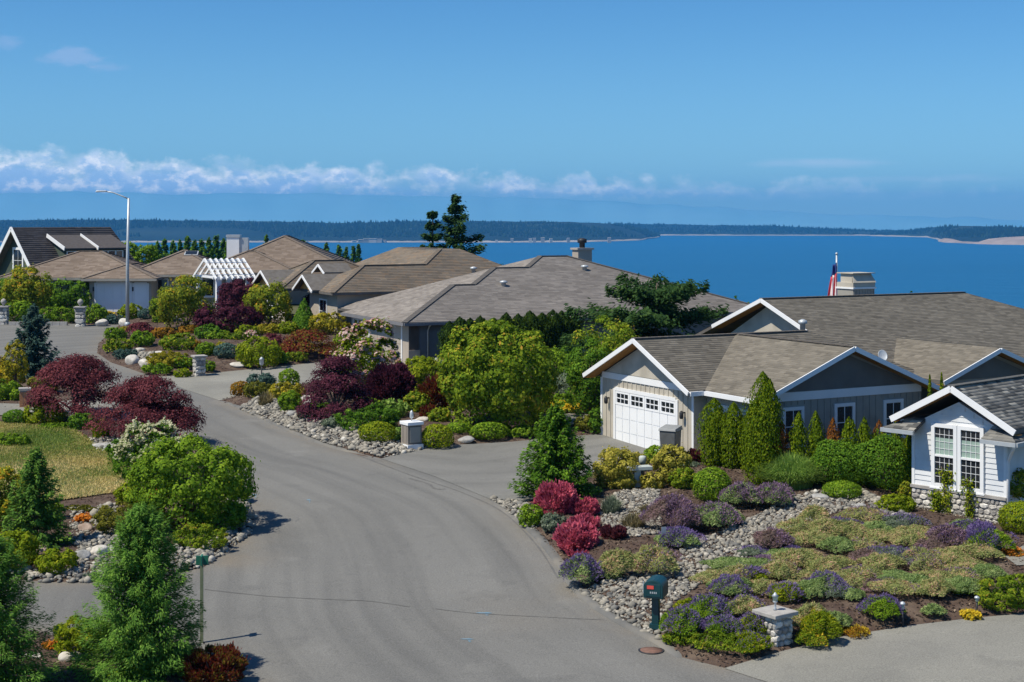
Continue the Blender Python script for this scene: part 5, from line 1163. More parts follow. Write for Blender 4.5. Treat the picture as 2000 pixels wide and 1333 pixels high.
cobbles('river_rock', [(1690, 985), (1740, 995), (1790, 1040), (1810, 1070), (1790, 1075), (1735, 1030), (1700, 1010)], .06, 10, .9)

# grass on the lawn and bark chips on the beds: far too many to count
def scatter_in(P, n, seed, lift=0.0):
    rs = np.random.RandomState(seed); xs_, ys_ = zip(*P); X = rs.uniform(min(xs_), max(xs_), n * 3); Y = rs.uniform(min(ys_), max(ys_), n * 3)
    q = inpoly_np(X, Y, P); X, Y = X[q][:n], Y[q][:n]; return X, Y, rs
def bed_z_np(X, Y, P, lift, mound):
    d = polydist(X, Y, P); s_ = np.clip(d / 1.3, 0, 1); s_ = s_ * s_ * (3 - 2 * s_); return gz(X, Y) + lift * np.clip(d / .12, 0, 1) + mound * s_ * (1 + .35 * lump(X, Y))
lp = [(x, y) for x, y in LAWNP if x > -40] ; lp = px([(-40, 836), (0, 837), (80, 841), (150, 856), (192, 879), (232, 914), (271, 950), (253, 974), (150, 990), (80, 1002), (-40, 1006)])
X, Y, rs = scatter_in(lp, 42000, 41); Z = bed_z_np(X, Y, LEFT_BED, .07, .14) + .05; n = len(X)
dry = .5 + .5 * np.sin(X * .8 + 1.5 * np.sin(Y * .55)) * np.sin(Y * .45 + 1.0 + .8 * np.sin(X * .5)); dry = np.clip(dry * .6 + .50 + rs.normal(0, .16, n) - .10 * np.clip((Y - 50.5) / 3, 0, 1) * 5, 0, 1)
D = nrm(np.stack([rs.normal(0, .6, n), rs.normal(0, .6, n), np.ones(n)], -1)); L_ = rs.uniform(.05, .11, n)
GR = tintmat('lawn_blade', [(0, (.13, .22, .028)), (.3, (.26, .27, .05)), (.6, (.60, .47, .19)), (1, (.78, .62, .30))], .7, trans=.25)
link('grass', leafmesh('grass', np.stack([X, Y, Z], -1) + D * L_[:, None] * .4, nrm(np.cross(D, rdir(rs, n))), L_, .22, dry, rs, D), GR, kind='stuff')
CHIP = tintmat('bark_chip', [(0, (.030, .020, .015)), (.5, (.075, .050, .037)), (.85, (.14, .095, .065)), (1, (.26, .20, .14))], .95)
for P, lf, md, n, sd in [(LEFT_BED, .07, .14, 12000, 1), (MID_BED, .07, .14, 12000, 2), (ISLAND, .07, .22, 9000, 3), (FRONT, .06, .22, 22000, 4), (NEARBED, .07, .12, 9000, 5)]:
    X, Y, rs = scatter_in(P, n, sd); n = len(X); k = ~inpoly_np(X, Y, lp); X, Y = X[k], Y[k]; n = len(X); Z = bed_z_np(X, Y, P, lf, md)
    link('bark_mulch', leafmesh('bark_mulch', np.stack([X, Y, Z + rs.uniform(.005, .03, n)], -1), nrm(np.array([0, 0, 1.]) + rdir(rs, n) * .6), rs.uniform(.05, .13, n), .5, rs.rand(n) ** 1.3, rs), CHIP, kind='stuff')

# ------------------------------------------------------------------ left garden
conifer((152, 400, 1000, 1350), 'hemlock', 'feathery bright green conifer standing by the side road in the foreground', nb=270, per=170, leaf=1.1, asp=.24, droop=.30, up=.5, power=.72, wid=.38)
conifer((-150, 112, 1062, 1400), 'hemlock', 'dark green conifer cut off by the left edge in the foreground', nb=230, per=150, leaf=1.1, asp=.24, droop=.32, up=.45, power=.72, wid=.38)
shrub((112, 205, 1212, 1300), 'lime', 'yellow green shrub tucked behind the foreground conifer', style='juniper', leaf=1.2)
shrub((355, 480, 1272, 1350), 'redmix', 'bronze and olive barberry at the bottom edge beside the road', style='barberry', leaf=.9)
shrub((200, 300, 1290, 1345), 'green', 'low green shrub under the foreground conifer', leaf=1.0, flat=.8)
boulder((115, 160, 1268, 1305), 'small white boulder in the mulch between the two foreground conifers', PALEROCK)
boulder((45, 80, 1280, 1300), 'flat pale stone at the foot of the left foreground conifer', PALEROCK)
shrub((85, 120, 1255, 1282), 'orange', 'tiny orange flowered plant by the white boulder', flowers='oflower', name='flowering_plant', cat='flower')
conifer((2, 138, 880, 1092), 'spruce', 'dark young spruce on the lawn edge at left', nb=130, per=54, droop=.22, up=.45, power=.8, wid=.38)
shrub((-30, 52, 922, 1050), 'gold', 'green shrub with yellow and orange tips at the left edge', flowers='yflower', fl_n=.04)
shrub((-20, 70, 1048, 1125), 'lime', 'lime green leafy shrub left of the reddish boulder', leaf=1.2)
shrub((78, 146, 1078, 1130), 'lime', 'small lime green shrub right of the reddish boulder', leaf=1.2)
boulder((52, 105, 1062, 1095), 'reddish boulder between two lime green shrubs', REDROCK)
boulder((175, 215, 1062, 1098), 'pale rounded boulder in the stone patch beside the conifer', PALEROCK)
boulder((150, 182, 1020, 1052), 'orange stained boulder below the lawn', REDROCK)
boulder((140, 178, 1072, 1108), 'grey boulder at the edge of the stone patch by the side road', GREYROCK)
boulder((212, 250, 1060, 1095), 'upright grey stone beside the foreground conifer top', GREYROCK)
boulder((120, 150, 1100, 1125), 'brown stone next to the small lime shrub', REDROCK)
shrub((150, 172, 1010, 1034), 'orange', 'clump of orange flowers among the rocks below the lawn', flowers='oflower', fl_n=.5, name='flowering_plant', cat='flower')
shrub((192, 335, 985, 1065), 'olive', 'olive juniper mound below the orange tipped spray', style='juniper', depth=.8)
shrub((255, 318, 965, 1000), 'orange', 'orange red tipped low shrub above the olive juniper', flowers='rflower', fl_n=.15)
shrub((268, 472, 878, 1050), 'green', 'big round dark leaved rhododendron at the road corner', leaf=1.4, clump=.2, k=110, skirt=.16, rough=.14)
shrub((238, 350, 838, 950), 'dark', 'shrub with tall cream flower plumes behind the rhododendron', flowers='cream', fl_n=.22, leaf=1.1, loose=.7, clump=.18, rough=.3)
shrub((213, 258, 862, 922), 'dark', 'dark green shrub with white blossoms beside the lawn', flowers='white', fl_n=.04)
shrub((228, 292, 948, 998), 'lime', 'yellow green shrub at the lawn corner', leaf=1.1)
shrub((338, 442, 1030, 1086), 'yg', 'low golden green spreading juniper at the stone edge', style='juniper', depth=.8)
shrub((378, 475, 985, 1050), 'dark', 'dark low shrub in the shade under the rhododendron', depth=.8)
fountain((172, 222, 818, 868), 'lime', 'bright green sword leaved clump under the front maple', n=260, w=1.6, arch=.4)
tree((38, 262, 688, 850), 'maple', 'wide dark red japanese maple beside the left driveway', 838, name='japanese_maple', style='maple', limbs=7, depth=.9, k=60)
tree((172, 402, 728, 895), 'maple', 'nearer dark red japanese maple leaning out over the road', 885, name='japanese_maple', style='maple', limbs=7, depth=.9, k=60)
conifer((12, 118, 600, 745), 'blue', 'blue green spruce beside the turning circle at left', nb=110, per=50, droop=.2, up=.5, power=.85, wid=.40, irregular=.4)
shrub((8, 50, 662, 712), 'yellow', 'golden yellow shrub half hidden by the blue spruce', leaf=1.1, Y=70)
shrub((-12, 28, 720, 758), 'yellow', 'low golden yellow shrub at the left edge', flowers='yflower')
shrub((-15, 12, 700, 735), 'redmix', 'small rust red shrub at the left edge')
shrub((8, 50, 802, 838), 'dark', 'dark rounded shrub on the near side of the left driveway', style='ball')
shrub((48, 125, 792, 838), 'lime', 'yellow green shrub under the wide red maple', leaf=1.1)
shrub((20, 40, 762, 792), 'green', 'little green shrub beside the orange brick pillar')
shrub((138, 182, 812, 852), 'dark', 'dark green low shrub at the foot of the red maples')
shrub((80, 150, 828, 850), 'green', 'low green groundcover plant along the top of the lawn', depth=.6)
boulder((178, 232, 862, 886), 'flat grey stepping stone between lawn and maple', GREYROCK)
shrub((-40, 30, 745, 792), 'green', 'green shrub behind the left driveway at the edge')
shrub((60, 110, 735, 780), 'olive', 'olive shrub below the blue spruce')

# ------------------------------------------------------------------ by the turning circle
tree((8, 98, 525, 612), 'gold', 'small round tree with gold tips in front of the tan house', 628, leaf=1.0, crown_bot=.3)
shrub((-20, 40, 552, 618), 'dark', 'dark evergreen shrub at far left by the stone gate pier')
shrub((86, 178, 553, 616), 'dark', 'large round dark evergreen bush before the garage', style='bush')
shrub((18, 66, 592, 632), 'green', 'bright green low bush between gate pier and small round tree')
shrub((75, 150, 602, 634), 'green', 'spreading low green juniper beside the ball topped pier', style='juniper', depth=.6)
shrub((162, 208, 600, 634), 'green', 'rounded green bush just right of the ball topped pier')
shrub((203, 220, 612, 628), 'yellow', 'tiny yellow plant left of the lamp post', flowers='yflower')
shrub((206, 242, 616, 634), 'blue', 'low blue green juniper left of the lamp post', style='juniper')
shrub((235, 275, 598, 628), 'lime', 'yellow green shrub behind the lamp post foot')
shrub((271, 296, 604, 634), 'blue', 'dark teal rounded shrub right of the lamp post', style='ball')
for i, b in enumerate([(186, 212, 622, 638), (232, 252, 620, 640), (335, 352, 615, 635)]):
    boulder(b, ['pale boulder left of the lamp post foot', 'white boulder against the lamp post foot', 'tall pale boulder under the gold green tree'][i], PALEROCK)
tree((312, 418, 543, 640), 'gold', 'gold green tree in front of the pergola house', 655, leaf=1.0)
shrub((296, 335, 582, 640), 'yg', 'small yellow green tree left of the gold green tree', leaf=1.0)
shrub((438, 505, 548, 625), 'purple', 'tall dark purple smoke bush beside the pergola post', leaf=1.0)
shrub((382, 505, 596, 662), 'purple', 'wide dusky purple bush beneath the tall smoke bush', leaf=1.0, flat=.8)
tree((478, 568, 556, 640), 'gold', 'round green and gold tree between purple bush and clipped cone', 655)
shrub((568, 620, 588, 660), 'dark', 'clipped dark green cone topiary', style='cone', name='topiary')
shrub((596, 662, 568, 632), 'purple', 'dark purple plum tree behind the clipped cone', leaf=1.0)
shrub((608, 685, 616, 662), 'yellow', 'bright yellow shrub right of the clipped cone', leaf=1.0)
shrub((243, 308, 630, 668), 'maple', 'dome of dark red laceleaf maple by the lamp post', style='maple', name='laceleaf_maple')
shrub((205, 247, 643, 672), 'green', 'rounded bright green shrub at the tip of the island bed', depth=.8)
shrub((203, 258, 664, 696), 'yg', 'low yellow green juniper at the bed edge by the road', style='juniper', depth=.7)
shrub((256, 298, 650, 688), 'green', 'round mid green shrub below the red laceleaf dome')
shrub((298, 348, 643, 670), 'orange', 'orange tipped shrub below the gold green tree', depth=.7)
shrub((316, 385, 656, 695), 'yg', 'leafy yellow green shrub in the middle of the island bed')
shrub((286, 378, 690, 730), 'yellow', 'golden heather mound by the road edge', style='juniper', depth=.7)
shrub((340, 375, 700, 730), 'green', 'green shrub beside the golden heather mound')
shrub((222, 270, 684, 708), 'blue', 'low grey green juniper among the white boulders', style='juniper', depth=.7)
for i, b in enumerate([(245, 272, 692, 716), (268, 300, 700, 722), (300, 322, 684, 702), (262, 282, 678, 694), (345, 362, 668, 682)]):
    boulder(b, ['white boulder at the kerb of the island bed', 'broad white boulder under the golden heather', 'pale boulder behind the golden heather', 'grey white boulder below the round green shrub', 'small pale boulder near the yellow green shrub'][i], PALEROCK)
shrub((384, 418, 672, 706), 'green', 'green shrub right behind the square stone pier')
shrub((372, 392, 668, 694), 'orange', 'small orange shrub behind the square stone pier')
shrub((416, 444, 672, 704), 'yellow', 'pale yellow shrub left of the blue grey ball')
shrub((421, 463, 672, 712), 'blue', 'blue grey clipped ball shrub', style='ball')
shrub((466, 545, 666, 722), 'lime', 'bright lime rounded bush at the concrete drive', leaf=1.0)
shrub((340, 372, 722, 738), 'lime', 'small lime plant at the foot of the stone pier')
shrub((498, 566, 652, 700), 'maple', 'dark red low maple behind the lime bush', style='maple', name='laceleaf_maple')
shrub((545, 660, 645, 708), 'redmix', 'red and orange laceleaf maple beside the concrete drive', style='maple', name='laceleaf_maple')
shrub((462, 505, 638, 668), 'lime', 'lime green shrub below the green and gold tree')
shrub((400, 450, 648, 674), 'green', 'mid green shrub under the wide purple bush')
shrub((300, 330, 615, 640), 'dark', 'dark shrub behind the orange tipped shrub')
shrub((478, 497, 652, 670), 'green', 'small plant with pink flowers in the island bed', flowers='pink', fl_n=.3)
shrub((430, 480, 650, 674), 'yg', 'yellow green low shrub beside the pink flowers')
boulder((448, 478, 706, 722), 'flat pale rock beside the blue grey ball', PALEROCK)
tree((652, 772, 636, 782), 'lime', 'pink and white flowering dogwood in front of the grey garage', 790, name='dogwood_tree', flowers='pink', fl_n=.34, leaf=1.2, loose=.7, limbs=8, clump=.2, k=46, rough=.26)

# ------------------------------------------------------------------ middle bed
tree((578, 735, 688, 825), 'purple', 'rounded dark purple japanese maple in the middle bed', 832, name='japanese_maple', style='maple', base=.05, k=64, leaf=1.0)
shrub((722, 808, 712, 810), 'purple', 'purple barberry right of the rounded purple maple', style='barberry')
shrub((452, 488, 746, 778), 'orange', 'orange tipped ball shrub at the tip of the middle bed', style='ball')
shrub((488, 534, 732, 775), 'blue', 'grey green rounded shrub next to the orange ball')
shrub((478, 530, 748, 786), 'olive', 'olive green wispy shrub next to the orange ball', style='juniper')
shrub((546, 582, 722, 758), 'green', 'round green ball shrub at the concrete drive', style='ball')
shrub((524, 592, 752, 790), 'yellow', 'pale yellow shrub below the round green ball')
fountain((498, 540, 764, 802), 'tan', 'dry tan grass tuft beside the yellow shrub', n=420)
shrub((548, 588, 768, 815), 'green', 'dark green shrub left of the rounded purple maple')
shrub((582, 622, 803, 830), 'grey', 'grey green low mound under the purple maple')
shrub((630, 675, 818, 848), 'grey', 'grey leaved low mound left of the spreading green shrub')
shrub((662, 778, 794, 856), 'dark', 'spreading mid green low shrub behind the lime ball', depth=.7, style='juniper')
shrub((705, 770, 826, 876), 'lime', 'clipped lime ball left of the brown letterbox pier', style='ball')
shrub((826, 882, 830, 878), 'lime', 'clipped lime ball right of the brown letterbox pier', style='ball')
shrub((764, 790, 838, 872), 'grassg', 'pale green tuft beside the brown letterbox pier')
shrub((874, 920, 826, 858), 'green', 'small clipped green mound left of the box hedge', style='ball')
shrub((922, 990, 826, 866), 'green', 'clipped green box hedge under the big yellow green tree', style='ball', depth=.6)
for i, b in enumerate([(895, 927, 850, 868), (812, 842, 812, 832), (585, 615, 770, 800), (560, 580, 800, 822)]):
    boulder(b, ['dark grey rock between the clipped mounds', 'white rock behind the brown letterbox pier', 'pale rock behind the olive shrub', 'grey rock at the foot of the dark green shrub'][i], [GREYROCK, PALEROCK, PALEROCK, GREYROCK][i])
tree((862, 1082, 632, 868), 'yg', 'big rounded yellow green tree beside the asphalt driveway', 852, leaf=1.45, clump=.17, k=190, limbs=6, low=0, crown_bot=0, skirt=.22, rough=.12)
shrub((800, 850, 712, 790), 'lime', 'leafy light green shrub left of the big yellow green tree', leaf=1.1)
shrub((822, 878, 735, 812), 'redmix', 'red leaved shrub left of the big yellow green tree', style='barberry')
shrub((790, 835, 770, 815), 'yg', 'small yellow green shrub above the brown letterbox pier')
shrub((820, 860, 795, 830), 'redmix', 'low red brown shrub behind the lime ball', style='barberry')
shrub((845, 895, 705, 735), 'green', 'green shrub with white flowers below the grey garage wall', flowers='white', fl_n=.3)
shrub((795, 850, 700, 740), 'lime', 'light green shrub below the grey garage wall')
for i, (x0, x1, t_) in enumerate([(864, 892, 628), (884, 912, 620), (904, 932, 622), (924, 952, 618), (950, 980, 622), (974, 1004, 612), (998, 1026, 614), (1020, 1050, 608), (1044, 1074, 612), (1066, 1094, 606), (1084, 1110, 608), (1100, 1130, 603)]):
    column((x0 - 8, x1 + 8, t_, 740), 'hedge', ['first', 'second', 'third', 'fourth', 'fifth', 'sixth', 'seventh', 'eighth', 'ninth', 'tenth', 'eleventh', 'twelfth'][i] + ' column from the left in the dark arborvitae hedge before the grey roofed house', Y=76.5 + i * .45, group='arborvitae hedge before the grey house', leaders=4, taper=.22)
shrub((1050, 1122, 688, 775), 'green', 'rounded green bush right of the big yellow green tree')
shrub((1090, 1135, 680, 740), 'dark', 'dark green bush at the right end of the hedge')
shrub((1122, 1245, 628, 720), 'yg', 'golden green rhododendron behind the garage gable', Y=66, leaf=1.1)
shrub((1112, 1200, 668, 760), 'dark', 'dark leaved rhododendron left of the garage gable', Y=63.5, leaf=1.1)
conifer((1140, 1425, 546, 725), 'fir', 'wide layered dark green cedar behind the tan house', Y=73, name='cedar_tree', nb=58, per=330, layer=5, droop=.22, up=.10, power=.5, wid=.42, irregular=.5, base=.10, top_r=.30, leaf=1.25)
shrub((1088, 1176, 732, 792), 'grey', 'grey green perennials in the bed left of the garage', leaf=1.2)
shrub((1068, 1165, 790, 818), 'grassg', 'low plants with yellow flowers left of the garage', flowers='yflower', fl_n=.25, depth=.6, name='flowering_plant', cat='flower')
shrub((1150, 1178, 798, 850), 'dark', 'narrow dark shrub at the garage corner')
boulder((1098, 1130, 776, 790), 'flat white rock in the bed left of the garage', PALEROCK)
boulder((1062, 1085, 830, 848), 'pale rock behind the green spruce by the driveway', PALEROCK)

for b, p_, l, kw in [((278, 335, 712, 736), 'green', 'low green mat at the road edge below the golden heather', dict(style='juniper', depth=.5)), ((385, 432, 638, 672), 'dark', 'dark little shrub left of the purple bush foot', {}), ((430, 472, 628, 658), 'green', 'green shrub tucked under the tall smoke bush', {}),
                     ((520, 565, 690, 716), 'dark', 'dark low shrub right of the lime bush', dict(depth=.6)), ((560, 600, 688, 712), 'yg', 'yellow green mat at the concrete drive edge', dict(style='juniper', depth=.5)), ((655, 700, 655, 695), 'yg', 'yellow green shrub left of the flowering dogwood', {}),
                     ((500, 548, 636, 664), 'yellow', 'small golden shrub at the foot of the green and gold tree', {}), ((350, 394, 638, 662), 'orange', 'small orange shrub under the gold green tree', {}), ((545, 580, 632, 664), 'lime', 'lime shrub left of the clipped cone', {}),
                     ((385, 420, 706, 730), 'green', 'low green tuft at the right of the square pier', dict(style='juniper', depth=.6)), ((640, 690, 610, 645), 'maple', 'dark red shrub under the plum tree', {}), ((235, 262, 640, 656), 'yellow', 'tiny golden shrub at the lamp post side of the island', {}),
                     ((735, 795, 785, 826), 'grassg', 'pale green perennials above the lime ball', dict(loose=.8)), ((838, 880, 800, 834), 'yg', 'small leafy shrub at the foot of the big yellow green tree', {}), ((690, 740, 780, 815), 'green', 'green shrub below the purple barberry', {}),
                     ((600, 650, 788, 815), 'dark', 'dark shrub under the left side of the purple maple', dict(depth=.6)), ((985, 1070, 835, 862), 'green', 'low green strip beside the box hedge', dict(depth=.4)), ((1070, 1130, 775, 812), 'green', 'leafy green plants behind the yellow flowers', dict(loose=.8)),
                     ((860, 910, 690, 720), 'dark', 'dark shrub at the left foot of the hedge', {}), ((1120, 1172, 815, 848), 'olive', 'olive low shrub by the garage corner', {})]:
    shrub(b, p_, l, **kw)
for b, p_, l, kw in [((160, 215, 1120, 1138), 'grey', 'grey mat among the stones by the side road', dict(depth=.5)), ((225, 262, 1030, 1062), 'grassg', 'pale green tuft among the stones', dict(loose=.8)), ((60, 120, 985, 1035), 'green', 'green shrub behind the dark young spruce', {}),
                     ((130, 190, 990, 1016), 'olive', 'olive low plant at the lower lawn edge', dict(depth=.6)), ((300, 350, 930, 975), 'green', 'green shrub left of the big rhododendron', {}), ((-20, 60, 850, 885), 'green', 'low green plant at the left lawn edge', dict(depth=.6)),
                     ((440, 482, 940, 985), 'yg', 'yellow tipped shrub at the road side of the rhododendron', {})][:]:
    shrub(b, p_, l, **kw)

# ------------------------------------------------------------------ front garden on the right
conifer((1005, 1166, 800, 990), 'dark', 'dense dark green spruce at the driveway entrance', nb=190, per=66, droop=.10, up=.42, power=.82, wid=.36, base=.01)
for i, (b, l) in enumerate([((1165, 1240, 885, 970), 'yellow variegated bush left of the grey pedestal'), ((1188, 1240, 928, 972), 'small yellow bush in front of the variegated bush'), ((1280, 1345, 878, 965), 'tall yellow variegated bush right of the grey pedestal'), ((1252, 1295, 928, 972), 'small yellow bush right of the grey pedestal'), ((1222, 1262, 888, 935), 'yellow variegated bush behind the grey pedestal')]):
    shrub(b, 'varieg', l, leaf=1.1)
shrub((1262, 1305, 876, 920), 'green', 'green bush between the yellow variegated bushes')
shrub((1310, 1362, 920, 972), 'yg', 'low yellow green bush beside the tall yellow bush')
for i, (b, l, p_) in enumerate([((1048, 1122, 948, 1022), 'large bright red barberry right of the dark spruce', 'redbar'), ((1110, 1170, 976, 1022), 'bright red barberry behind the middle one', 'redbar'), ((1108, 1172, 1010, 1055), 'bright red barberry in the middle of the red row', 'redbar'), ((1085, 1168, 1025, 1092), 'bright red barberry nearest the road', 'redbar'), ((1172, 1224, 1030, 1078), 'small dark red barberry on pale gravel', 'maple'), ((1105, 1150, 1078, 1100), 'low red barberry sprig above the lavender', 'redbar')]):
    shrub(b, p_, l, style='barberry', name='barberry_bush')
shrub((1014, 1058, 990, 1034), 'green', 'small green shrub at the foot of the dark spruce')
shrub((1060, 1105, 1008, 1050), 'grey', 'grey green mound left of the red barberries')
mound((1098, 1172, 1086, 1156), 'heathg', 'blue violet lavender at the road edge', 'lav', .5, name='lavender_plant', cat='lavender')
mound((1150, 1210, 1100, 1150), 'heathg', 'lavender between road edge and brown heather', 'lav', .3, name='lavender_plant', cat='lavender')
mound((1165, 1250, 1075, 1150), 'heath', 'brown green heather above the pebbles by the road')
mound((1225, 1328, 1068, 1150), 'heath', 'rounded brown green heather left of the pebble stream', 'lavpink', .08)
mound((1262, 1370, 972, 1058), 'heathp', 'big pinkish lavender mound left of the clipped green mound', 'lavpink', .55, name='lavender_plant', cat='lavender')
mound((1345, 1445, 985, 1055), 'heathg', 'big green and pink lavender mound beside the pebbles', 'lavpink', .35, name='lavender_plant', cat='lavender')
mound((1282, 1368, 1034, 1092), 'heathg', 'violet lavender with a small metal tag', 'lav', .6, name='lavender_plant', cat='lavender')
fountain((1165, 1222, 966, 1018), 'grey', 'grey green grass tuft behind the red barberries', n=500)
fountain((1205, 1270, 1000, 1050), 'tan', 'dry tan grass patch on pale gravel', n=420)
fountain((1240, 1290, 985, 1020), 'tan', 'pale straw coloured grass right of the grey tuft', n=300)
shrub((1358, 1424, 916, 1000), 'green', 'clipped bright green mound in front of the arborvitae', style='ball')
mound((1412, 1490, 945, 1012), 'heathg', 'pink topped lavender right of the clipped green mound', 'lavpink', .5, name='lavender_plant', cat='lavender')
mound((1465, 1552, 948, 1010), 'heathg', 'pink topped lavender under the fountain grass', 'lavpink', .55, name='lavender_plant', cat='lavender')
fountain((1478, 1612, 886, 975), 'grassg', 'arching green fountain grass in front of the columns', n=6500, w=.95, arch=.95)
shrub((1582, 1692, 862, 970), 'dark', 'large round dark green bush below the middle window', leaf=.9, style='ball', rough=.16)
shrub((1668, 1778, 858, 974), 'dark', 'large round dark green bush next to the white house', leaf=.9, style='ball', rough=.16)
shrub((1612, 1678, 942, 995), 'green', 'small fine leaved green ball by the round boulder', style='ball')
boulder((1583, 1618, 962, 995), 'round grey boulder at the head of the pebble stream', GREYROCK)
for b, t_, l in [((1366, 1424, 780, 930), None, 'broad arborvitae nearest the garage'), ((1412, 1454, 788, 935), None, 'second arborvitae from the garage'), ((1446, 1490, 800, 940), None, 'third arborvitae from the garage, in front of the tallest'),
                 ((1456, 1524, 728, 900), None, 'tallest double tipped arborvitae beside the grey gable wall'), ((1482, 1512, 815, 905), ('brown', .45), 'browning arborvitae left of the dead one'), ((1510, 1544, 820, 905), ('brown', .02), 'dead rust brown arborvitae in the row'),
                 ((1542, 1578, 803, 900), None, 'green arborvitae right of the dead one, under the first window'), ((1576, 1610, 800, 898), None, 'green arborvitae between first and second windows'), ((1612, 1642, 813, 890), ('brown', .62), 'arborvitae with a brown tip under the second window'),
                 ((1642, 1674, 812, 890), None, 'arborvitae right of the brown tipped one'), ((1672, 1704, 812, 890), None, 'arborvitae between second and third windows'), ((1700, 1734, 818, 890), ('brown', .85), 'arborvitae with an orange side tip under the third window'),
                 ((1732, 1768, 820, 895), None, 'arborvitae left of the white house'), ((1760, 1792, 842, 975), None, 'dark arborvitae squeezed against the white house')]:
    column((b[0] - (1 if b[0] > 1475 else 4), b[1] + (1 if b[0] > 1475 else 4), b[2] + (3 if b[0] > 1475 else -2), b[3]), 'arbor', l, tip=t_, leaders=3 if b[1] - b[0] < 50 else 5, Y=None if b[3] > 915 else 50.0 + (b[0] - 1480) * -.002, group='arborvitae along the tan house', taper=.30)
column((1802, 1830, 732, 830), 'arbor', 'left of two arborvitae tips behind the white gable', Y=49.5, leaders=3, taper=.8)
column((1826, 1852, 728, 830), 'arbor', 'right of two arborvitae tips behind the white gable', Y=49.8, leaders=3, taper=.8)
shrub((1328, 1376, 880, 920), 'maple', 'small dark red shrub by the garage wall', style='barberry')
shrub((1330, 1366, 912, 930), 'grey', 'grey low plant under the small red shrub')
shrub((1712, 1785, 972, 1018), 'lime', 'lime green low shrub left of the stone base')
shrub((1758, 1792, 942, 985), 'gold', 'gold leaved vine at the stone corner of the white house', loose=.8)
shrub((1828, 1905, 915, 1020), 'lime', 'straggly yellow green rose in front of the stone base', loose=.9, clump=.16, k=26, leaf=1.0, n_=0) if False else None
tree((1945, 2015, 915, 972), 'gold', 'small rose standard in front of the downspout', 1020, name='rose_standard', leaf=1.1)
def vine(box, label, n=7):
    L, R, T, B = box; X, Y, z, r, h = spot(L, R, T, B); rs = nrs(); t = thing('climbing_rose', label, 'rose', (X, Y, z)); P = []; m = MB()
    for k in range(n):
        a = rs.uniform(-1, 1); q = [np.array([a * r * .2, 0, -.05])]; 
        for s in range(6): q.append(np.array([a * r * (.2 + .8 * (s + 1) / 6) + rs.normal(0, .06), rs.normal(0, .08), h * rs.uniform(.75, 1.05) * (s + 1) / 6]))
        m.tube([tuple(v) for v in q], [.012] * 7, 4)
        for v, w in zip(q[:-1], q[1:]): f = rs.rand(16, 1); P.append(v * (1 - f) + w * f + rs.normal(0, .06, (16, 3)))
    P = np.concatenate(P); m.build('stem', M['bark'], t); link('foliage', leafmesh('foliage', P, nrm(rdir(rs, len(P)) + np.array([-.4, -.5, .6])), .09, .65, rs.rand(len(P)), rs), LM['lime'], t)
vine((1836, 1870, 905, 1005), 'climbing yellow green rose on the white window, left one'); vine((1872, 1915, 930, 1015), 'climbing yellow green rose on the stone base, right one')
vine((1815, 1850, 960, 1018), 'short yellow green rose stems low on the stone base')
mound((1880, 1978, 1034, 1106), 'green', 'big dark lavender dome with a violet top before the white house', 'lav', .55, name='lavender_plant', cat='lavender', fl_top=True)
mound((1815, 1895, 1028, 1098), 'heathp', 'pink grey lavender left of the violet dome', 'lavpink', .4, name='lavender_plant', cat='lavender')
mound((1855, 1925, 1015, 1060), 'heathg', 'violet lavender behind the big dome against the stone base', 'lav', .6, name='lavender_plant', cat='lavender')
shrub((1958, 2045, 982, 1060), 'lime', 'rounded bright green bush at the right edge', style='ball')
shrub((1905, 2060, 1128, 1206), 'yg', 'low yellow green juniper along the bottom right drive', style='juniper', depth=.5)
shrub((1960, 2010, 1090, 1108), 'orange', 'orange flowers beside the right hand walk', flowers='oflower', fl_n=.3, name='flowering_plant', cat='flower')
fountain((1780, 1815, 1015, 1060), 'tan', 'dry tan grass below the rose stems', n=260)
for i, b in enumerate([(1700, 1735, 978, 1005), (1660, 1695, 985, 1008), (1740, 1775, 1015, 1040), (1775, 1815, 1040, 1066), (1845, 1890, 1092, 1112)]):
    boulder(b, ['tan boulder at the top of the pebble stream', 'grey boulder on the pebble stream below the green ball', 'flat tan boulder in the stone line to the white house', 'flat pale boulder lowest in the stone line', 'tan rock in front of the violet dome'][i], [REDROCK, GREYROCK, PALEROCK, PALEROCK, REDROCK][i])
# the heather bank: one plant after another, nothing but place tells most of them apart
rs_ = np.random.RandomState(77); bank = px([(1475, 1085), (1560, 1040), (1690, 1012), (1760, 1040), (1850, 1075), (1960, 1120), (1905, 1185), (1780, 1190), (1690, 1165), (1620, 1200), (1560, 1215), (1470, 1190), (1370, 1215), (1330, 1200), (1400, 1140), (1440, 1110)])
pts = []
for _ in range(4000):
    x = rs_.uniform(1400, 1930); y = rs_.uniform(1010, 1180)
    if inpoly(*G(x, y), bank) and all(((x - a) / 44) ** 2 + ((y - b) / 19) ** 2 > 1 for a, b in pts): pts.append((x, y))
pts.sort(key=lambda p: p[1])
for i, (x, y) in enumerate(pts):
    w = rs_.uniform(32, 54); hh = rs_.uniform(24, 48); k = rs_.rand()
    pal, fl, ff, lab, grp = [('heath', None, 0, 'brown green heather cushion in the bank right of the pebbles', 'brown green heathers of the bank'), ('heathg', None, 0, 'grey green heather cushion in the bank right of the pebbles', 'grey green heathers of the bank'),
                        ('heath', 'lavpink', .12, 'heather cushion flecked with pink in the bank right of the pebbles', 'pink flecked heathers of the bank'), ('heathp', None, 0, 'dusky pink heather cushion in the bank right of the pebbles', 'dusky pink heathers of the bank'),
                        ('grey', 'lav', .2, 'silver leaved lavender among the heathers of the bank', 'silver lavenders of the bank')][int(np.searchsorted([.38, .60, .76, .86], k))]
    mound((x - w, x + w, y - hh, y + 14), pal, lab, fl, ff, group=grp, stalk=.85)
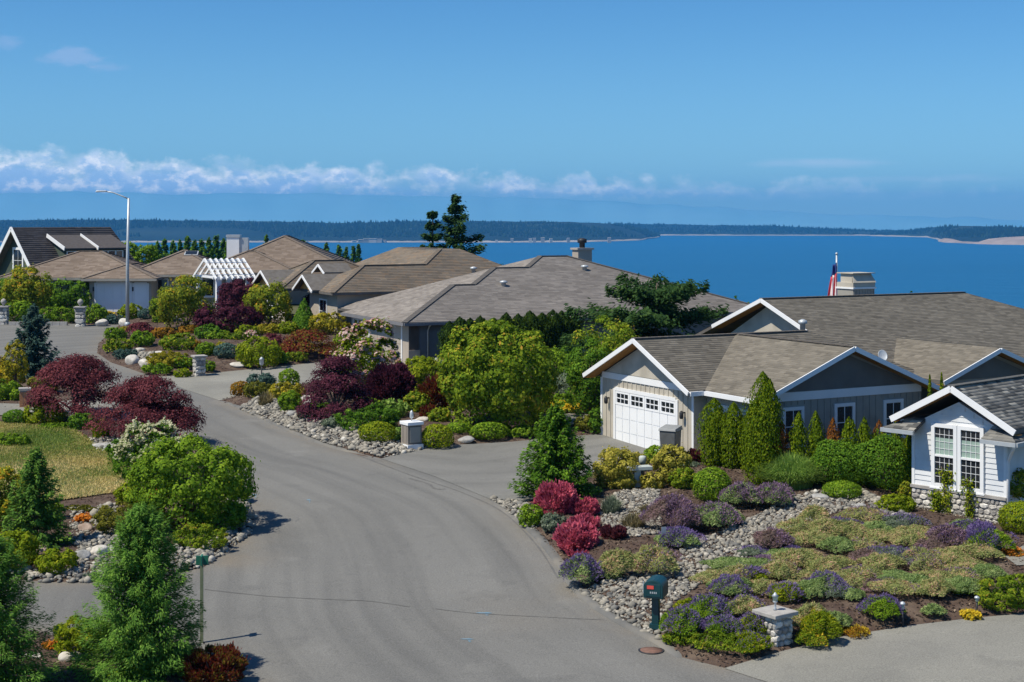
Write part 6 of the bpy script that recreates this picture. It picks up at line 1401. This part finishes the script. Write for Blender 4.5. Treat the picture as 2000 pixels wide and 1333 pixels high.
for b, p_, f_, ff, l in [((1685, 1765, 1166, 1224), 'green', 'lav', .55, 'violet lavender standing alone in bare mulch by the drive'), ((1846, 1902, 1140, 1182), 'green', 'lav', .4, 'small lavender left of the right hand path light'),
                        ((1470, 1545, 1035, 1100), 'heathp', 'lavpink', .25, 'dark pink heather at the upper pebble edge'), ((1590, 1650, 1015, 1050), 'heathp', 'lavpink', .8, 'magenta heather patch at the top of the bank'),
                        ((1575, 1650, 1120, 1178), 'heathg', 'lav', .35, 'lavender with violet tips in the middle of the bank'), ((1530, 1565, 1070, 1105), 'heathg', 'lav', .7, 'small violet bellflower clump on the bank'),
                        ((1385, 1470, 1128, 1190), 'heathg', 'lav', .5, 'violet flowered clump at the lower pebble edge'), ((1340, 1430, 1165, 1240), 'green', 'lav', .35, 'green cushion with violet edge right of the mailbox'),
                        ((1292, 1370, 1190, 1262), 'green', 'lav', .35, 'green cushion with violet flowers at the mailbox foot'), ((1420, 1495, 1165, 1235), 'heath', 'lav', .12, 'brownish cushion left of the cobble pier'),
                        ((1545, 1625, 1180, 1250), 'heath', None, 0, 'straw green heather right of the cobble pier'), ((1600, 1660, 1195, 1240), 'heathg', None, 0, 'grey green cushion between cobble pier and lone lavender'),
                        ((1800, 1845, 1180, 1212), 'heathg', None, 0, 'small grey green cushion by the drive edge'), ((1430, 1500, 1235, 1285), 'lime', 'lav', .1, 'lime and violet cushion in front of the cobble pier'),
                        ((1640, 1700, 1225, 1246), 'orange', 'yflower', .2, 'low yellow flowering mat along the drive edge'), ((1555, 1620, 1232, 1268), 'yg', 'yflower', .15, 'yellow flowering cushion at the drive edge below the pier'),
                        ((1318, 1385, 1170, 1225), 'lime', 'lav', .5, 'lime and violet cushion above the mailbox foot'), ((1375, 1450, 1205, 1262), 'green', 'lav', .45, 'violet edged cushion midway between mailbox and cobble pier'), ((1440, 1500, 1200, 1262), 'lime', 'lav', .25, 'lime cushion touching the cobble pier'), ((1430, 1500, 1110, 1160), 'lime', 'lav', .5, 'lime and violet clump at the inner pebble bend'), ((1500, 1570, 1140, 1200), 'lime', 'lav', .2, 'lime green heather above the cobble pier'), ((1460, 1530, 1090, 1130), 'heathp', 'lavpink', .3, 'rosy heather at the upper pebble bend'), ((1560, 1640, 1195, 1262), 'lime', 'yflower', .06, 'lime cushion with yellow specks right of the cobble pier'), ((1640, 1690, 1150, 1195), 'heathg', None, 0, 'rounded green cushion above the lone lavender'), ((1760, 1850, 1140, 1190), 'heath', None, 0, 'brown green heather above the left path light')]:
    mound(b, p_, l, f_, ff, name='lavender_plant' if f_ == 'lav' else 'heather_plant', cat='lavender' if f_ == 'lav' else 'heather')
shrub((1345, 1505, 1238, 1292), 'yg', 'low yellow green mat at the bottom corner of the bank', style='juniper', depth=.6)
shrub((1295, 1360, 1235, 1270), 'yg', 'low lime mat at the foot of the mailbox', style='juniper', depth=.6)
shrub((1880, 1912, 1196, 1212), 'yellow', 'yellow flowers at the drive edge beside the juniper', flowers='yflower', fl_n=.4, name='flowering_plant', cat='flower')

# ------------------------------------------------------------------ trees behind the houses
conifer((792, 984, 376, 560), 'fir', 'tall ragged fir rising above the roofs against the water', Y=112, name='fir_tree', nb=96, per=90, droop=.12, up=.22, power=1.15, wid=.26, irregular=.65, base=.06, layer=11, leaf=1.05)
conifer((790, 900, 404, 560), 'fir', 'shorter fir just left of the tall ragged fir', Y=111, name='fir_tree', nb=80, per=80, droop=.12, up=.22, power=1.0, wid=.28, irregular=.55, base=.1, layer=9, leaf=1.05)
ORD = 'first second third fourth fifth sixth seventh eighth ninth tenth eleventh twelfth thirteenth fourteenth fifteenth sixteenth seventeenth eighteenth nineteenth twentieth'.split()
for i, (x, t_, w, y_) in enumerate(sorted([(308, 474, 20, 250), (322, 468, 18, 262), (338, 474, 22, 255), (352, 470, 18, 270), (366, 464, 20, 262), (380, 472, 20, 258), (394, 470, 22, 280), (408, 466, 20, 262), (422, 462, 22, 270), (436, 468, 20, 276), (448, 464, 22, 265), (298, 480, 24, 240), (637, 476, 18, 300), (662, 480, 22, 290), (676, 484, 16, 295), (690, 482, 18, 300), (700, 478, 16, 305), (520, 460, 14, 300), (592, 470, 16, 300)])):
    conifer((x - w * 2.3, x + w * 2.3, t_, 640), 'dark', ORD[i] + ' distant conifer from the left beyond the left roofs', Y=y_, name='conifer_tree', nb=150, per=60, droop=.25, up=.2, power=.8, wid=.5, group='distant conifers beyond the left roofs', leaf=.8)
for i, (x, t_, w, y_) in enumerate([(1438, 580, 26, 150), (1462, 588, 16, 155), (1780, 566, 12, 160), (1946, 608, 24, 140), (1974, 622, 22, 138), (1998, 632, 26, 130)]):
    conifer((x - w * 1.1, x + w * 1.1, t_, 760), 'dark', ['conifer tip at the left end of the long tan roof', 'smaller conifer tip beside the white gable peak', 'lone conifer tip above the long tan ridge', 'leaning conifer tip beyond the right roof slope', 'conifer tip second from the right edge', 'conifer tip touching the right edge'][i], Y=y_, name='conifer_tree', nb=50, per=30, droop=.2, up=.25, power=.8, wid=.4, irregular=.5, leaf=.9)
for i, (b, l) in enumerate([((228, 272, 474, 540), 'bright green tree behind the lamp post'), ((258, 308, 482, 540), 'lower green tree between lamp post and pergola house')]):
    shrub(b, 'green', l, name='tree', cat='tree', Y=135)

# ------------------------------------------------------------------ street furniture and small things
def base(px_, py_): 
    x, y = G(px_, py_); return Vector((x, y, float(gz(x, y)) + bedz(x, y)))
# street lamp
p = base(249, 641); t = thing('street_lamp', 'tall grey street lamp with one curved arm by the turning circle', 'street lamp', p)
Hl = (641 - 393) / FPX * p.y; m = MB().tube([(0, 0, -.2), (0, 0, Hl * .5), (.08, 0, Hl)], [.125, .10, .075], 12); m.build('pole', M['bluegrey'], t)
MB().lathe([(.2, -.1), (.2, .12), (.14, .2)], (0, 0, 0), 12).build('base_collar', M['bluegrey'], t)
k = p.y / FPX; m = MB().tube([(.08, 0, Hl - .05), (-10 * k, 0, Hl + 4 * k), (-28 * k, 0, Hl + 11 * k), (-44 * k, 0, Hl + 13.5 * k)], [.05, .045, .04, .035], 8); m.build('arm', M['bluegrey'], t)
m = MB(); m.add([(-40 * k, -.10, Hl + 12.2 * k), (-40 * k, .10, Hl + 12.2 * k), (-40 * k, .10, Hl + 15 * k), (-40 * k, -.10, Hl + 15 * k), (-62 * k, -.16, Hl + 11.5 * k), (-62 * k, .16, Hl + 11.5 * k), (-60 * k, .13, Hl + 15.2 * k), (-60 * k, -.13, Hl + 15.2 * k)], [(0, 1, 2, 3), (7, 6, 5, 4), (0, 4, 5, 1), (1, 5, 6, 2), (2, 6, 7, 3), (3, 7, 4, 0)])
m.build('lamp_head', M['bluegrey'], t, bevel=.03)
# pergola
PA = at(405, 507, 106); P0 = Vector((PA.x + .48 * 2.4, PA.y - .877 * 2.4, 0)); P0.z = float(gz(P0.x, P0.y)); t = thing('pergola', 'white gabled pergola of open rafters on square posts', 'pergola', P0, TH)
hz_ = PA.z - P0.z; hp = hz_ - 1.35; lp = 2.6
for x in (.1, lp - .3):
    for y in (.15, 4.65): MB().box(x - .17, x + .17, y - .17, y + .17, -.3, hp).build('post', M['white'], t)
for y in (.15, 4.65): MB().box(-.3, lp + .2, y - .07, y + .07, hp, hp + .2).build('beam', M['white'], t)
for x in (.1, lp - .3): MB().box(x - .06, x + .06, .25, 4.55, hp + .02, hp + .18).build('beam', M['white'], t)
MB().box(-.25, lp + .1, 2.34, 2.46, hz_ - .18, hz_ - .02).build('ridge_beam', M['white'], t)
for x in np.linspace(-.2, lp + .05, 8):
    for sg in (-1, 1): MB().beam((x, 2.4, hz_), (x, 2.4 + sg * 2.75, hp + .02), .10, .17).build('rafter', M['white'], t)
for k_ in range(3):
    f = .25 + k_ * .3
    for sg in (-1, 1): MB().beam((-.25, 2.4 + sg * 2.75 * f, hz_ + (hp - hz_) * f + .11), (lp + .1, 2.4 + sg * 2.75 * f, hz_ + (hp - hz_) * f + .11), .05, .05).build('lath', M['white'], t)
# piers of stone
def pier(box, label, ball=True, mat=None, cap_w=.12, rz=.5, stone=.2, wmul=.78, Y=None):
    L, R, T, B = box; X, Y, z, r, h = spot(L, R, T, B, Y, .3); w = r * 2 * wmul; t = thing('stone_pier', label, 'pier', (X, Y, z - .02), rz)
    core = MB().box(-w / 2 + .05, w / 2 - .05, -w / 2 + .05, w / 2 - .05, -.2, h).build('core', M['mortar'], t)
    for q, pl in enumerate([lambda s, z_, o: (s, -w / 2 + .05 - o, z_), lambda s, z_, o: (-w / 2 + .05 - o, -s, z_), lambda s, z_, o: (w / 2 - .05 + o, s, z_), lambda s, z_, o: (-s, w / 2 - .05 + o, z_)]):
        stone_face(core, -w / 2 + .02, w / 2 - .02, -.1, h, pl, stone, 30 + q + int(L), proud=.05)
    MB().box(-w / 2 - cap_w / 2, w / 2 + cap_w / 2, -w / 2 - cap_w / 2, w / 2 + cap_w / 2, h, h + .09).build('cap', M['capstone'], t, bevel=.012)
    return t, w, h + .09
t, w, h = pier((375, 403, 697, 735), 'square grey stone pier at the concrete driveway entrance', stone=.26)
for b, l in [((-4, 18, 600, 634), 'stone gate pier with finial at the left edge'), ((146, 168, 601, 638), 'stone gate pier with a ball finial left of the lamp post')]:
    t, w, h = pier(b, l, stone=.34, wmul=.85, rz=.1); MB().lathe([(.09, 0), (.07, .08), (.17, .2), (.2, .3), (.14, .42), (.03, .5)], (0, 0, h), 12).build('finial', M['capstone'], t)
t = thing('garden_wall', 'low pale kerb wall between the two stone gate piers', 'wall', base(75, 636)); x0 = base(18, 636).x - base(75, 636).x
for k in range(8): 
    d = -2 * x0 / 8; MB().box(x0 + k * d, x0 + (k + 1) * d - .02, -.12, .12, -.1, .24).build('coping_stone', M['capstone'], t)
t, w, h = pier((1479, 1549, 1198, 1262), 'cobble stone pier with a small lantern beside the lavender bank', stone=.15, cap_w=.14, wmul=.74, rz=.62)
m = MB(); m.lathe([(.05, 0), (.025, .05), (.022, .16), (.045, .18), (.06, .21)], (0, 0, h), 8); m.build('lantern_stem', M['bluegrey'], t)
MB().lathe([(.055, .21), (.07, .31), (.075, .32)], (0, 0, h), 6).build('lantern_glass', M['blind'], t); MB().lathe([(.09, .32), (.04, .37), (.015, .41)], (0, 0, h), 6).build('lantern_cap', M['bluegrey'], t)
# brown letterbox pier with white cap
X, Y, z, r, h = spot(784, 824, 822, 878, None, .3); t = thing('letterbox_pier', 'brown letterbox pier with a white cap between two lime balls', 'pier', (X, Y, z), .55); w = r * 1.45
MB().box(-w / 2, w / 2, -w / 2, w / 2, .1, h - .14).build('body', M['darktaupe'], t); MB().box(-w / 2 - .06, w / 2 + .06, -w / 2 - .06, w / 2 + .06, h - .14, h - .02).build('cap', M['white'], t, bevel=.01)
MB().box(-w / 2 - .05, w / 2 + .05, -w / 2 - .05, w / 2 + .05, -.15, .12).build('plinth', M['white'], t)
for k in range(5): MB().box(-w / 2 - .028, -w / 2, -w / 2 + .03 + k * w / 5, -w / 2 + (k + 1) * w / 5 - .02, .13, h - .16).build('facing_board', M['tanwall'], t)
MB().box(-w / 2 + .06, w / 2 - .06, -w / 2 - .02, -w / 2, .2, h - .22).build('door', M['taupe'], t)
m = MB(); m.lathe([(.02, 0), (.02, .1), (.08, .14), (.07, .34), (.02, .42)], (0, 0, h - .02), 8); m.build('lantern', M['bluegrey'], t)
# orange brick pier behind the maples
X, Y, z, r, h = spot(37, 60, 758, 803, None, .3); t = thing('brick_pier', 'orange brick pier with pale cap beside the left driveway', 'pier', (X, Y, z), .3); w = r * 1.7
c = MB().box(-w / 2 + .015, w / 2 - .015, -w / 2 + .015, w / 2 - .015, -.1, h - .1).build('core', M['mortar'], t)
for j in range(int((h - .1) / .085)):
    for k in range(3):
        for fx in range(2):
            a0 = -w / 2 + k * w / 3 + (.5 * w / 6 if j % 2 else 0) * .5
            if fx == 0: b_ = (a0 + .008, min(a0 + w / 3 - .008, w / 2), -w / 2, -w / 2 + .05)
            else: b_ = (-w / 2, -w / 2 + .05, a0 + .008, min(a0 + w / 3 - .008, w / 2))
            MB().box(*b_, j * .085 + .006, j * .085 + .08).build('brick', M['brick'], c)
MB().box(-w / 2 - .04, w / 2 + .04, -w / 2 - .04, w / 2 + .04, h - .1, h).build('cap', M['capstone'], t)
# mailbox
p = base(1281, 1236); k = p.y / FPX; t = thing('mailbox', 'dark teal mailbox with a red tag on a square post by the pebbles', 'mailbox', p, -.32)
hm = 100 * k; MB().box(-.085, .085, -.085, .085, -.2, hm * .66).build('post', M['teal'], t, bevel=.012)
MB().box(-.13, .13, -.13, .13, -.05, .12).build('post_base', M['teal'], t)
bw, bh_, bl = .235, hm * .36, .30; prof = [(-bw, -bl, hm * .64), (bw, -bl, hm * .64), (bw, -bl, hm * .64 + bh_ * .62)] + [(bw * math.cos(a), -bl, hm * .64 + bh_ * .62 + bh_ * .38 * math.sin(a)) for a in np.linspace(.25, math.pi - .25, 9)] + [(-bw, -bl, hm * .64 + bh_ * .62)]
MB().prism(prof[::-1], (0, 2 * bl, 0)).build('box', M['teal'], t, bevel=.02)
MB().box(-.18, .18, -bl - .012, -bl, hm * .68, hm * .64 + bh_ * .78).build('door', M['teal'], t, bevel=.01)
MB().box(-.14, .02, -bl - .024, -bl - .012, hm * .64 + bh_ * .52, hm * .64 + bh_ * .70).build('red_tag', M['red'], t)
m = MB()
for q in range(4): m.box(-.07 + q * .045, -.045 + q * .045, -bl - .020, -bl - .012, hm * .64 + bh_ * .28, hm * .64 + bh_ * .38)
m.build('lettering', M['bluegrey'], t, 'stuff')
MB().box(-bw - .02, -bw, -bl + .05, -bl + .10, hm * .72, hm * .95).build('side_bracket', M['bluegrey'], t)
# street sign on a thin post
p = base(394, 1256); k = p.y / FPX; t = thing('sign_post', 'thin olive sign post with a small green plate by the side road', 'sign', p, .1); hs = (1256 - 1085) * k
MB().box(-.035, .035, -.035, .035, -.2, hs - .03).build('post', M['post'], t); MB().box(-.02, .02, -.13, .13, hs - 18 * k, hs).build('sign_plate', M['signgreen'], t)
MB().box(-.13, .15, -.018, .018, hs - 18 * k - .002, hs - 1 * k).build('sign_plate', M['signgreen'], t)
# bin and pots by the garage
X, Y, z, r, h = spot(1290, 1329, 832, 884, 53.2); z = float(gz(X, Y)); t = thing('wheeled_bin', 'grey wheeled rubbish bin in front of the garage door', 'bin', (X, Y, z), -.5); h = CAMZ - (832 - HY) / FPX * Y - z
w = r * .86; m = MB(); m.add([(-w * .82, -w * .8, .06), (w * .82, -w * .8, .06), (w * .82, w * .8, .06), (-w * .82, w * .8, .06), (-w, -w, h * .9), (w, -w, h * .9), (w, w, h * .9), (-w, w, h * .9)], [(3, 2, 1, 0), (4, 5, 6, 7), (0, 1, 5, 4), (1, 2, 6, 5), (2, 3, 7, 6), (3, 0, 4, 7)]); m.build('body', M['bin'], t, bevel=.03)
m = MB(); m.add([(-w * 1.1, -w * 1.12, h * .9), (w * 1.1, -w * 1.12, h * .9), (w * 1.1, w * 1.1, h * .9), (-w * 1.1, w * 1.1, h * .9), (-w * 1.02, -w * 1.0, h * .955), (w * 1.02, -w * 1.0, h * .955), (w * 1.02, w * 1.02, h), (-w * 1.02, w * 1.02, h)], [(3, 2, 1, 0), (4, 5, 6, 7), (0, 1, 5, 4), (1, 2, 6, 5), (2, 3, 7, 6), (3, 0, 4, 7)]); m.build('lid', M['binlid'], t, bevel=.015)
MB().tube([(-w * .8, w * 1.2, h * .93), (w * .8, w * 1.2, h * .93)], .025, 6).build('handle', M['bin'], t)
for s in (-1, 1): MB().tube([(s * w * .75, w * .85, .1), (s * w * .95, w * .85, .1)], .11, 10).build('wheel', M['black'], t)
X, Y, z, r, h = spot(1329, 1344, 858, 886, 53.0); z = float(gz(X, Y)); t = thing('flower_pot', 'dark plant pot beside the grey bin', 'pot', (X, Y, z)); MB().lathe([(.11, 0), (.15, .38), (.17, .40), (.17, .46), (.13, .46), (.12, .40)], (0, 0, 0), 14).build('pot', M['black'], t)
rs = nrs(); Pn, Nn, Tn = ball_pts(rs, .16, .16, .22, 90); Pn[:, 2] += .44; link('foliage', leafmesh('foliage', Pn, Nn, .08, .5, Tn, rs), LM['dark'], t)
# pale pedestal with a slab among the yellow bushes
p = base(1243, 966); k = p.y / FPX; t = thing('stone_bench', 'pale grey slab on a pedestal among the yellow bushes', 'bench', p, .25)
MB().box(-.10, .12, -.1, .1, -.1, 34 * k).build('pedestal', M['pedestal'], t); MB().box(-.40, .50, -.2, .2, 34 * k, 41 * k).build('slab', M['pedestal'], t, bevel=.012)
p = base(1255, 955); k = p.y / FPX; t = thing('vent_pipe', 'short pale cylinder post behind the grey slab', 'post', p); MB().lathe([(.07, -.1), (.07, 36 * k), (.125, 36.5 * k), (.125, 50 * k), (.10, 52 * k), (.03, 53 * k)], (0, 0, 0), 12).build('pipe', M['pedestal'], t)
p = base(1388, 925); t = thing('marker_stake', 'slim white stake behind the clipped green mound', 'stake', p + Vector((0, 0, 0))); MB().box(-.02, .02, -.012, .012, -.1, .75).build('stake', M['white'], t)
# path lights, garden light, lavender tag
for (x, y), l, hh in [((1763, 1226), 'low black path light with a white head beside the lone lavender', .62), ((1908, 1206), 'low path light beside the right hand juniper', .5)]:
    p = base(x, y); t = thing('path_light', l, 'garden light', p, 0, 'path lights along the drive'); MB().tube([(0, 0, -.1), (0, 0, hh * .7)], .025, 6).build('stem', M['black'], t)
    MB().lathe([(.035, hh * .7), (.04, hh * .8), (.04, hh * .88)], (0, 0, 0), 8).build('glass', M['blind'], t); MB().lathe([(.07, hh * .88), (.06, hh * .95), (.015, hh)], (0, 0, 0), 8).build('cap', M['bluegrey'], t)
p = base(511, 742); t = thing('garden_light', 'small grey lantern on a post at the concrete drive', 'garden light', p); MB().tube([(0, 0, -.1), (0, 0, .75)], .035, 6).build('stem', M['black'], t); MB().lathe([(.06, .72), (.11, .8), (.11, 1.0), (.14, 1.02), (.02, 1.15)], (0, 0, 0), 8).build('lantern', M['bluegrey'], t)
p = base(1296, 1088); t = thing('plant_tag', 'small metal plant tag in the violet lavender', 'plant tag', p, .3); MB().box(-.012, .012, -.01, .01, -.1, .42).build('stake', M['bluegrey'], t); MB().box(-.07, .07, -.02, -.012, .34, .56).build('plate', M['bluegrey'], t)
p = base(322, 632); t = thing('garden_statue', 'small pale stone ornament under the gold green tree', 'statue', p); MB().lathe([(.22, -.1), (.2, .35), (.12, .4), (.16, .6), (.2, .8), (.1, 1.0), (.03, 1.1)], (0, 0, 0), 10).build('body', M['capstone'], t); MB().box(-.28, .28, -.28, .28, -.12, .08).build('plinth', M['capstone'], t)
# flag on its pole behind the long roof
fy = 76.0; b_ = at(1634, 620, fy); b_.z = float(gz(b_.x, b_.y)); t = thing('flagpole', 'grey flagpole rising behind the long tan roof', 'flagpole', b_); fh = CAMZ - (499 - HY) / FPX * fy - b_.z
MB().tube([(0, 0, -.2), (0, 0, fh)], [.06, .045], 8).build('pole', M['bluegrey'], t); MB().lathe([(.02, 0), (.07, .05), (.07, .1), (.02, .15)], (0, 0, fh), 8).build('finial', M['bluegrey'], t)
f = thing('flag', 'limp red white and blue flag hanging from the pole', 'flag', b_, -.75)
k = fy / FPX; zt_ = fh - 14 * k; zb_ = fh - 84 * k
def cloth(name, f0, f1, s0, s1, mat):
    V = []; n, q = 7, 9
    for i in range(n + 1):
        fz = f0 + (f1 - f0) * i / n
        for j in range(q + 1):
            s = s0 + (s1 - s0) * j / q; wd = (11 + 9 * fz) * k
            V.append((.05 - s * wd + .02 * math.sin(9 * s + 4 * fz), -.09 * math.sin(s * 11 + fz * 3) - .06, zt_ + (zb_ - zt_) * fz - s * 7 * k))
    Q = [(i * (q + 1) + j, i * (q + 1) + j + 1, (i + 1) * (q + 1) + j + 1, (i + 1) * (q + 1) + j) for i in range(n) for j in range(q)]
    o = link(name, fastmesh(name, V, Q, smooth=True), mat, f); so = o.modifiers.new('thickness', 'SOLIDIFY'); so.thickness = .012
CANT = pm('flag_blue', (.02, .04, .16), (.03, .05, .20), 4, .9); FRED = pm('flag_red', (.52, .05, .07), (.58, .07, .09), 4, .9)
cloth('canton', 0, .30, 0, 1, CANT)
for j in range(7): cloth('stripe', .30, 1, j / 7, (j + 1) / 7, FRED if j % 2 == 0 else M['white'])
# marks on the road
def patch(name, pts, mat, label=None):
    o = sheet(name, px(pts), mat, 0.012, 0, .3, edge=.2); return o
BLUEP = pm('blue_spray_paint', (.10, .26, .38), (.19, .22, .24), 5, .9)
SEAM = pm('tar_seam', (.105, .103, .098), (.145, .142, .134), 3, .9)
for a, b in [((945, 1199), 17), ((912, 1250), 14), ((497, 968), 6), ((603, 978), 5)]:
    x, y = a; r = random.Random(x)
    patch('road_marking', [(x - b, y - .8), (x - b * .3, y - 1.6), (x + b * .5, y - 1.3), (x + b, y - .2), (x + b * .4, y + .5), (x - b * .4, y + .2)], BLUEP); patch('road_marking', [(x + b * .1, y + 2.2), (x + b * .45, y + 2.6), (x + b * .6, y + 4.2), (x + b * .3, y + 4.6)], BLUEP)
def seamline(pts, w0):
    pts = smooth_line([G(*p) for p in pts], 8); V = []; Q = []; r = random.Random(5)
    for i, p in enumerate(pts):
        q = np.array(pts[min(i + 1, len(pts) - 1)]) - np.array(pts[max(i - 1, 0)]); q /= np.hypot(*q); nn = np.array([q[1], -q[0]]) * w0 * r.uniform(.4, 1.2)
        for s in (-1, 1): x, y = np.array(p) + nn * s; V.append((x, y, float(gz(x, y)) + .011))
    Q = [(2 * i, 2 * i + 1, 2 * i + 3, 2 * i + 2) for i in range(len(pts) - 1)]; link('road_seam', fastmesh('road_seam', V, Q), SEAM, kind='structure')
seamline([(400, 1152), (520, 1165), (650, 1172), (720, 1175), (800, 1186)], .028)
seamline([(850, 1190), (930, 1199), (1060, 1206), (1180, 1212)], .016)
seamline([(800, 935), (835, 945), (850, 955), (870, 956)], .06); seamline([(700, 890), (800, 928), (900, 962), (980, 1000), (1045, 1062), (1090, 1130)], .03)
seamline([(1700, 1275), (1790, 1300), (1880, 1333)], .02); seamline([(1880, 1320), (1960, 1300), (2010, 1290)], .02)
p = base(1272, 1271); p.z = float(gz(p.x, p.y)); t = thing('drain_cover', 'round rusty iron cover sunk in the road near the mailbox', 'drain cover', p); RUST = pm('rusty_iron', (.14, .08, .06), (.22, .12, .09), 8, .8)
MB().lathe([(.30, .0), (.30, .010), (.26, .012)], (0, 0, 0), 20).build('rim', M['black'], t); MB().lathe([(.255, .0), (.255, .014), (.02, .018)], (0, 0, 0), 20).build('lid', RUST, t)
# far houses across the water
rs = np.random.RandomState(8)
SPOTS = [(692, 472, 12), (705, 470, 16), (716, 468.5, 18), (728, 468, 20), (740, 469, 20), (750, 471, 12), (660, 474, 8), (640, 474, 7), (1000, 468, 8), (1036, 468, 9), (1044, 467, 8), (1060, 466, 10), (1076, 468, 8), (1110, 467, 8), (1190, 466, 9), (970, 471, 7), (1340, 459, 7), (1420, 460, 7), (1510, 460, 8), (1590, 460, 7), (1690, 460, 8), (600, 473, 7)]
for i, (x, y, w) in enumerate(SPOTS):
    D = (5215 if x < 1260 else 7780); c = at(x, y, D); k = D / FPX; t = thing('far_house', 'tiny pale house on the far shore', 'house', c, rs.uniform(-.4, .4), 'tiny houses on the far shore') if not 680 < x < 760 else thing('far_building', 'pale block of the large building group on the far shore', 'building', c, rs.uniform(-.2, .2), 'large buildings on the far shore')
    W2, D2, H2 = w * k * .36, w * k * .3, 1.2 * k
    MB().box(-W2, W2, -D2, D2, WATER - c.z - .5, H2).build('wall', M['taupe'] if i % 3 else M['beige'], t)
    MB().prism([(-W2 * 1.05, -D2 * 1.1, H2), (-W2 * 1.05, D2 * 1.1, H2), (-W2 * 1.05, 0, H2 * 1.6)][::-1], (W2 * 2.1, 0, 0)).build('roof', M['taupe'], t)
